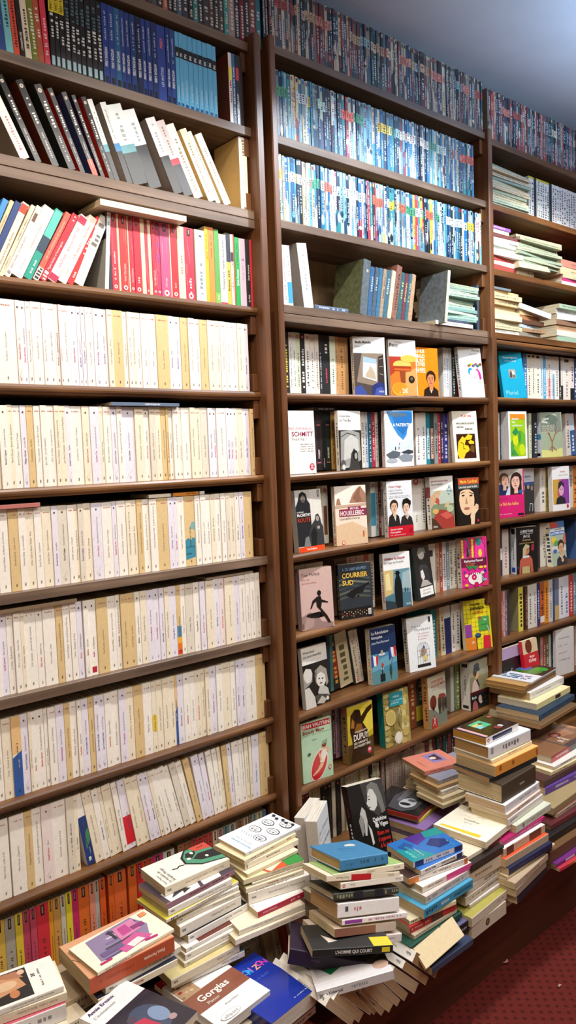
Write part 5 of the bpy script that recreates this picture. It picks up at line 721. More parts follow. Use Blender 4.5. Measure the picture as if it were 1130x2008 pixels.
brow('h', 'the shelf with the runner novel', C1("105;160 d4c8b0 ;245 dcd0bc ;300 -;362 6c5444;392 e0d0b8 O:c8404c:.95:e0d0b8;420 d8c8b4 O:c8404c:.95:d8c8b4;445 c8b8a0 ;468 b85c50 S:e8d8d0:.6:.9;494 d8ccb8 S:5c5040:.1:.8;735 -;792 e8e4dc b:3c3434:.75:.88|S:5c5c5c:.2:.6:.25;812 b89c7c S:5c4c3c:.1:.8;828 a84840 S:e8dcd4:.1:.8;846 e0dcd4 S:4c4c4c:.1:.8;862 7c8c9c S:dcdcdc:.1:.8;880 c8c8b8 S:4c4c44:.1:.8;900 d8d4c4 S:6c6458:.1:.8"), y=.05)
C3 = lambda s: [(540, S4, s)]
brow('i', 'the shelf with the bird cage novel', C3("262;275 24344c ;290 3c7068 ;325 1c1818@-7 B:8c2c20:.2:.7|S:d89c40:.1:.8:.5;387 c8bc94@-9 S:5c5434:.1:.8:.4|e;400 1c1c1c@-9 ;424 dcd0b8@-10 S:8c7c64:.1:.8|O:c83844:.05:dcd0b8;440 e0d8c8@-9 S:8c7c64:.1:.8;460 -;770 -;800 188088 S:c8e0e0:.1:.8;820 a0804c S:4c3418:.1:.8;842 d8ccac@-3 S:5c5034:.1:.8;872 1c2c64@-3 B:dcdcd4:.75:1;890 ece8e0 S:4c4c4c:.1:.8;916 e0dcd0 S:4c5c8c:.1:.8"), y=.05)
brow('j', 'the shelf with the mint green novel', C3("215;240 8c8c5c ;286 b8b498 S:5c5c44:.4:.8;303 4c3038 S:c8b0b0:.1:.8;320 c8a0a8 S:6c3c44:.1:.8;342 8c7c9c S:e0d8e8:.1:.8;510 -;540 -;660 -;698 8c4c2c S:d8b080:.1:.9;738 4c4c40 B:d8c83c:.1:.4|S:d8d8c8:.5:.85:.3;868 -;885 c8c8b8 @0;890 14706c S:c8e0dc:.1:.8;913 848c4c S:e4e4cc:.1:.8"), y=.05)
KP = ['b83c3c', '8c2c34', 'd8c8a8', 'd4c4a0', '241c18', 'd8ccb0', 'dcd0b4', 'd8c8a4', 'd0c09c', 'dcd0b0', '2c2420', 'b89c8c', 'c4a89c', 'd0bcac', 'c8b4a0', 'b8908c', 'c4b09c', 'ccb8a0', '7c3434', '1c5054', '8c3c3c', '1c3c4c', '245c54', 'a04038', '2c2c34']
rk = random.Random(5); xs = 1.43; segk = []
e_ = []
for i in range(62): segk.append((xs, xs+rk.uniform(.011, .018))); xs = segk[-1][1]
for i, (a, b) in enumerate(segk):
    if b > 2.34: break
    c = KP[int(i*len(KP)/62+rk.random()*2) % len(KP)]; t = b-a-.0005
    book('shelved_paperback', lab(up(c), '', i+1, 'the lowest row of the middle case'), 'paperback', 'upright paperbacks in the lowest row', t, .178+rk.uniform(-.006, .002), .11, c, stand((a+b)/2, .03+rk.uniform(0, .01), ZA['k']+.0003), c, deco(t*1000, 178, 'S:5c4838:.1:.75:.35|O:c04448:.93:e0d4bc' if i % 3 else 'S:e4dcd0:.1:.8:.4', i))
C7 = lambda s: [(930, .18921, s)]
brow('e3', 'the upper shelf of the far case', C7("520;557 4c7cb0@-1 S:dce4ec:.2:.8;600 e4dcc8 S:4c4c4c:.1:.7:.3|b:2c2c2c:.93:.98;640 e8e0cc S:4c4c4c:.1:.7:.3|b:2c2c2c:.93:.98;690 ece4d4 S:4c4c4c:.1:.7:.3|b:2c2c2c:.93:.98;722 dce0e0 S:4c4c4c:.1:.7:.3;750 58a8d0 S:e8f0f4:.1:.7;772 e8e4d8 S:4c4c4c:.1:.7:.3;802 e8a8a8 B:ece4d8:.5:1|S:6c3c3c:.1:.8;822 e4e0dc S:4c4c4c:.1:.7;842 6cb0cc B:e8e4dc:.6:1|S:2c4c5c:.1:.5;888 ece4dc S:5c5454:.1:.7:.3;905 1c1c1c S:e4e4e4:.05:.3:.6;928 d8d4cc B:1c1c1c:.0:.35;1000 e8e0d4 S:8c8478:.1:.7:.25|b:3c2c2c:.9:.97;1040 e8d8d4 B:1c1c1c:.0:.3|S:5c4c4c:.4:.8;1080 2c4468 S:dce0e8:.1:.8;1130 3c4c5c ;1190 d8d0c0 S:4c4c4c:.1:.8;1240 c8a890 S:4c3c30:.1:.8;1300 dcd8d0 S:4c4c4c:.1:.8"), y=.03)
brow('f3', 'the second shelf of the far case', C7("255;275 d0c8b8 ;298 1c2c3c S:a0b0c0:.1:.8;575 -;600 d4d8b8 S:6c6c4c:.1:.8;620 1c1c20 ;660 24282c S:b8b8b8:.1:.8:.5;965 -;1010 d8ccc0@-4 S:6c6054:.1:.8;1060 c8d0d8@-6 B:2c5c94:.0:.6|S:e0e8f0:.1:.5;1100 7c4c38 ;1160 d8d0c4 ;1220 3c4c5c ;1290 c8b8a4 "), y=.03)
brow('g3', 'the third shelf of the far case', C7("690;745 dcd4c8 S:5c5c64:.2:.4:.5|S:8c8478:.55:.85:.2;775 b8a458 S:5c4c20:.1:.8;800 3c3028 ;985 -;1030 d8d4cc S:5c5454:.5:.9;1075 e88c2c S:6c3418:.1:.8;1120 2c4c8c S:e4e4e4:.1:.8;1180 d8ccb8 ;1250 b8402c "), y=.03)
brow('h3', 'the fourth shelf of the far case', C7("270;300 1c2c44 B:dcdcdc:.35:.6;365 d8ccbc S:b86c78:.1:.6:.3;385 2c2c34 ;660 -;690 2c2420 ;770 dcd4c4 S:6c6458:.2:.7:.2;1060 -;1110 3c5c8c ;1170 d8ccb0 ;1240 b89478 "), y=.03)
FI = ['b85048', 'd8c4b0', '7c5c84', '2c2c38']
srow('e', 'the lower shelf of the far case', 'upright paperbacks on the far case', 'shelved_paperback', 'paperback', up, C7("285;308 b84c48 S:e8d0cc:.1:.8;330 d8b8a0 S:6c4c3c:.1:.8;352 7c6484 S:dcd0e0:.1:.8;378 3c343c ;465 -;513 e0d048/8c8460 S:1c1c1c:.1:.85:.5##yellow upright paperback with grey printed side;540 1c1a1a ;563 5c2c24 S:c89878:.1:.8;612 dcd8cc S:4c4c4c:.1:.8:.3;655 e0d8cc S:5c6c8c:.1:.8:.3;690 34346c S:c8c8e0:.1:.8;735 b85c28 S:3c1c10:.1:.8|B:e8e0d0:.05:.2;780 e08c24 S:7c3c10:.1:.8;822 d4ccc0 S:5c5c5c:.1:.8:.3;842 2c4c84 ;885 6c7484 B:c8a868:.0:.35;940 e4e4e8 S:5c5c64:.1:.8:.3;985 d8dce8 S:3c5c9c:.1:.6;1030 c83c30 S:f0d8d0:.1:.8;1060 6c8c9c S:e0e4e8:.1:.8;1110 3c4c5c ;1160 d8d0c0 ;1210 b89c84 "), y=.012, z=zrow('i3', 2.7)+.0003, h=.172)
srow('e', 'the bottom visible shelf of the far case', 'upright paperbacks on the far case', 'shelved_paperback', 'paperback', up, C7("600;650 1c1c1c S:b8b8b8:.1:.8;695 3c3430 ;720 c89c90 S:6c3c34:.1:.8;750 a83c34 S:e8d0c8:.1:.8;780 54683c S:dce0c8:.1:.8;805 d0c8b8 ;835 2c4c8c S:dce0ec:.1:.8;895 a84434 S:e8c8b8:.1:.8;915 b8ac9c ;940 2c2828 ;995 b8a490 S:6c5444:.1:.8;1045 8c3438 S:dcb8b0:.1:.8;1075 c8b8a8 ;1120 4c3434 ;1180 b89c84 "), y=.02, z=ZA['j3']+.0003, h=.172)
# standing white digests on the far upper case
srow('b3', 'the shelf of white digests', 'white digests on the far case', 'white_digest', 'magazine', lambda c: cname(c)+' digest with yellow foot', [(930, .18921, "575;"+';'.join('%d %s S:5c6470:.15:.9:.6|B:%s:.0:.12|B:d8c83c:.95:1' % (x, c, f) for x, c, f in ((600, 'e4e8e4', 'e8d44c'), (628, 'e8ece8', 'e8d44c')))+";652 2c343c ;"+';'.join('%d %s S:5c6470:.15:.9:.6|B:%s:.0:.12|B:d8c83c:.95:1' % (640+i*24, ('e8ece8', 'e0e4e0', 'ecece4')[i % 3], 'ecd43c') for i in range(1, 7))+";812 2c343c ;"+';'.join('%d %s S:5c6470:.15:.9:.6|B:%s:.0:.1' % (812+i*24, ('e8ece8', 'e0e4e0', 'ecdcd8')[i % 3], 'ecd43c' if i < 5 else 'e0dcd8') for i in range(1, 22)))], h=.165, y=.02)
# ------------------------------------------------------------------ things lying flat
def lie_at(P, yaw, z, t, L, w, name, label, cat, group, col, scol=None, spine='', front=(), pitch=0.0, rollx=0.0, hard=False, page='e6d7b4', mt=None):
    """P: world x, y of the left end of the spine edge; z: its underside"""
    R = Matrix.Translation((P[0], P[1], z)) @ Matrix.Rotation(yaw, 4, 'Z') @ Matrix.Rotation(-pitch, 4, 'Y') @ Matrix.Rotation(rollx, 4, 'X')
    M = R @ Matrix.Translation((L, 0, t/2)) @ LIE
    sp = deco(t*1000, L*1000, spine, int(z*1000)) if isinstance(spine, str) else spine
    return book(name, label, cat, group, t, L, w, col, M, scol, sp, front, mat_=mt or M_CARD, hard=hard, page=page)
def lying(px0, py0, px1, y, z, t, w, *a, **k):
    """spine from image column px0 to px1 at depth y"""
    x0, x1 = xat(px0, y, z), xat(px1, y, z)
    return lie_at((x0, y), k.pop('yaw', 0.0), z, t, (x1-x0)/math.cos(k.get('pitch', 0)), w, *a, **k)
def top_of(zk): return ZA[zk]+.1796
L_ = 'lying_paperback'
lying(197, 0, 366, -.03, ZA['C']+.1805, .014, .11, L_, 'cream paperback lying across the tops of the red paperbacks', 'paperback', None, 'e4d8c0', 'efe6d0', "t:5c5448:A. B. ROMANETTANE · QUAND LE BROUILLARD NE FAIT PLUS PEUR:.05:.9")
lying(218, 0, 352, -.012, top_of('E'), .008, .108, L_, 'thin slate blue paperback lying on the second shelf of cream paperbacks', 'paperback', None, '5c6c80', '64748c', 'S:dce0e8:.3:.5:.5')
lying(-60, 0, 79, -.01, top_of('F'), .009, .108, L_, 'thin pink paperback lying over the third shelf of cream paperbacks', 'paperback', None, 'c89088', 'b87068', '')
for a, b, c, s, lb in ((292, 336, 'ece4d0', '', 'short cream paperback lying on the third shelf, beside an orange one'), (340, 390, 'dc8c2c', 'T:3c2010:Claude Lelouch:.08:.85:.5', 'orange paperback with dark capitals lying on the third cream shelf'), (392, 402, 'd8d4cc', '', 'small greyish book end lying beside the orange paperback')):
    x0, x1 = xat(a, .0, top_of('F')), xat(b, .0, top_of('F'))
    lie_at((x0, .0), 0, top_of('F'), .0085, x1-x0-.001, .09, L_, lb, 'paperback', None, c, c, s)
lying(-40, 0, 151, -.008, top_of('G'), .008, .108, L_, 'thin wood-brown booklet lying over the start of the fourth cream shelf', 'paperback', None, 'a08c74', '9c8468', '')
lying(405, 0, 496, .0, top_of('G'), .006, .108, L_, 'thin grey booklet lying over the end of the fourth cream shelf', 'paperback', None, 'c8bca8', 'b8a890', '')
lying(616, 0, 658, .035, zrow('f', 1.7)+.1795, .01, .1, L_, 'dark navy paperback lying on the uprights near the grey cave novel', 'paperback', None, '24304c', '2c3850', 'S:dce0ec:.1:.8:.5')
lying(815, 0, 870, .03, zrow('f', 2.1)+.1795, .012, .1, L_, 'tan paperback lying on the uprights beside the watercolour novel', 'paperback', None, 'b89c74', 'a88c64', 'S:5c4830:.3:.7')
# shelf d of the middle case: thin pale books, hardbacks leaning, a pile of pale green magazines
hb = lambda c: cname(c)+' old hardback'
sr8 = [(520, .5398, "60;70 e0e4e4@-2 S:9ca0a4:.1:.8;88 ecdce4@-2 S:a0a0a8:.1:.8;105 e4e8ec@-3 B:3c9cd4:.05:.4|S:9ca0a8:.5:.9;143 -;178 eef0ee/8c8074@-7^.178 S:9ca4a8:.2:.8:.25#")]
srow('d', 'the shelf with the old hardbacks', 'pale paperbacks beside the old hardbacks', 'shelved_paperback', 'paperback', up, sr8, h=.165, y=-.005)
sr9 = [(520, .5398, "345;372 58646c/6c7450@9^.168! S:a8a8a0:.7:.85##big olive green hardback with slate spine;388 2c5c88@9! S:b8c4cc:.5:.8;402 44586c@10! S:b8c4cc:.5:.8;415 2c6c94@10! ;428 a08c74@11! S:5c4c3c:.4:.8;444 34647c@11! S:b8c4cc:.5:.8;458 d8ccb0@12 ;478 8c5c4c@13^.172! S:3c2c24:.1:.8;494 2c5c64@12! S:c8b878:.4:.8;507 6c2c3c@12! S:c8b878:.4:.8;519 2c6474@12! S:c8b878:.4:.8;534 b89474@11! ")]
srow('d', 'the shelf with the old hardbacks', 'old hardbacks leaning on the middle case', 'old_hardback', 'hardback book', hb, sr9, h=.152, y=-.008, w=.12, mat_=M_CLOTH)
book('old_hardback', 'large grey hardback jutting forward beside the pile of pale green magazines', 'hardback book', 'old hardbacks leaning on the middle case', .012, .17, .13, '7c8484', stand(xat(874, -.05, ZA['d']), -.052, ZA['d']+.002, math.radians(-8), math.radians(7)), 'd8d0b8', (), mat_=M_CLOTH)
x0 = xat(617, -.005, ZA['d']); lie_at((x0, -.008), 0, ZA['d']+.0002, .014, .135, .1, 'lying_hardback', 'small slate blue hardback lying at the feet of the olive one', 'hardback book', None, '8c6c50', '4c6078', 'S:d0d4dc:.1:.85:.4', hard=True)
zz = ZA['d']+.0003
mg = random.Random(3)
for i, (t, c, a, b, lb) in enumerate(((.013, 'f0f0ec', 855, 928, 'white box-like paperback at the foot of the green magazine pile'), (.009, '3c4c64', 870, 920, 'thin navy booklet on the white one under the green magazines'))):
    lie_at((xat(a, -.022, zz), -.022), 0, zz, t, xat(b, -.022, zz)-xat(a, -.022, zz), .13, L_, lb, 'paperback', None, c, c, 'S:6c6c70:.3:.8:.4'); zz += t+.0003
GN = ['88aca0', '9cbcac', 'b4c8b4', '7ca49c', 'a8c0ac', 'c8ccb0', '8cb0a4', 'a0b8a8', 'b8c8b0', '90a898', 'a8b498']
def pile(x0, x1, y, z, n, cols, names, lb, cat, group, seed, tr=(.006, .012), w=.13, zmax=9, sp='S:5c6458:.1:.9:.3', jx=.006, tilt=0.0):
    r = random.Random(seed); zt = z
    for i in range(n):
        t = r.uniform(*tr)
        if zt+t > zmax: break
        c = cols[i % len(cols)] if isinstance(cols, list) else cols
        lie_at((x0+r.uniform(-jx, jx), y+r.uniform(-.008, .008)), math.radians(r.uniform(-3, 3)), zt, t, (x1-x0)+r.uniform(-.01, .01), w, names, lb(c, i), cat, group, c, c, sp if r.random() < .7 else '', pitch=tilt); zt += t+.0004
    return zt
nth = ('lowest', 'second lowest', 'third from the foot', 'fourth from the foot', 'fifth from the foot', 'sixth from the foot', 'seventh from the foot', 'eighth from the foot', 'ninth from the foot', 'tenth from the foot', 'eleventh from the foot', 'twelfth from the foot', 'thirteenth from the foot')
pile(xat(876, -.012, zz), xat(936, -.012, zz), -.012, zz, 11, GN, 'magazine', lambda c, i: '%s magazine, %s, in the pile beside the old hardbacks' % (cname(c), nth[i]), 'magazine', 'magazines piled beside the old hardbacks', 4, (.009, .012), zmax=ZA['c']-.05)
book('shelved_paperback', 'dark navy upright book standing behind the green magazine pile', 'paperback', None, .012, .16, .1, '2c3c50', stand(2.328, .0, ZA['d']+.0003), '34485c')
# far upper case
FX = X2R+.03
pile(FX, xat(1039, -.01, ZA['b3']), -.01, ZA['b3']+.0003, 13, ['9cb8a8', 'b0c4b0', 'd0ccac', 'c8c4a4', 'a8bca8', 'd8ceb0', 'dcd0b4', 'c8c8ac', '94b4ac', 'd0c8ac', 'd8c8a8', 'dcc8a8'], 'magazine', lambda c, i: '%s magazine, %s, in the pile beside the white digests' % (cname(c), nth[i]), 'magazine', 'magazines piled beside the white digests', 21, (.008, .0135), zmax=ZA['b3']+.165, tilt=0)
zt = pile(FX, xat(1020, -.01, ZA['c3']), -.01, ZA['c3']+.0003, 9, ['a83c34', 'e8e8dc', 'b03c34', 'ecece4', 'e8ece8', 'e4e8e0', 'e4e4d8', '6c2c2c', 'd8ccac'], L_, lambda c, i: '%s flat book, %s, in the first pile of the third shelf' % (cname(c), nth[i]), 'paperback', 'flat books by the divider, third shelf', 22, (.013, .018), zmax=ZA['c3']+.142)
lie_at((FX, -.01), 0, zt, .013, .12, .12, L_, 'cream flat book just under the purple one by the divider', 'paperback', None, 'e8e0c4', 'ece4cc'); zt += .0135
lie_at((FX, -.012), 0, zt, .012, .128, .12, L_, 'purple flat book on top of its pile by the divider', 'paperback', None, '7c4c9c', '8c54ac', 'S:e0d0ec:.3:.8:.4')
zt = ZA['c3']+.0003
lie_at((2.56, -.01), 0, zt, .02, .115, .12, L_, 'thick cream flat book under the sagging grey magazines', 'paperback', None, 'd8ccac', 'dcd0b0', 'S:8c7c5c:.1:.4'); zt += .0205
for i in range(3):
    lie_at((2.545+i*.004, -.03+i*.004), math.radians(-4+i), zt, .008, .19, .13, 'magazine', ('sagging grey magazine at the foot of its pile on the thick cream book', 'beige magazine on the lowest sagging grey one', 'buff magazine midway up the sagging pile')[i], 'magazine', 'sagging magazines on the far case', ('a8a890', 'c8bc98', 'b8b494')[i], ('b4b49c', 'ccc0a0', 'c0b898')[i]); zt += .0084
pile(2.565, xat(1100, -.012, zt), -.012, zt, 9, ['90a48c', 'a4ac94', '98a894', '8c9c88', 'a8b098', '9ca890', 'b0b49c', 'a4a88c', 'b4b494'], 'magazine', lambda c, i: '%s magazine, %s, in the tall grey-green pile' % (cname(c), nth[i]), 'magazine', 'magazines in the tall grey-green pile', 24, (.009, .0125), zmax=ZA['c3']+.178)
zt = ZA['c3']+.0003
for i, (t, c, s, lb) in enumerate(((.014, 'f0ecec', 'f0ecec', 'white flat book at the foot of the pile with the pink one'), (.012, 'b82c6c', 'c03474', 'magenta flat book lying on a white one'), (.012, 'b8b090', 'c0b898', 'greyish flat book lying on the magenta one'), (.03, 'd0b490', 'd8bc98', 'thick tan flat book in the pile with the pink one'), (.028, 'c47868', 'cc8070', 'thick salmon pink flat book, topmost of its pile'))):
    lie_at((xat(1102, -.012, ZA['c3'])+(.0, .005, .01, -.01, -.005)[i], -.012), math.radians((0, 2, -2, 1, 0)[i]), zt, t, .2, .13, L_, lb, 'paperback', 'flat books in the pink-topped pile', c, s, 'S:6c5c4c:.1:.6:.25'); zt += t+.0005
zt = pile(FX, xat(1022, -.012, ZA['d3']), -.012, ZA['d3']+.0003, 9, ['dcd8c8', 'd8c8a0', 'b0a488', 'd8ccac', 'c8bc98', 'd8c090', 'd0b488', 'd8c094', 'cbb184'], L_, lambda c, i: '%s worn flat book, %s, in the pile beside the divider' % (cname(c), nth[i]), 'paperback', 'worn flat books by the divider, fourth shelf', 31, (.014, .02), zmax=ZA['d3']+.168)
lie_at((FX, -.01), 0, zt, .008, .128, .12, L_, 'slate grey thin book, topmost of the worn pile by the divider', 'paperback', None, '5c6878', '6c7884')
zt = ZA['d3']+.0003
for i, (t, c, lb) in enumerate(((.016, '8c8474', 'dull brown flat book lowest under the folded wrappers'), (.014, '9c7c5c', 'brown thin flat book second under the folded wrappers'), (.013, 'b0c0cc', 'pale blue thin booklet among worn flat books'), (.016, '5c3c2c', 'dark brown flat book in the middle worn pile'), (.016, 'a8704c', 'rust flat book with curled wrapper in the middle pile'), (.018, 'd0b484', 'tan flat book under the tilted white one'))):
    lie_at((2.57+(.0, .015, -.005, .01, .0, .0)[i], -.015), math.radians((2, -3, 3, -2, 4, 0)[i]), zt, t, .145, .125, L_, lb, 'paperback', 'worn flat books in the middle pile', c, c, 'S:4c4438:.2:.6:.3'); zt += t+.0005
lie_at((2.555, -.02), math.radians(-6), zt+.004, .02, .19, .13, L_, 'white flat book tilted atop the middle worn pile', 'paperback', None, 'd0c8bc', 'e8ecec', '', pitch=math.radians(-9))
zt = pile(xat(1095, -.015, ZA['d3']), 3.03, -.015, ZA['d3']+.0003, 8, ['98b49c', 'd8d4c8', 'b89068', '8c6c54', 'e4e8ec', 'ece8e4', 'a4bca4', 'c8b890'], L_, lambda c, i: '%s flat book, %s, in the far pile of the fourth shelf' % (cname(c), nth[i]), 'paperback', 'flat books in the far pile, fourth shelf', 33, (.015, .024), zmax=ZA['d3']+.155)
# ------------------------------------------------------------------ piles on the bench
CROP = dict(A=(100, 1560, .2655), B=(350, 1560, .2655), M=(250, 1640, .2212), Q=(420, 1580, .1947), Z=(0, 1840, .3009), G=(300, 1840, .3009),
            C=(560, 1620, .2212), F=(560, 1820, .2832), S=(750, 1600, .2212), V=(580, 1460, .3097), R=(880, 1380, .2212), T=(880, 1580, .2212), K=(930, 1020, .1892), P=(0, 0, 1))
def px(c, u, v): o = CROP[c]; return o[0]+o[2]*u, o[1]+o[2]*v
def flat(PL, PR, t, w, name, label, col, scol=None, spine='', front=(), tilt=0.0, hard=False, page='e0cfa8', mt=None, group=None, cat='paperback', sag=0):
    """PL, PR: ends of the upper spine edge; tilt (degrees) lifts the fore-edge"""
    es = (PR-PL); L = es.length; es = es.normalized(); up = Vector((0, 0, 1)); up = (up-es*up.dot(es)).normalized(); ed = es.cross(up)*-1
    if ed.y < 0: ed = -ed
    a = math.radians(tilt); ed, up = ed*math.cos(a)+up*math.sin(a), up*math.cos(a)-ed*math.sin(a)
    o = PR - up*(t/2); z = -es
    M = Matrix(((up.x, ed.x, z.x, o.x), (up.y, ed.y, z.y, o.y), (up.z, ed.z, z.z, o.z), (0, 0, 0, 1)))
    sp = deco(t*1000, L*1000, spine, int(L*9999)) if isinstance(spine, str) else spine
    return book(name, label, cat, group, t, L, w, col, M, scol, sp, front, mat_=mt or M_CARD, hard=hard, page=page, rnd=.0012)
def heap(zt, items, k=1.0, group=None):
    """items top to bottom: crop, uL, vL, uR, vR, thickness mm, width mm, cover, spine colour, spine print, label, art, options"""
    for it in items:
        c, uL, vL, uR, vR, t, w, col, sc, sp, lb = it[:11]; t *= k; fr = it[11] if len(it) > 11 else (); op = it[12] if len(it) > 12 else {}
        op = dict(op); zt -= op.pop('drop', 0)
        PL, PR = atz(*px(c, uL, vL), zt), atz(*px(c, uR, vR), zt)
        if 'L' in op: PR = PL+(PR-PL).normalized()*op.pop('L')
        if 'Lr' in op: PL = PR+(PL-PR).normalized()*op.pop('Lr')
        flat(PL, PR, t/1000, w/1000, op.pop('name', 'pile_book'), lb, col, sc, sp, CV.get(fr, ()) if isinstance(fr, str) else fr, group=op.pop('group', group), **op)
        zt -= t/1000+.0006
    return zt
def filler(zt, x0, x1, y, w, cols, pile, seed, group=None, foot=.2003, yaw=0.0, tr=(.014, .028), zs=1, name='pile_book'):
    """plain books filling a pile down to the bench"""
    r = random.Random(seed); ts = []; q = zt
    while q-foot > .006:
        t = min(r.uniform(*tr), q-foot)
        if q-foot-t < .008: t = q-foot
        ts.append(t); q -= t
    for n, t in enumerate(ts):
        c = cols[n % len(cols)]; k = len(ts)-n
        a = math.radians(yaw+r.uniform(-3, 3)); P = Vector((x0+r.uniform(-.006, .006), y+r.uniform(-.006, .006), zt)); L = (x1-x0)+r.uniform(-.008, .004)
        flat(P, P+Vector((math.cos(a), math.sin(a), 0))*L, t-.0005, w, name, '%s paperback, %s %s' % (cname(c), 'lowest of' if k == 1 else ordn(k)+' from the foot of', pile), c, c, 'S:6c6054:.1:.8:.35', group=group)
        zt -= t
PB = 'print on the pages'
CRM, WHT, GRC = 'ece0c6', 'f0ebe2', 'ddd6c6'
FS = lambda au, ti='', c='4a423a': 't:%s:%s:.1:.6|T:2a2624:folio:.91:.06:.3' % (c, (au+'  '+ti).strip())
# --- first column: painting-covered paperback at the corner
CV['daudet'] = [('r', 0, 0, 108, 178, 'f2ede4'), ('r', 8, 52, 100, 168, '2a2422'), ('e', 50, 130, 16, 14, 'd0885c'), ('p', [30, 120, 44, 60, 80, 70, 90, 110, 66, 130], 'c89068'), ('e', 60, 96, 14, 22, 'd8b48c'), ('p', [70, 60, 96, 70, 98, 110, 80, 90], 'b07858'), ('e', 28, 84, 12, 9, 'c07c50'), ('e', 88, 62, 8, 7, 'e0b898'), T_(60, 40, 7, '2€', '2a2624', bold=True), ('s', 20, 30, 60, 4, '8c847c')]
zt = heap(.473, [('Z', -170, 532, 415, 310, 11, 108, 'f2ede4', WHT, FS('Alphonse Daudet', 'Lettres de mon moulin'), 'white paperback with a dark figure painting, on the corner pile', 'daudet', dict(Lr=.178)),
  ('Z', -150, 560, 436, 348, 18, 108, CRM, CRM, FS('Arthur Cohen', 'Belle et Roman', '8c6c5c'), 'cream paperback second from the top of the corner pile', (), dict(Lr=.178)),
  ('Z', -130, 640, 430, 425, 32, 112, 'c85c6c', 'e8e4e4', 'S:8c8890:.9:.96:.3|S:8c8890:.1:.5:.3', 'white-spined paperback with pink cover low on the corner pile', (), dict(Lr=.18))])
filler(zt, .43, .6, -.30, .11, [CRM, 'd8ccb8', 'c4b49c'], 'the corner pile', 41)
# --- second column: pale city print on the thick orange one
CV['ferr'] = [('r', 0, 0, 108, 187, 'efe6d0'), ('p', [22, 160, 100, 150, 106, 40, 60, 26, 14, 50], '8c7c9c')] + [('p', [18+i*14, 150-i*9, 24+i*14, 152-i*9, 26+i*13, 70-i*6, 20+i*13, 66-i*6], c) for i, c in enumerate(('5c4c7c', 'a898b8', '4c4450', '7c6c94', 'c8b8cc', '4c3c5c'))] + [('p', [10, 110, 40, 120, 52, 60, 20, 40], 'c85c94'), ('p', [14, 90, 30, 96, 36, 66, 20, 58], 'e8dcd8'), ('p', [50, 96, 96, 90, 98, 40, 56, 44], 'd080a8'), ('p', [60, 86, 90, 82, 92, 60, 62, 62], 'b84888'), ('r', 62, 30, 76, 60, '8c3c74'), ('r', 30, 100, 44, 150, '6c5c84'), ('r', 62, 96, 96, 102, '3c3440'), ('r', 12, 140, 18, 166, 'b82464'), ('p', [6, 36, 10, 64, 16, 62, 12, 34], 'b82474'), ('r', 86, 8, 100, 24, 'e88c5c')]
zt = heap(.492, [('A', 345, 1310, 910, 985, 7, 108, 'efe6d0', 'e8dcc4', 'S:6c5c4c:.4:.9:.4', 'cream paperback with a violet city print, lying on the thick orange one', 'ferr'),
  ('A', 285, 1358, 910, 1040, 33, 135, 'd8a078', 'b8502c', 'T:f0dcc8:Elena Ferrante:.12:.3:.26|S:9c4020:.5:.9:.2', 'thick orange-spined book under the pale city print', (('s', 110, 40, 60, 10, '9c4c2c', dict(rot=90)), ('l', [60, 180, 90, 196], 1.5, '5c2c18')), dict(page='dcc8a4', mt=M_CARD)),
  ('A', 450, 1395, 960, 1108, 14, 108, GRC, GRC, FS('André Gide', 'Si le grain ne meurt'), 'greyish paperback just below the thick orange-spined book', (), dict(Lr=.178)),
  ('A', 480, 1440, 935, 1205, 15, 108, '2c3048', CRM, 'T:a83c4c:Muriel Barbery:.45:.3:.34|T:2a2624:folio:.91:.06:.3', 'cream-spined paperback with dark cover, fourth on the orange book\'s pile', (), dict(Lr=.178))])
filler(zt, .565, .73, -.245, .115, ['b8a484', 'd8c8a8', '6c5c50', GRC, 'c4b090', 'd4ccc0', 'b0a08c'], 'the orange book\'s pile', 42)
# --- third column
CV['monge'] = [('r', 0, 0, 108, 180, 'f1ebdc'), ('p', [10, 0, 24, 60, 52, 90, 82, 84, 108, 60, 108, 0], '181818'), ('p', [14, 0, 28, 56, 54, 84, 80, 78, 104, 58, 108, 20, 108, 0], '4c9474'), ('p', [30, 0, 44, 50, 60, 62, 74, 40, 68, 0], '1c1a1a'), ('p', [64, 62, 76, 74, 92, 64, 90, 40, 78, 44], '1c1a1a'), ('p', [78, 0, 86, 40, 108, 46, 108, 0], 'c84838'), ('e', 66, 70, 5, 5, 'efe8da'), ('e', 50, 30, 5, 4, 'efe8da'), ('e', 84, 52, 6, 4, 'efe8da'), ('l', [96, 30, 96, 14, 100, 12], 2, '2c1414'), ('l', [50, 92, 54, 104, 48, 112, 52, 124], 3.4, '1c1a1a'), T_(8, 162, 5.5, 'Pierre Magnan', '4c463e', fit=54), T_(8, 150, 7.5, 'Le mystère de', '2c2824', fit=78), T_(8, 139, 7.5, 'Séraphin Monge', '2c2824', fit=86)]
CV['roman'] = [('r', 0, 0, 112, 180, '4c404c'), ('p', [0, 180, 40, 180, 56, 120, 30, 90, 0, 100], 'ece8e4'), ('p', [10, 170, 30, 150, 20, 120], '3c3038'), ('p', [0, 90, 24, 84, 30, 30, 0, 40], 'e8e4e0'), ('p', [6, 140, 24, 134, 14, 116], '2c2428')]
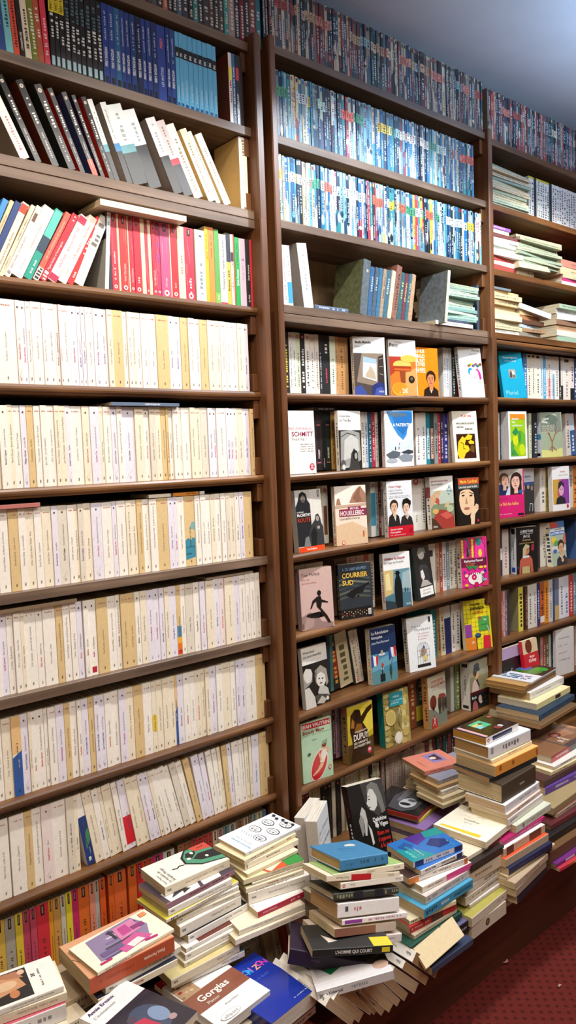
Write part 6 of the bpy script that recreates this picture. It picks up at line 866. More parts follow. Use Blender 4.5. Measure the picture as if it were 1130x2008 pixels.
zt = heap(.53, [('M', 333, 455, 905, 200, 19, 108, 'f1ebdc', 'e8dcc2', FS('Pierre Magnan', 'Le mystère de Séraphin Monge', '8c7c64'), 'cream paperback with green, black and red art, topmost of its pile', 'monge'),
  ('M', 350, 600, 950, 290, 12, 112, '4c404c', '98707c', 'S:4c2c38:.1:.35:.4|T:6c2434:Le Roman de Rennes:.4:.45:.4', 'mauve-spined paperback just under the green and black one', 'roman'),
  ('M', 362, 652, 926, 372, 14, 108, WHT, WHT, FS('Pierre Jourde', 'Winter is coming'), 'white paperback third from the top, above the yellow one'),
  ('M', 345, 742, 985, 398, 7, 116, 'd8cc4c', GRC, 'S:2c2c2c:.85:.95:.6|S:6c6458:.1:.6:.3', 'yellow-covered paperback in the pile topped by green and black art'),
  ('M', 425, 695, 988, 440, 9, 108, WHT, 'e4dfd4', FS('François Bégaudeau', 'Entre les murs'), 'white paperback right beneath the yellow-covered one'),
  ('M', 435, 738, 1000, 485, 10, 108, CRM, 'd8cfbc', FS('Anna Gavalda', 'La Vie en mieux'), 'greyish cream paperback above the thick novel in its pile'),
  ('M', 466, 806, 1006, 525, 22, 108, WHT, 'e6e0d4', FS('Victor Hugo', 'Les Misérables'), 'thick off-white paperback midway down the green-and-black-art pile'),
  ('M', 538, 882, 1066, 592, 16, 108, '2c2a2c', 'eeeae4', FS('Maupassant', 'Bel-Ami', '1c1c1c'), 'white-spined paperback with black-strip cover below the thick off-white one'),
  ('M', 520, 1000, 1046, 712, 8, 110, '6c3428', 'e8e4dc', FS('Le voyage', 'en Orient'), 'brown-covered paperback low in the green-and-black-art pile', (('r', 0, 130, 108, 180, 'eeeae6'), ('r', 20, 20, 90, 120, '3c2420'), ('p', [10, 120, 40, 60, 70, 50, 30, 110], 'b8602c'))),
  ('M', 512, 1050, 1050, 770, 13, 108, WHT, 'e8e2d6', FS('Isabelle', 'Arsène Lupin'), 'white paperback beneath the brown-covered one'),
  ('M', 505, 1128, 1008, 850, 9, 108, GRC, 'cfc6b4', FS('Marguerite', 'Un barrage'), 'grey-cream paperback near the foot of the green-and-black-art pile'),
  ('M', 560, 1185, 992, 955, 17, 108, 'd8c88c', 'd8cfb8', FS('Colette', 'La chatte'), 'yellowish paperback above the teal one, foot of the green-and-black-art pile', (), dict(Lr=.178)),
  ('M', 600, 1215, 1038, 1012, 13, 108, '2c6070', 'e4e0d8', FS('Kundera', 'Risibles'), 'teal-covered paperback at the visible foot of the green-and-black-art pile', (), dict(Lr=.178))], 1.1)
filler(zt, .90, 1.07, -.21, .11, ['d8ccb4', 'c8bca4', 'dcd4c4'], 'the green-and-black-art pile', 43)
# --- fourth column
CV['queneau'] = [('r', 0, 0, 108, 180, 'eef0f4'), T_(8, 158, 7, 'Raymond Queneau', '5c94b4', bold=True, fit=82), T_(20, 145, 6, 'Exercices de style', '8c98a4', fit=76)] + [q for i in range(5) for q in (('e', 30+(i % 2)*44, 112-i*22, 20, 13, '1c2024'), ('e', 30+(i % 2)*44, 113-i*22, 18, 11.5, 'eef0f4'), ('s', 16+(i % 2)*44, 114-i*22, 28, 3, '1c2024'), ('s', 18+(i % 2)*44, 108-i*22, 26, 3, '1c2024'), ('e', 24+(i % 2)*44, 118-i*22, 2, 2, '1c2024'), ('e', 36+(i % 2)*44, 118-i*22, 2, 2, '1c2024'))] + [('e', 18+i*18, 12+(i % 2)*6, 6, 4, '24282c') for i in range(5)] + [('l', [10+i*9, 128, 16+i*9, 120], 1, '1c2024') for i in range(9)]
zt = heap(.525, [('Q', 318, 478, 875, 205, 8, 108, 'eef0f4', 'dfe0e4', FS('Raymond Queneau', 'Exercices de style', '6c7c90'), 'white paperback covered in black doodles, topmost of its pile', 'queneau'),
  ('Q', 306, 552, 826, 272, 10, 110, 'e8d8b0', 'e8dcc0', 'T:a02c3c:DE DE:.1:.14:.5|S:7c6c54:.45:.9:.35', 'cream book with red capitals right under the doodled one'),
  ('Q', 312, 590, 850, 335, 15, 110, 'e4d2a4', 'efe4cc', 'T:2c2824:Une saison au paradis:.36:.56:.28|b:2c2824:.96:.975', 'thick cream paperback with dark bold title, third in the doodled book\'s pile'),
  ('Q', 335, 690, 846, 440, 9, 108, 'e8dcc0', 'e4d6b4', 't:7c6848:Marie Guilloux   Les Dauphins:.1:.75', 'cream paperback above the green-covered one, leaning askew'),
  ('Q', 298, 752, 905, 548, 12, 112, '4c9c4c', 'e4d6b4', 't:7c6848:Annie Ernoult   Noël Pérou:.2:.7', 'cream-spined paperback with green and red cover', (('r', 0, 60, 112, 200, 'e8e0b0'), ('p', [0, 30, 40, 60, 20, 110, 0, 100], 'd8542c'), ('p', [0, 90, 30, 110, 60, 70, 30, 40], 'e8e4c4'), ('r', 0, 0, 60, 46, '34903c'))),
  ('Q', 386, 778, 906, 598, 6, 108, CRM, 'efe6d2', 't:7c6c58:Les Petits Drames John Irving:.1:.8', 'thin cream paperback below the green-covered one'),
  ('Q', 322, 836, 905, 640, 12, 108, 'e0d0a8', 'ece2cc', 'T:a83c34:Muriel Barbery:.45:.25:.34|S:8c7c64:.1:.4:.3', 'cream paperback with red lettering above the thick white one'),
  ('Q', 345, 885, 962, 690, 28, 110, 'f2ecdf', 'f0e9dc', 't:5c5248:Bernard Simonay   La première pyramide:.08:.66|T:2a2624:folio:.88:.07:.2', 'thick white paperback in the middle of the doodled book\'s pile', (('s', 5, 60, 90, 5, '9c8c7c', dict(rot=90)),)),
  ('Q', 440, 1075, 905, 866, 14, 108, 'f0ece6', 'b01c3c', 'S:e8b8c0:.1:.3:.35|t:f0d4d8:Un fleuve de feu:.6:.3', 'crimson-spined paperback beneath the thick white one', (('r', 0, 150, 108, 180, 'b01c3c'), ('r', 14, 120, 40, 146, 'f0ece6'), T_(18, 126, 8, 'Est', '5c5c5c'))),
  ('Q', 440, 1178, 915, 985, 13, 108, CRM, 'ece4d2', 't:7c6c5c:Anita Nair   Un homme:.5:.4', 'cream paperback just beneath the crimson-spined one', (), dict(Lr=.178)),
  ('Q', 410, 1268, 920, 1050, 14, 112, 'e8dcc2', 'efe6d4', 't:b0705c:ROBERT CHARLES  MACREAU:.12:.7', 'cream book with reddish capitals at the foot of the doodled pile', (), dict(Lr=.19))])
# upright books under that pile
for i, (u, t, c, sp, ln, lb) in enumerate(((455, .034, 'd4cdbc', 'S:8c8474:.2:.7:.15', -9, 'wide greyish book standing below the doodled book\'s pile'), (548, .026, 'dccba0', '', -10, 'plain cream upright book below the doodled book\'s pile'), (640, .02, 'd8c8a0', 'd:3c3428:DU RUBU:.5:.36', -10, 'cream upright book with dark capitals under the doodled pile'), (745, .022, 'a84828', '', -10, 'rust red upright book below the doodled book\'s pile'), (815, .016, 'dcd4c4', 'S:6c6458:.3:.7:.3', -10, 'white upright book beside the rust red one'))):
    P = atz(*px('Q', u, 1330), .29); q = stand(P.x+.012, P.y, .2003+t*.1, 0, math.radians(ln))
    book('pile_book', lb, 'paperback', None, t, .155, .11, c, q, c, deco(t*1000, 155, sp, i))
# --- corner fronts: rotated flat books
def quad(name, label, pTL, pTR, zt, h, t, col, art, side='left', scol=None, page='e6dcc4', mt=None, w=None, spine=''):
    """a flat book from the two image corners of its head edge (reading left, right)"""
    a, b = atz(*pTL, zt), atz(*pTR, zt); u = (b-a); w = w or u.length; u.normalize(); v = Vector((0, 0, 1)).cross(u)   # v: towards the head
    o = a - v*h - Vector((0, 0, t/2))
    M = Matrix(((0, u.x, v.x, o.x), (0, u.y, v.y, o.y), (1, 0, 0, o.z), (0, 0, 0, 1)))
    book(name, label, 'paperback', None, t, h, w, col, M, scol or col, deco(t*1000, h*1000, spine, 1), art, mat_=mt or M_GLOSS, page=page, rnd=.0012)
    return o, u, v
CV['ernaux'] = [('r', 0, 0, 118, 178, 'efecec'), ('r', 0, 0, 118, 118, '282230'), ('e', 60, 60, 34, 40, '3c4860'), ('e', 78, 56, 16, 22, '7c90b0'), ('p', [20, 20, 36, 76, 56, 70, 60, 30], 'b8304c'), ('e', 40, 84, 9, 8, '4c3c4c'), ('e', 84, 30, 8, 7, 'a88c90'), T_(10, 152, 8.5, 'Annie Ernaux', '3c3464', bold=True, fit=92), T_(10, 138, 7.5, 'L\'événement', '9c9ca4', fit=66)]
quad('pile_book', 'white-topped paperback with violet lettering, lying askew at the front', px('Z', 520, 522), px('Z', 815, 270), .442, .182, .013, 'efecec', [tuple([o[0]]+([o[1]*1.05, o[2]*1.1]+([o[3]*1.05, o[4]*1.1]+list(o[5:]) if o[0] in 're' else list(o[3:])) if o[0] in 'ret' else [[q*(1.05, 1.1)[k % 2] for k, q in enumerate(o[1])]]+list(o[2:]))) for o in CV['ernaux']])
filler(.4282, .53, .69, -.47, .12, ['c8b89c', 'd8ccb4', '5c4c40', 'dcd4c8', 'e4dcd0'], 'the askew white-topped one\'s pile', 44, yaw=17)
CV['gorgias'] = [('r', 0, 0, 150, 185, 'f2f0ee'), ('r', 0, 60, 150, 118, '8c5440'), ('r', 2, 116, 52, 162, 'b09070')] + [('e', 8+(i*17) % 40, 122+(i*11) % 36, 5, 4, c) for i, c in enumerate(['8c6c4c', 'c8ac88', 'a0805c', '7c5c40', 'd0b894', 'a83c2c'])] + [('p', [52, 150, 150, 168, 150, 174, 52, 158], '8c4c3c'), ('s', 60, 152, 60, 3, 'e8d8d0', dict(rot=10)), T_(22, 84, 19, 'Gorgias', 'f4ece4', bold=True, fit=84), T_(30, 67, 9, 'Platon', 'f0e4dc', fit=38), T_(52, 40, 5, 'Arnaud Macé', '7c7874', fit=44), ('e', 42, 14, 26, 11, 'a8a4a0'), ('e', 42, 14, 25, 10, 'f2f0ee'), T_(42, 9, 9, 'ellipses', '6c6864', al='c', fit=40)]
quad('pile_book', 'large white book with a wide brown band, lying at the front', px('G', 60, 322), px('G', 385, 105), .335, .185, .02, 'f2f0ee', CV['gorgias'], page='e8e4dc')
o, u, v = quad('pile_book', 'cream book with red corner peeking from under the brown-banded one', px('G', 10, 300), px('G', 350, 85), .3135, .185, .012, 'efe6d4', [('r', 0, 150, 60, 185, 'cc2434'), ('r', 0, 0, 20, 185, 'cc2434'), T_(12, 166, 8, 'S1', 'f4e4dc')])
filler(.300, .80, .95, -.42, .14, ['ece0c8', 'c8a888', 'e4d8c0', 'b89878'], 'the brown-banded one\'s pile', 45, yaw=6)
CV['horizon'] = [('r', 0, 0, 140, 190, '1f349c')] + [T_(52+i*10.5, 140+(i % 2)*4, 17, ch, c, bold=True) for i, (ch, c) in enumerate(zip('HORIZON', ('3c5cc8', '3c9ce0', '38a8e8', 'a878d0', 'f0a888', 'e858a8', 'c844b8')))] + [T_(62, 112, 7, 'PLUS BLEU', '4c7cd8', fit=60), ('s', 84, 14, 44, 3, 'b8c4ec'), T_(122, 20, 10, 'X', '4c7ce0')]
a = atz(*px('G', 660, 88), .325); b = atz(*px('G', 1060, 325), .325); vv = (a-b).normalized(); uu = Vector((vv.y, -vv.x, 0)); W = .135
o = b-uu*W-Vector((0, 0, .018)); M = Matrix(((0, uu.x, vv.x, o.x), (0, uu.y, vv.y, o.y), (1, 0, 0, o.z), (0, 0, 0, 1)))
book('pile_book', 'deep blue book with neon lettering lying at the front', 'paperback', None, .034, (a-b).length, W, '1f349c', M, '1a2c84', (), CV['horizon'], mat_=M_GLOSS, page='d8d0c4', rnd=.0012)
filler(.290, .94, 1.06, -.44, .12, ['b85c34', 'c03038', 'e0d8c8', 'd8ccb8'], 'the neon-lettered one\'s pile', 46, yaw=8, tr=(.012, .02))
# --- big central pile, leaning back
def cen(c, u, v, yaw=-14, tilt=13, p0=(1.012, -.455)):
    """the point of the pile's front plane seen at an image point"""
    d = ray(*px(c, u, v)); a = math.radians(yaw); N = Vector((-math.sin(a), math.cos(a), -math.tan(math.radians(tilt)))); O = Vector((p0[0], p0[1], .3))
    return EYE+d*(N.dot(O-EYE)/N.dot(d))
def cenpile(items):
    for it in items:
        c, uL, vL, uR, vR, t, w, col, sc, sp, lb = it[:11]; fr = it[11] if len(it) > 11 else (); op = dict(it[12]) if len(it) > 12 else {}
        yw = op.pop('yaw', -14); p0 = op.pop('p0', (1.012, -.455)); PL, PR = cen(c, uL, vL, yw, 13, p0), cen(c, uR, vR, yw, 13, p0)
        flat(PL, PR, t/1000, w/1000, 'pile_book', lb, col, sc, sp, fr, tilt=op.pop('tilt', -13), **op)
cenpile([('C', 485, 300, 908, 235, 25, 150, '4080ac', '3c7ca8', 'S:2c5878:.1:.6:.4|S:2c5878:.7:.9:.2', 'worn blue hardback with ragged pages topping the central pile', (('p', [96, 30, 104, 56, 116, 50, 120, 34, 112, 26], 'dcd8cc'), ('l', [60, 70, 90, 84, 84, 60, 64, 50], 1, '2c5470')), dict(hard=True, page='c8a878', cat='hardback book', mt=M_CARD)),
  ('C', 425, 428, 1052, 325, 14, 120, '9cbc74', 'e8dcc2', 't:7c6c58:LAMBERT:.42:.12|t:7c6c58:BALZAC:.06:.1', 'cream-spined book with pale green cover under the worn blue one'),
  ('C', 366, 440, 1012, 402, 13, 120, 'e8dcc0', 'e4d8c0', 'B:b81c24:.4:.67|t:5c4c3c:ZADIG:.08:.2|t:5c4c3c:Simon Bouquet:.7:.25', 'cream book wrapped in a red band, third in the central pile'),
  ('C', 490, 505, 1044, 432, 14, 112, 'e4d4b8', 'e8e0d4', 't:5c544c:Rose:.78:.1|t:3c3c44:Duras:.04:.1|O:c83c3c:.95:e8e0d4', 'off-white paperback beneath the red-banded one'),
  ('C', 430, 600, 1004, 540, 15, 120, '24231e', '34352c', 'B:1a1c24:.24:.38|B:1a1c24:.56:.7|S:8c8c74:.02:.22:.5|S:8c8c74:.72:.98:.5', 'black hardback with gilded bands in the central pile', (), dict(hard=True, cat='hardback book')),
  ('C', 462, 690, 1008, 628, 30, 130, 'e8e0d8', 'e6e2e2', 'S:4c4c54:.83:.87:.5|S:b8707c:.62:.72:.3|S:6c6c74:.1:.16:.35', 'thick white book with tan pages in the central pile', (), dict(page='d0ac78')),
  ('C', 503, 832, 1080, 762, 12, 112, 'e8e0d8', 'e8e0e0', 'S:a86c8c:.1:.6:.35|b:2c242c:.7:.96|b:8c3c94:.7:.96', 'white paperback with black and purple bars on its spine'),
  ('C', 438, 915, 982, 850, 17, 125, 'd8c4a8', '8c7c74', 'B:c8b8a8:.0:.34|B:8c5c4c:.34:1', 'book with a sketchy printed spine in the central pile', (), dict(tilt=-10)),
  ('C', 378, 1025, 1032, 950, 18, 125, 'ddd2c4', 'dcd4d0', 'S:8c8484:.1:.3:.3|S:6c6464:.6:.85:.4|b:1c1c20:.42:.52|b:1c1c20:.5:.6', 'pale soft-cornered book with small black plates on its spine', (), dict(tilt=-8)),
  ('F', 188, 150, 746, 116, 17, 112, '2c2c2c', '1e1e1e', 'd:dcdcd8:L\'HOMME QUI COURT:.72:.56|b:e0cc30:.04:.14', 'black-spined paperback with yellow top in the central pile', (('r', 0, 0, 40, 44, 'd8c838'),), dict(tilt=-7, yaw=-28, p0=(1.004, -.462))),
  ('F', 33, 140, 562, 240, 35, 120, '2a1a34', '2a1a34', 'S:6c4c7c:.6:.72:.15|S:6c4c7c:.1:.2:.2', 'thick dark purple hardback jutting askew from the central pile', (), dict(hard=True, tilt=-6, yaw=-40, p0=(1.045, -.425), page='e4dccc', cat='hardback book')),
  ('F', 215, 440, 746, 290, 21, 125, 'e0dcdc', 'd8d8dc', 'd:2c2c34:James Kirkwood:.97:.3|S:9c9ca4:.35:.6:.3', 'pale glossy book under the thick purple one, dark photo on it', (('p', [20, 0, 50, 60, 100, 66, 125, 40, 125, 0], '3c302c'), ('e', 30, 20, 14, 18, 'c8a894'), ('p', [40, 130, 70, 150, 90, 110, 60, 100], '1c6c44')), dict(tilt=-3, yaw=-32, p0=(1.0, -.475), mt=M_GLOSS))])
# cream paper face and oval emblem on the purple spine are left to print
# --- books lying on their fore-edges, tails towards the room
FAN = ((275, 545, 455, 680, 'c8b090'), (330, 505, 520, 665, 'c4a884'), (400, 480, 590, 605, 'b89870'), (480, 450, 615, 602, '9c7c54'), (515, 440, 665, 608, 'b49470'), (555, 435, 722, 592, 'c8ac84'), (615, 412, 778, 565, 'bca07c'), (665, 400, 840, 555, 'b0906c'), (725, 385, 945, 530, 'c4ac8c'), (810, 360, 985, 480, 'b8986c'), (880, 325, 1050, 440, 'b08c5c'))
for i, (u0, v0, u1, v1, c) in enumerate(FAN):
    yt = -.505; A = aty(*px('F', u0, v0), yt); B = aty(*px('F', u1, v1), yt)
    d = (B-A); ln = max(.095, min(.115, d.length)); d.normalize(); nrm = Vector((d.z, 0, -d.x)) if d.z < 0 else Vector((-d.z, 0, d.x))
    if nrm.x > 0: nrm = -nrm          # thickness direction, up and to -x
    nrm = Vector((-d.z, 0, d.x)); nrm = nrm if nrm.x > 0 else -nrm
    t = (.02, .021, .026, .012, .014, .02, .015, .018, .024, .018, .024)[i]
    zoff = max(0, .203-min((A+d*ln).z, (A+d*ln+nrm*t).z))
    # local X thickness -> nrm, local Y (depth from spine) -> d, local Z (height) -> away from the room
    X, Y = nrm, d; Z = X.cross(Y)
    if Z.y < 0: X = -X; Z = X.cross(Y)
    o = A+nrm*(t/2)+Vector((0, 0, zoff))
    M = Matrix(((X.x, Y.x, Z.x, o.x), (X.y, Y.y, Z.y, o.y), (X.z, Y.z, Z.z, o.z), (0, 0, 0, 1)))
    book('pile_book', ('tan page block', 'brownish page block', 'wide tan page block', 'dark narrow page block', 'narrow tan page block', 'pale tan page block', 'curved slim page block', 'reddish tan page block', 'broad pale page block with white spine end', 'tan page block with white spine label', 'broad tan page block with cream lettered spine')[i]+', %s tipped book on the bench edge' % ordn(i+1), 'paperback', 'tipped books along the bench edge', t, .178, ln, 'e8e4da', M, 'ece6da', FS('Medieval Anthem') and deco(t*1000, 178, 't:3c3830:Medieval Anthem:.3:.5|T:2a2624:folio:.06:.1:.34'), page=c)
# --- pile with the turquoise map cover
CV['celeste'] = [('r', 0, 0, 108, 172, '2c6cb4'), ('p', [0, 172, 0, 90, 40, 110, 80, 172], '1c8c94'), ('p', [60, 100, 108, 110, 108, 40, 80, 50], '4c2c84'), ('p', [80, 60, 108, 50, 108, 0, 70, 0], '1c8c88'), ('p', [20, 60, 50, 80, 70, 50, 50, 20, 24, 20], '24306c'), ('p', [50, 140, 80, 150, 90, 120, 66, 110], '245494'), ('s', 10, 20, 30, 4, '54c4b4'), T_(12, 140, 8, 'CÉLESTE', '7ce0d0', bold=True, fit=52), T_(12, 128, 8, 'DE BOSSEDI', '54c8bc', fit=62), T_(12, 118, 5, 'La Martinique', 'dcecec', fit=50)]
zt = heap(.452, [('S', 275, 415, 715, 250, 12, 108, '2c6cb4', 'e0dcdc', 'B:24386c:.02:.18|B:24386c:.8:.97|S:6c7c9c:.3:.75:.4', 'turquoise and blue illustrated paperback, topmost of its pile', 'celeste', dict(mt=M_GLOSS)),
  ('S', 340, 485, 718, 312, 11, 108, '3470bc', 'e8e6e4', 'B:24386c:.03:.16|T:2c3048:Retour à la terre:.2:.36:.45|T:2c3048:Marie de Palet:.66:.28:.4', 'white-spined paperback with blue cover under the turquoise one'),
  ('S', 236, 558, 757, 368, 13, 112, '3c2824', 'e8e2da', 'B:e08030:.84:1|B:d07840:.0:.06|S:8c8078:.3:.6:.35', 'paperback with an orange spine end, third in the turquoise pile'),
  ('S', 355, 632, 790, 412, 13, 110, 'e8e4dc', 'e8e0d4', 'B:e8549c:.0:.52|S:8c4c4c:.6:.9:.3', 'paperback whose spine is half white, half bright pink'),
  ('S', 385, 718, 766, 478, 17, 112, 'ccc4bc', 'c8c0b8', 'S:8c848c:.1:.6:.35|S:8c848c:.75:.95:.35', 'thick pale grey paperback under the half-pink one'),
  ('S', 370, 832, 802, 560, 20, 115, '4c9cc0', '3c94bc', 'd:e8f0f0:BORGIA:.66:.3|d:1c3c54:LA MALÉDICTION DE:.4:.36|S:1c3c54:.75:.95:.4', 'bright turquoise paperback with bold spine capitals, mid-pile'),
  ('S', 240, 930, 655, 745, 10, 108, 'd8ccac', 'e8dcb4', 'S:2c2824:.7:.95:.5', 'cream paperback beneath the bright turquoise one'),
  ('S', 245, 988, 656, 772, 14, 112, 'b83430', 'b42830', 'S:e0b0a8:.6:.95:.3|B:4c2c28:.3:.55', 'red paperback with dark spine picture in the turquoise pile'),
  ('S', 283, 1062, 660, 820, 9, 112, 'c8b89c', 'd0c4ac', 'S:7c6c5c:.5:.95:.3', 'beige paperback between the red and dark green ones'),
  ('S', 285, 1140, 706, 850, 13, 118, '1c4c3c', '1a4636', 'S:4c7c68:.2:.6:.4', 'dark green hardback low in the turquoise pile', (), dict(hard=True, cat='hardback book', Lr=.2)),
  ('S', 330, 1225, 790, 905, 26, 120, '5c6080', '17161a', 'T:d8d8d8:VICTOR HUGO:.42:.42:.42|S:a8a8ac:.1:.3:.25', 'black-spined book with white capitals near the pile\'s foot', (), dict(drop=.006)),
  ('S', 440, 1352, 805, 1085, 14, 118, '34405c', '3c4660', '', 'slate blue book at the foot of the turquoise pile', (), dict(drop=.0))], 1.2)
filler(zt, 1.47, 1.66, -.46, .12, ['d8ccb4', 'cfc0a0'], 'the turquoise pile', 47)
PL, PR = atz(*px('S', 300, 1205), .292), atz(*px('S', 640, 918), .298)
flat(PL+Vector((.0, -.03, -.028)), PR+Vector((.0, -.03, -.028)), .006, .05, 'pile_book', 'cream paperback with its cover curling down over the dark ones', 'e0cda4', 'e0cda4', '', (('s', 60, 60, 16, 8, '2c2420', dict(rot=30)), ('s', 50, 50, 16, 8, '2c2420', dict(rot=30))), tilt=46, page='d8c49c')
# --- cream book with yellow bands and the pile below it
a, b = atz(1006, 1609.4, .432), atz(905.7, 1577.7, .432)   # its head lies towards the wall, lettering upside down from here
u = (a-b).normalized(); v = Vector((-u.y, u.x, 0)); h = .153; w = (a-b).length
CV['ang'] = [('r', 0, 0, 170, 160, 'f0ead6'), ('p', [6, 8, 130, 8, 130, 18, 6, 18], 'ecc034'), ('p', [26, 128, 146, 134, 146, 144, 26, 144], 'ecc034'), T_(62, 70, 10, 'Angelico', '4c443c', fit=58), ('s', 76, 88, 24, 4, '8c8478'), ('s', 66, 40, 20, 3, 'a89c8c'), ('l', [90, 60, 120, 52, 132, 62], .6, 'b8ac9c'), T_(60, 10.5, 5, 'Verdier', '6c5c24', fit=34)]
uu, vv = -u, (b-atz(862.5, 1618.3, .432)).normalized()*-1      # reading right, reading up
vv = Vector((0, 0, 1)).cross(uu); o = a-vv*0-Vector((0, 0, .009)); head_ = a
M = Matrix(((0, uu.x, vv.x, head_.x), (0, uu.y, vv.y, head_.y), (1, 0, 0, .423), (0, 0, 0, 1)))
book('pile_book', 'large cream book with two yellow bands, lettering upside down', 'paperback', None, .018, h, w, 'f0ead6', M, 'e8e0c8', (), CV['ang'], page='e8dcc0', rnd=.0012)
zt = heap(.412, [('T', 170, 452, 470, 272, 10, 100, 'e0d4bc', 'e8dcc8', 'B:7c2c34:.0:.4', 'small cream paperback right under the yellow-banded book', ()),
  ('T', 193, 535, 492, 350, 17, 112, '2c221c', '2c221c', 'S:443830:.05:.95:.7', 'dark ribbed leather-like book under the yellow-banded one', (), dict(cat='hardback book')),
  ('T', 170, 612, 468, 432, 26, 112, 'c8b8a0', 'ccbca4', 'S:7c5c4c:.3:.75:.22', 'thick beige book under the dark ribbed one'),
  ('T', 160, 735, 478, 508, 17, 112, 'c4b8a8', 'd4cabc', 'S:5c5450:.1:.5:.35', 'grey-beige paperback with dark print, below the thick beige one'),
  ('T', 150, 818, 494, 568, 19, 112, 'b8aca0', 'd0c4b8', 'T:3c3430:LE VIEUX DERNIER SI LOIN:.1:.5:.3|S:7c7068:.65:.9:.25', 'grey-beige paperback with dark capitals on its spine'),
  ('T', 190, 880, 512, 650, 8, 112, 'd8d0cc', 'ccc4c0', '', 'thin whitish paperback above the olive-covered one'),
  ('T', 205, 1000, 516, 745, 20, 118, 'a8a04c', 'cfc4b0', 'S:7c7060:.1:.3:.2', 'beige-spined book with olive green cover'),
  ('T', 205, 1075, 510, 842, 30, 118, 'd8ccbc', 'cbbfac', 'O:5c3024:.55:8c6c54', 'beige book with a small brown portrait, lowest of its pile')], 1.22)
filler(zt, 1.62, 1.79, -.45, .12, ['c8b8a4', 'b8a890'], 'the yellow-banded book\'s pile', 48)
# --- tall pile with the gold-edged paperback on top
CV['mont'] = [('r', 0, 0, 108, 178, '2c2018'), ('r', 4, 148, 104, 162, 'd8a8a8'), ('r', 0, 160, 108, 178, '1f2450'), T_(14, 163, 9, 'MONTAIGNE', 'e8e4ec', bold=True, fit=80), ('r', 50, 62, 96, 118, '48b08c'), ('r', 62, 88, 84, 118, 'c8c070'), ('r', 50, 96, 70, 118, '7cc4d0'), ('e', 76, 84, 5, 9, '2c3c34'), ('e', 24, 70, 12, 14, '7c3838'), ('e', 26, 54, 9, 8, 'b8c0c8'), ('e', 92, 14, 7, 8, 'b8484c')]
zt = heap(.655, [('R', 330, 305, 618, 170, 17, 112, '2c2018', 'e8e4e0', 'b:242c54:.2:.8|O:c84848:.92:e8e4e0', 'dark-covered paperback with golden page edges topping the tall pile', 'mont', dict(page='c08c38', mt=M_GLOSS)),
  ('R', 358, 388, 727, 225, 29, 125, 'e4e4e4', 'd8dadc', 'S:6c7078:.3:.68:.4|S:8c9098:.9:.98:.7', 'silvery white hardback under the gold-edged paperback', (), dict(hard=True, page='b8905c', cat='hardback book')),
  ('R', 382, 503, 740, 328, 9, 130, 'e4d6ac', 'e4d6b0', 'S:7c6c4c:.3:.6:.4', 'thin cream book above the orange-spined one'),
  ('R', 415, 557, 797, 372, 24, 135, 'e8b070', 'd8903c', 'S:9c5c20:.86:.94:.7|S:9c5c20:.5:.6:.6|S:9c5c20:.02:.06:.6', 'orange-spined thick book in the tall pile', (), dict(page='ccb488')),
  ('R', 362, 660, 786, 470, 11, 130, '1c1c1e', '1f2022', '', 'dark thin book squeezed beneath the orange-spined one', (), dict(page='b8946c')),
  ('R', 478, 722, 772, 545, 42, 150, '3c3024', '443828', 'd:c8bca0:Goethe:.5:.34|S:8c7c60:.86:.94:.3', 'very thick dark brown book in the middle of the tall pile', (), dict(hard=True, page='d8c49c', cat='hardback book')),
  ('R', 500, 905, 805, 690, 18, 125, 'e0dcd8', 'd8d8dc', 'S:8c8c94:.1:.6:.3', 'white paperback right under the very thick brown book', (), dict(page='d8bc98')),
  ('R', 518, 985, 820, 762, 10, 120, 'e0c8bc', 'd8c0b4', 'S:6c5450:.2:.7:.4', 'thin pinkish paperback in the tall pile'),
  ('R', 528, 1025, 836, 800, 18, 115, 'dcd4cc', 'dcd6d0', 'S:7c7470:.75:.95:.3', 'plain white paperback below the thin pinkish one'),
  ('R', 600, 1085, 908, 880, 17, 112, 'c8ccb8', 'c4c8b8', 'S:8c907c:.2:.7:.3|O:3c4434:.8:8c947c', 'pale grey-green paperback in the tall pile'),
  ('T', 480, 320, 852, 95, 10, 92, 'a81c5c', 'b01c64', 'S:e0a0bc:.05:.6:.3', 'magenta-spined paperback in the tall pile'),
  ('T', 495, 385, 855, 165, 18, 92, 'e8e4e4', 'c8ac94', 'B:6c4434:.1:.4|B:5c3c30:.78:.95', 'beige-spined paperback with brown labels, white card showing', ),
  ('T', 505, 480, 886, 248, 18, 92, 'e0542c', 'b8a48c', '', 'paperback with a bright orange-red cover in the tall pile'),
  ('T', 535, 560, 920, 322, 15, 92, '1f2444', '20264c', 'S:4c5478:.3:.8:.3', 'navy blue paperback jutting from the tall pile'),
  ('T', 520, 630, 942, 335, 7, 92, 'd8c4a0', 'd4c4a4', '', 'thin cream booklet under the navy one', ),
  ('T', 590, 690, 882, 425, 14, 94, 'b8a488', 'b8a48c', 'S:8c5c40:.3:.7:.3', 'tan paperback below the thin cream booklet'),
  ('T', 600, 745, 866, 482, 17, 94, 'a08c78', 'a0907c', '', 'grey-brown paperback low in the tall pile'),
  ('T', 610, 800, 876, 515, 19, 96, '1e2638', '1c2436', '', 'dark navy book at the visible foot of the tall pile')], 1.25)
filler(zt, 1.98, 2.15, -.44, .12, ['8c7860', '6c5c4c'], 'the tall pile', 49)
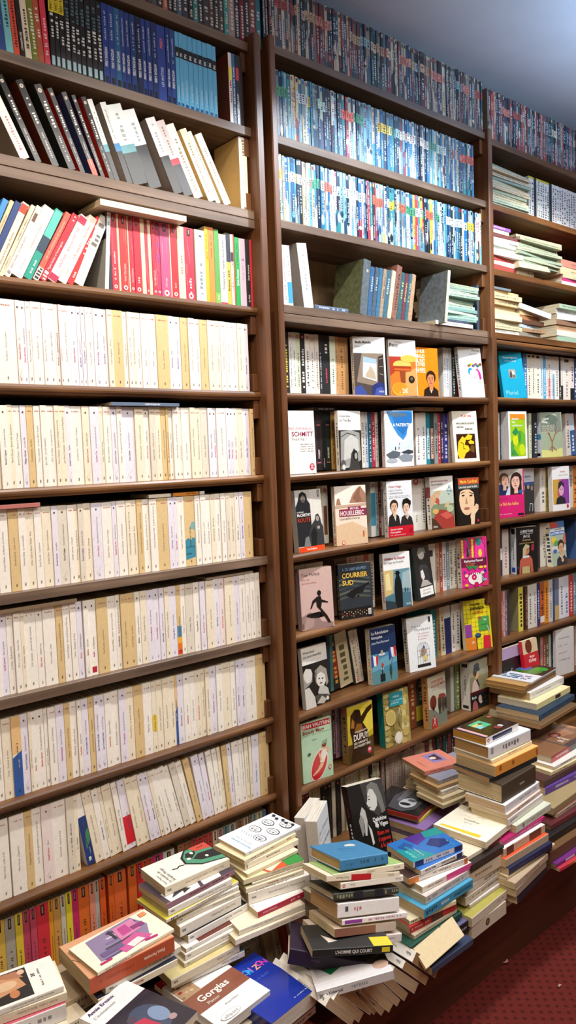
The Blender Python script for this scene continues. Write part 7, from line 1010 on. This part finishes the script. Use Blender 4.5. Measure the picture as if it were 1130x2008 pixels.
# --- far back pile: colourful cover
CV['leaf'] = [('r', 0, 0, 150, 240, '2c3828'), ('r', 0, 130, 150, 240, 'e4e8ec'), ('p', [0, 130, 150, 130, 150, 0, 0, 0], '4c3428'), ('e', 60, 90, 40, 40, '3c8c3c'), ('e', 100, 70, 30, 34, '3468b0'), ('e', 120, 30, 34, 30, 'c83c28'), ('e', 40, 50, 26, 24, '48a03c'), ('e', 90, 110, 22, 14, '2c7c34')] + [('s', 14, 196-i*18, 110, 12, '2c5c8c', dict(gap=.1)) for i in range(3)]
zt = heap(.64, [('K', 592, 1683, 858, 1530, 7, 150, 'e4e8ec', 'd4d8dc', 'S:8c8c94:.1:.9:.4', 'colourful leafy album with blue lettering topping the far pile', 'leaf', dict(mt=M_GLOSS)),
  ('K', 530, 1725, 845, 1550, 12, 150, 'b88c50', '8c6438', '', 'tan-edged book right under the leafy album', (), dict(page='b08850')),
  ('K', 520, 1765, 850, 1585, 12, 150, 'a07840', '7c5830', '', 'brown-edged book second under the leafy album', (), dict(page='a07c48')),
  ('K', 578, 1792, 930, 1622, 27, 160, 'e0dcd8', 'dcdad6', 'S:7c7c80:.4:.9:.18|S:7c7c80:.05:.15:.2', 'thick white book in the far pile', (), dict(page='c8a878')),
  ('K', 650, 1908, 996, 1722, 22, 150, 'e4d8a8', 'e0d498', 'b:3c2420:.3:.46', 'pale yellow book with a dark spine label in the far pile', (), dict(page='d4c8b0')),
  ('K', 672, 2025, 1042, 1805, 20, 160, '24384c', '2c4c68', 'S:1c2c3c:.1:.9:.5', 'blue-spined book in the far pile', (), dict(page='d0b48c')),
  ('K', 690, 2130, 1080, 1900, 14, 160, '6c5438', '8c6c44', '', 'tan book near the foot of the far pile', (), dict(page='b89468'))])
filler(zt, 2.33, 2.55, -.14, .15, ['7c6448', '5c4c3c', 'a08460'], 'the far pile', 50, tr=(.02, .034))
P = aty(*px('K', 905, 1700), -.01); book('pile_book', 'white paperback standing behind the leafy album\'s pile', 'paperback', None, .014, .19, .12, 'dcd8d4', Matrix.Translation((P.x-.03, .002, ZA['j3']+.0005)) @ Matrix.Rotation(math.radians(-6), 4, 'Z') @ FACEM, 'd4d0cc', (), tuple(('s', 20, 150-i*30, 70, 6, '8c8c90') for i in range(4)))
# --- end pile
CV['siecle'] = [('r', 0, 0, 130, 190, '8c6448'), ('r', 0, 0, 20, 190, '4c4444'), ('p', [40, 60, 60, 120, 100, 130, 120, 80, 90, 40], 'a87858'), ('e', 84, 120, 20, 26, '6c3c38'), ('e', 84, 124, 12, 14, 'a86858'), ('p', [60, 20, 110, 30, 120, 0, 60, 0], 'b8845c'), T_(30, 150, 16, '20', 'f0e8e0', bold=True), T_(52, 158, 6, 'e', 'f0e8e0'), T_(26, 128, 14, 'siècle', 'f0e8e0', bold=True, fit=62), ('r', 0, 184, 130, 190, '5c5c60')]
zt = heap(.47, [('R', 913, 472, 1290, 245, 21, 120, '8c6448', '4c3c34', 'B:b82430:.6:1|S:d8ccc4:.62:.9:.4', 'brown photo-covered book with a red spine end, on the end pile', 'siecle', dict(mt=M_GLOSS, page='d0c0a4')),
  ('R', 935, 560, 1330, 340, 11, 112, 'e0dcd4', 'dcd8d0', 'S:2c2c30:.3:.85:.5', 'white paperback with black print under the brown photo-covered one', (), dict(page='d8c4a0')),
  ('R', 908, 608, 1300, 410, 12, 118, 'e0d4b0', 'd4c498', 'S:6c5c40:.6:.8:.5', 'cream book second under the brown photo-covered one'),
  ('R', 845, 690, 1260, 470, 20, 120, '4c2c28', '4c3430', '', 'dark reddish book above the purple-spined one', (), dict(page='8c6c54')),
  ('R', 858, 752, 1270, 545, 22, 115, '5c3c8c', '5c3c94', 'T:dcd8ec:NOUS HASARDEUX:.52:.44:.42|S:a89ccc:.1:.4:.3', 'purple-spined paperback with white capitals in the end pile'),
  ('R', 930, 930, 1330, 640, 20, 120, 'a08c64', '94805c', '', 'khaki book under the purple-spined one', (), dict(page='b8a078')),
  ('R', 965, 975, 1340, 720, 14, 120, '7c4c3c', 'a89484', 'S:6c5c50:.4:.8:.4', 'dusty paperback low in the end pile'),
  ('T', 905, 175, 1300, -60, 16, 118, '5c2428', '6c2c30', '', 'dark red book in the end pile', (), dict(page='a08464')),
  ('T', 890, 285, 1310, 20, 22, 125, '1c1614', '1a1413', 'S:4c4038:.1:.7:.3', 'black leather-like hardback in the end pile', (), dict(hard=True, cat='hardback book')),
  ('T', 900, 415, 1330, 130, 34, 130, '6c4c2c', '64462a', '', 'thick brown book low in the end pile', (), dict(page='8c6c48')),
  ('T', 955, 520, 1350, 270, 10, 120, '6c2474', '702878', 'b:c8c0d0:.6:.8', 'purple thin paperback near the foot of the end pile', (), dict(page='b8a488')),
  ('T', 985, 560, 1370, 340, 9, 118, 'b82c44', 'c05428', 'B:c83058:.8:1|S:f0d8a0:.2:.7:.5', 'orange and red paperback at the foot of the end pile')])
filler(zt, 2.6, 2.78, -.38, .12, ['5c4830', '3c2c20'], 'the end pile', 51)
# --- behind: black photo book on yellow and lavender
CV['photo'] = [('r', 0, 0, 165, 200, '202022'), ('p', [20, 0, 30, 120, 60, 150, 110, 140, 125, 60, 110, 0], '4c4c50'), ('e', 66, 90, 26, 34, 'b8b8bc'), ('e', 70, 100, 18, 10, '2c2c30'), ('e', 60, 70, 14, 8, '5c5c60'), ('p', [80, 0, 90, 90, 104, 90, 108, 0], '6c6c70'), ('r', 0, 160, 125, 178, 'c02030'), ('r', 0, 176, 125, 200, 'd8d4d0'), ('s', 10, 182, 100, 8, '8c2830'), ('s', 10, 164, 100, 8, '3c1014')]
zt = heap(.375, [('V', 772, 462, 908, 328, 13, 165, '202022', 'b03c24', 'S:e0b8a8:.1:.4:.4', 'black photo-covered book with red band, on the yellow one', 'photo', dict(mt=M_GLOSS, page='a84428')),
  ('V', 783, 478, 968, 322, 11, 150, 'e8e0d0', 'e8e020', 'S:a8a01c:.1:.8:.3', 'bright yellow-spined book under the black photo-covered one', (), dict(page='d8c8a0')),
  ('V', 815, 545, 1035, 370, 20, 140, '8c6ca8', '8464a0', '', 'lavender book under the bright yellow-spined one', (), dict(page='c0a478')),
  ('V', 770, 600, 980, 440, 24, 130, '2c1c28', '2c1c2c', '', 'dark plum book beneath the lavender one'),
  ('V', 740, 640, 960, 480, 12, 120, 'd8c4ac', 'd8c8b0', '', 'cream book low under the lavender one')])
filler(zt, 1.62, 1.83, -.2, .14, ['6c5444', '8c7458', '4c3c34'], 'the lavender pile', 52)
CV['salmon'] = [('r', 0, 0, 125, 190, 'd0806c'), ('r', 40, 30, 108, 84, '8c7cac'), ('p', [50, 40, 60, 76, 90, 70, 100, 40], '4c2c34'), ('e', 74, 64, 10, 12, 'd8c4c0'), ('s', 30, 120, 60, 6, 'b0604c')]
z_ = aty(*px('V', 818, 172), -.13).z
zt = heap(z_, [('V', 818, 172, 1060, 110, 13, 125, 'd0806c', 'cc7864', 'S:8c3c30:.5:.9:.4', 'salmon pink book with a violet photo, on a pile behind', 'salmon', dict(page='c8a070')),
  ('V', 905, 228, 1075, 165, 14, 130, '8c8c98', '9c98a0', 'S:6c6c78:.6:.9:.4', 'slate grey paperback under the salmon pink book', (), dict(page='c8b08c', L=.2)),
  ('V', 898, 275, 1070, 215, 11, 130, 'b08c5c', 'b09064', '', 'tan-edged book under the slate grey paperback', (), dict(page='b8905c', L=.2)),
  ('V', 925, 298, 1080, 235, 15, 120, 'dcd4c4', 'dcd4c8', 'B:b01c24:.0:.45|S:a89c90:.6:.9:.3', 'white-spined book with a red end, in the salmon book\'s pile', (), dict(L=.19)),
  ('V', 930, 345, 1085, 285, 12, 115, 'd0bc94', 'd4c4a0', 'S:8c7850:.2:.8:.3', 'cream paperback under the red-ended one', (), dict(L=.18)),
  ('V', 935, 385, 1085, 325, 12, 115, 'c8b48c', 'd0c098', 'S:8c7850:.2:.8:.3', 'cream paperback, second under the red-ended one', (), dict(L=.18))])
P = aty(*px('V', 930, 400), -.13)
filler(zt, P.x-.02, P.x+.17, -.12, .12, ['c8b48c', 'b8a078', 'a89070'], 'the salmon book\'s pile', 53)
# --- two white books and a black portrait book standing on the bench
CV['orm'] = [('r', 0, 0, 140, 215, 'e6ecf0'), T_(14, 150, 13, 'Jean d\'Ormesson', '3c4048', fit=104), ('s', 16, 136, 70, 4, '8c9098'), T_(14, 112, 13, 'Saveur du temps', '2c3038', fit=108), ('s', 60, 40, 40, 4, '8c9098'), ('l', [8, 20, 8, 180], .8, '8c9098')]
for i, (p, y, lb, cv, t, h, w) in enumerate((((165, 490), -.155, 'white thick book with black italic title, standing open-topped on the bench', 'orm', .034, .2, .13), ((85, 470), -.11, 'white thick book standing just behind the one with italic title', None, .03, .205, .13))):
    q = px('V', *p); a = aty(*q, y); zt0 = a.z; base = zt0-h
    M = Matrix.Translation((a.x, a.y, base)) @ Matrix.Rotation(math.radians(34-i*6), 4, 'Z') @ Matrix.Rotation(math.radians(-4), 4, 'X') @ FACEM @ Matrix.Translation((-t/2, 0, 0))
    book('pile_book', lb, 'paperback', None, t, h, w, 'e8ecee', M, 'e4dcd0', deco(t*1000, h*1000, 'S:8c8478:.2:.4:.16', 2), CV[cv] if cv else (), page='f0ebe0', rnd=.0012)
    filler(base-.0005, a.x-.02, a.x+.12, a.y-.04+i*.05, .1, ['cfc4ac', 'bcae94'], 'the pile under the %s white standing book' % ('front', 'rear')[i], 54+i)
CV['vigan'] = [('r', 0, 0, 110, 178, '161617'), ('p', [40, 178, 110, 178, 110, 110, 80, 96, 50, 120], '3c3c3e'), ('p', [56, 150, 60, 170, 76, 176, 92, 168, 100, 140, 104, 104, 92, 100, 86, 130, 70, 160], '74746f'), ('p', [58, 152, 54, 136, 50, 130, 54, 124, 58, 114, 70, 110, 82, 120, 84, 140, 76, 158, 66, 162], 'cfcfcb'), ('e', 60, 138, 3, 1.6, '2c2c2c'), ('l', [55, 144, 64, 145], 1.4, '3c3c3c'), ('e', 57, 120, 4, 1.6, '5c5c5a'), ('p', [24, 110, 34, 126, 42, 116, 44, 92, 36, 60, 30, 62, 34, 88], 'b8b8b4'), ('p', [18, 96, 26, 110, 34, 98, 30, 70, 22, 60], '8c8c88'), ('p', [44, 84, 52, 70, 54, 40, 48, 36, 46, 60], 'd0d0cc'), ('p', [62, 88, 74, 84, 72, 68, 66, 76], 'c4c4c0'), T_(60, 86, 9.5, 'Delphine', 'eeeeec', bold=True, fit=46), T_(64, 73, 9.5, 'de Vigan', 'eeeeec', bold=True, fit=44), T_(66, 54, 10, 'Rien ne', 'd0302c', bold=True, fit=40), T_(66, 40, 10, 's\'oppose', 'd0302c', bold=True, fit=42), T_(70, 26, 10, 'à la nuit', 'd0302c', bold=True, fit=38), T_(84, 12, 4, 'roman', 'b8b8b4')]
a, b = aty(*px('V', 284, 285), -.10), aty(*px('V', 480, 200), -.125)
w = (b-a).length*1.12; yaw = math.atan2(b.y-a.y, b.x-a.x); h = .215; t = .036
M = Matrix.Translation((a.x+.008, a.y-.063, a.z-h*.956)) @ Matrix.Rotation(yaw, 4, 'Z') @ Matrix.Rotation(math.radians(-17), 4, 'X') @ FACEM @ Matrix.Translation((-t/2, 0, 0))
sx, sy = w/.11, h/.178
book('pile_book', 'black book with a woman\'s grey portrait and red title, standing on the bench', 'paperback', None, t, h, w, '161617', M, '1c1818', deco(t*1000, h*1000, 'T:a83c34:Rien ne:.6:.25:.3|S:d8d8d4:.1:.5:.3', 4), [tuple([o[0]]+([[q*(sx if k % 2 == 0 else sy) for k, q in enumerate(o[1])]]+list(o[2:]) if o[0] in 'pl' else [o[1]*sx, o[2]*sy]+([o[3]*sx, o[4]*sy]+list(o[5:]) if o[0] in 're' else [o[3]*sy]+list(o[4:])))) for o in CV['vigan']], mat_=M_GLOSS, page='efe8d8', rnd=.0012)
filler(a.z-h*.956-.001, a.x, a.x+w, a.y-.07, .1, ['b8a88c', 'a8987c'], 'the pile under the black portrait book', 57)
# --- leaning at the far case's foot
CV['poivre'] = [('r', 0, 0, 130, 190, '20161e'), ('r', 0, 150, 130, 190, 'a890b0'), ('p', [60, 40, 120, 60, 110, 110, 50, 90], 'a81c2c')] + [('s', 56, 60+i*12, 60, 7, '5c0c14', dict(rot=18)) for i in range(4)] + [T_(16, 60, 9, 'Pierre Poivre', 'e0d4d8', rot=50, fit=80)]
CV['onfray'] = [('r', 0, 0, 110, 180, 'c81c2c'), ('r', 0, 130, 110, 180, 'd8c098'), ('e', 40, 156, 22, 26, '6c2418'), T_(55, 112, 9, 'Michel', 'f4e4e0', al='c', bold=True, fit=40), T_(55, 96, 13, 'Onfray', 'f4e4e0', al='c', bold=True, fit=64), T_(55, 70, 9, 'Traité', 'f4e4e0', al='c', bold=True)]
for key, p0, p1, yq, h, lb in (('poivre', (290, 1345), (505, 1300), -.03, .19, 'dark book with a red patterned plate, leaning at the divider'), ('onfray', (505, 1260), (605, 1290), -.05, .18, 'red book with white author name, leaning beside the dark plated one')):
    a, b = aty(*px('K', *p0), yq), aty(*px('K', *p1), yq); w = max(.1, (b-a).length)
    M = Matrix.Translation((a.x, yq-.02, a.z-h)) @ Matrix.Rotation(math.radians(-8), 4, 'X') @ FACEM @ Matrix.Translation((-.008, 0, 0))
    book('display_book', lb, 'paperback', None, .016, h, w, '20161e' if key == 'poivre' else 'c81c2c', M, None, (), CV[key], mat_=M_GLOSS)
    filler(a.z-h-.0005, a.x, a.x+w, yq-.07, .1, ['8c7860'], 'the pile under the %s leaning book' % ('dark plated' if key == 'poivre' else 'red'), 60+len(key), foot=.2003)
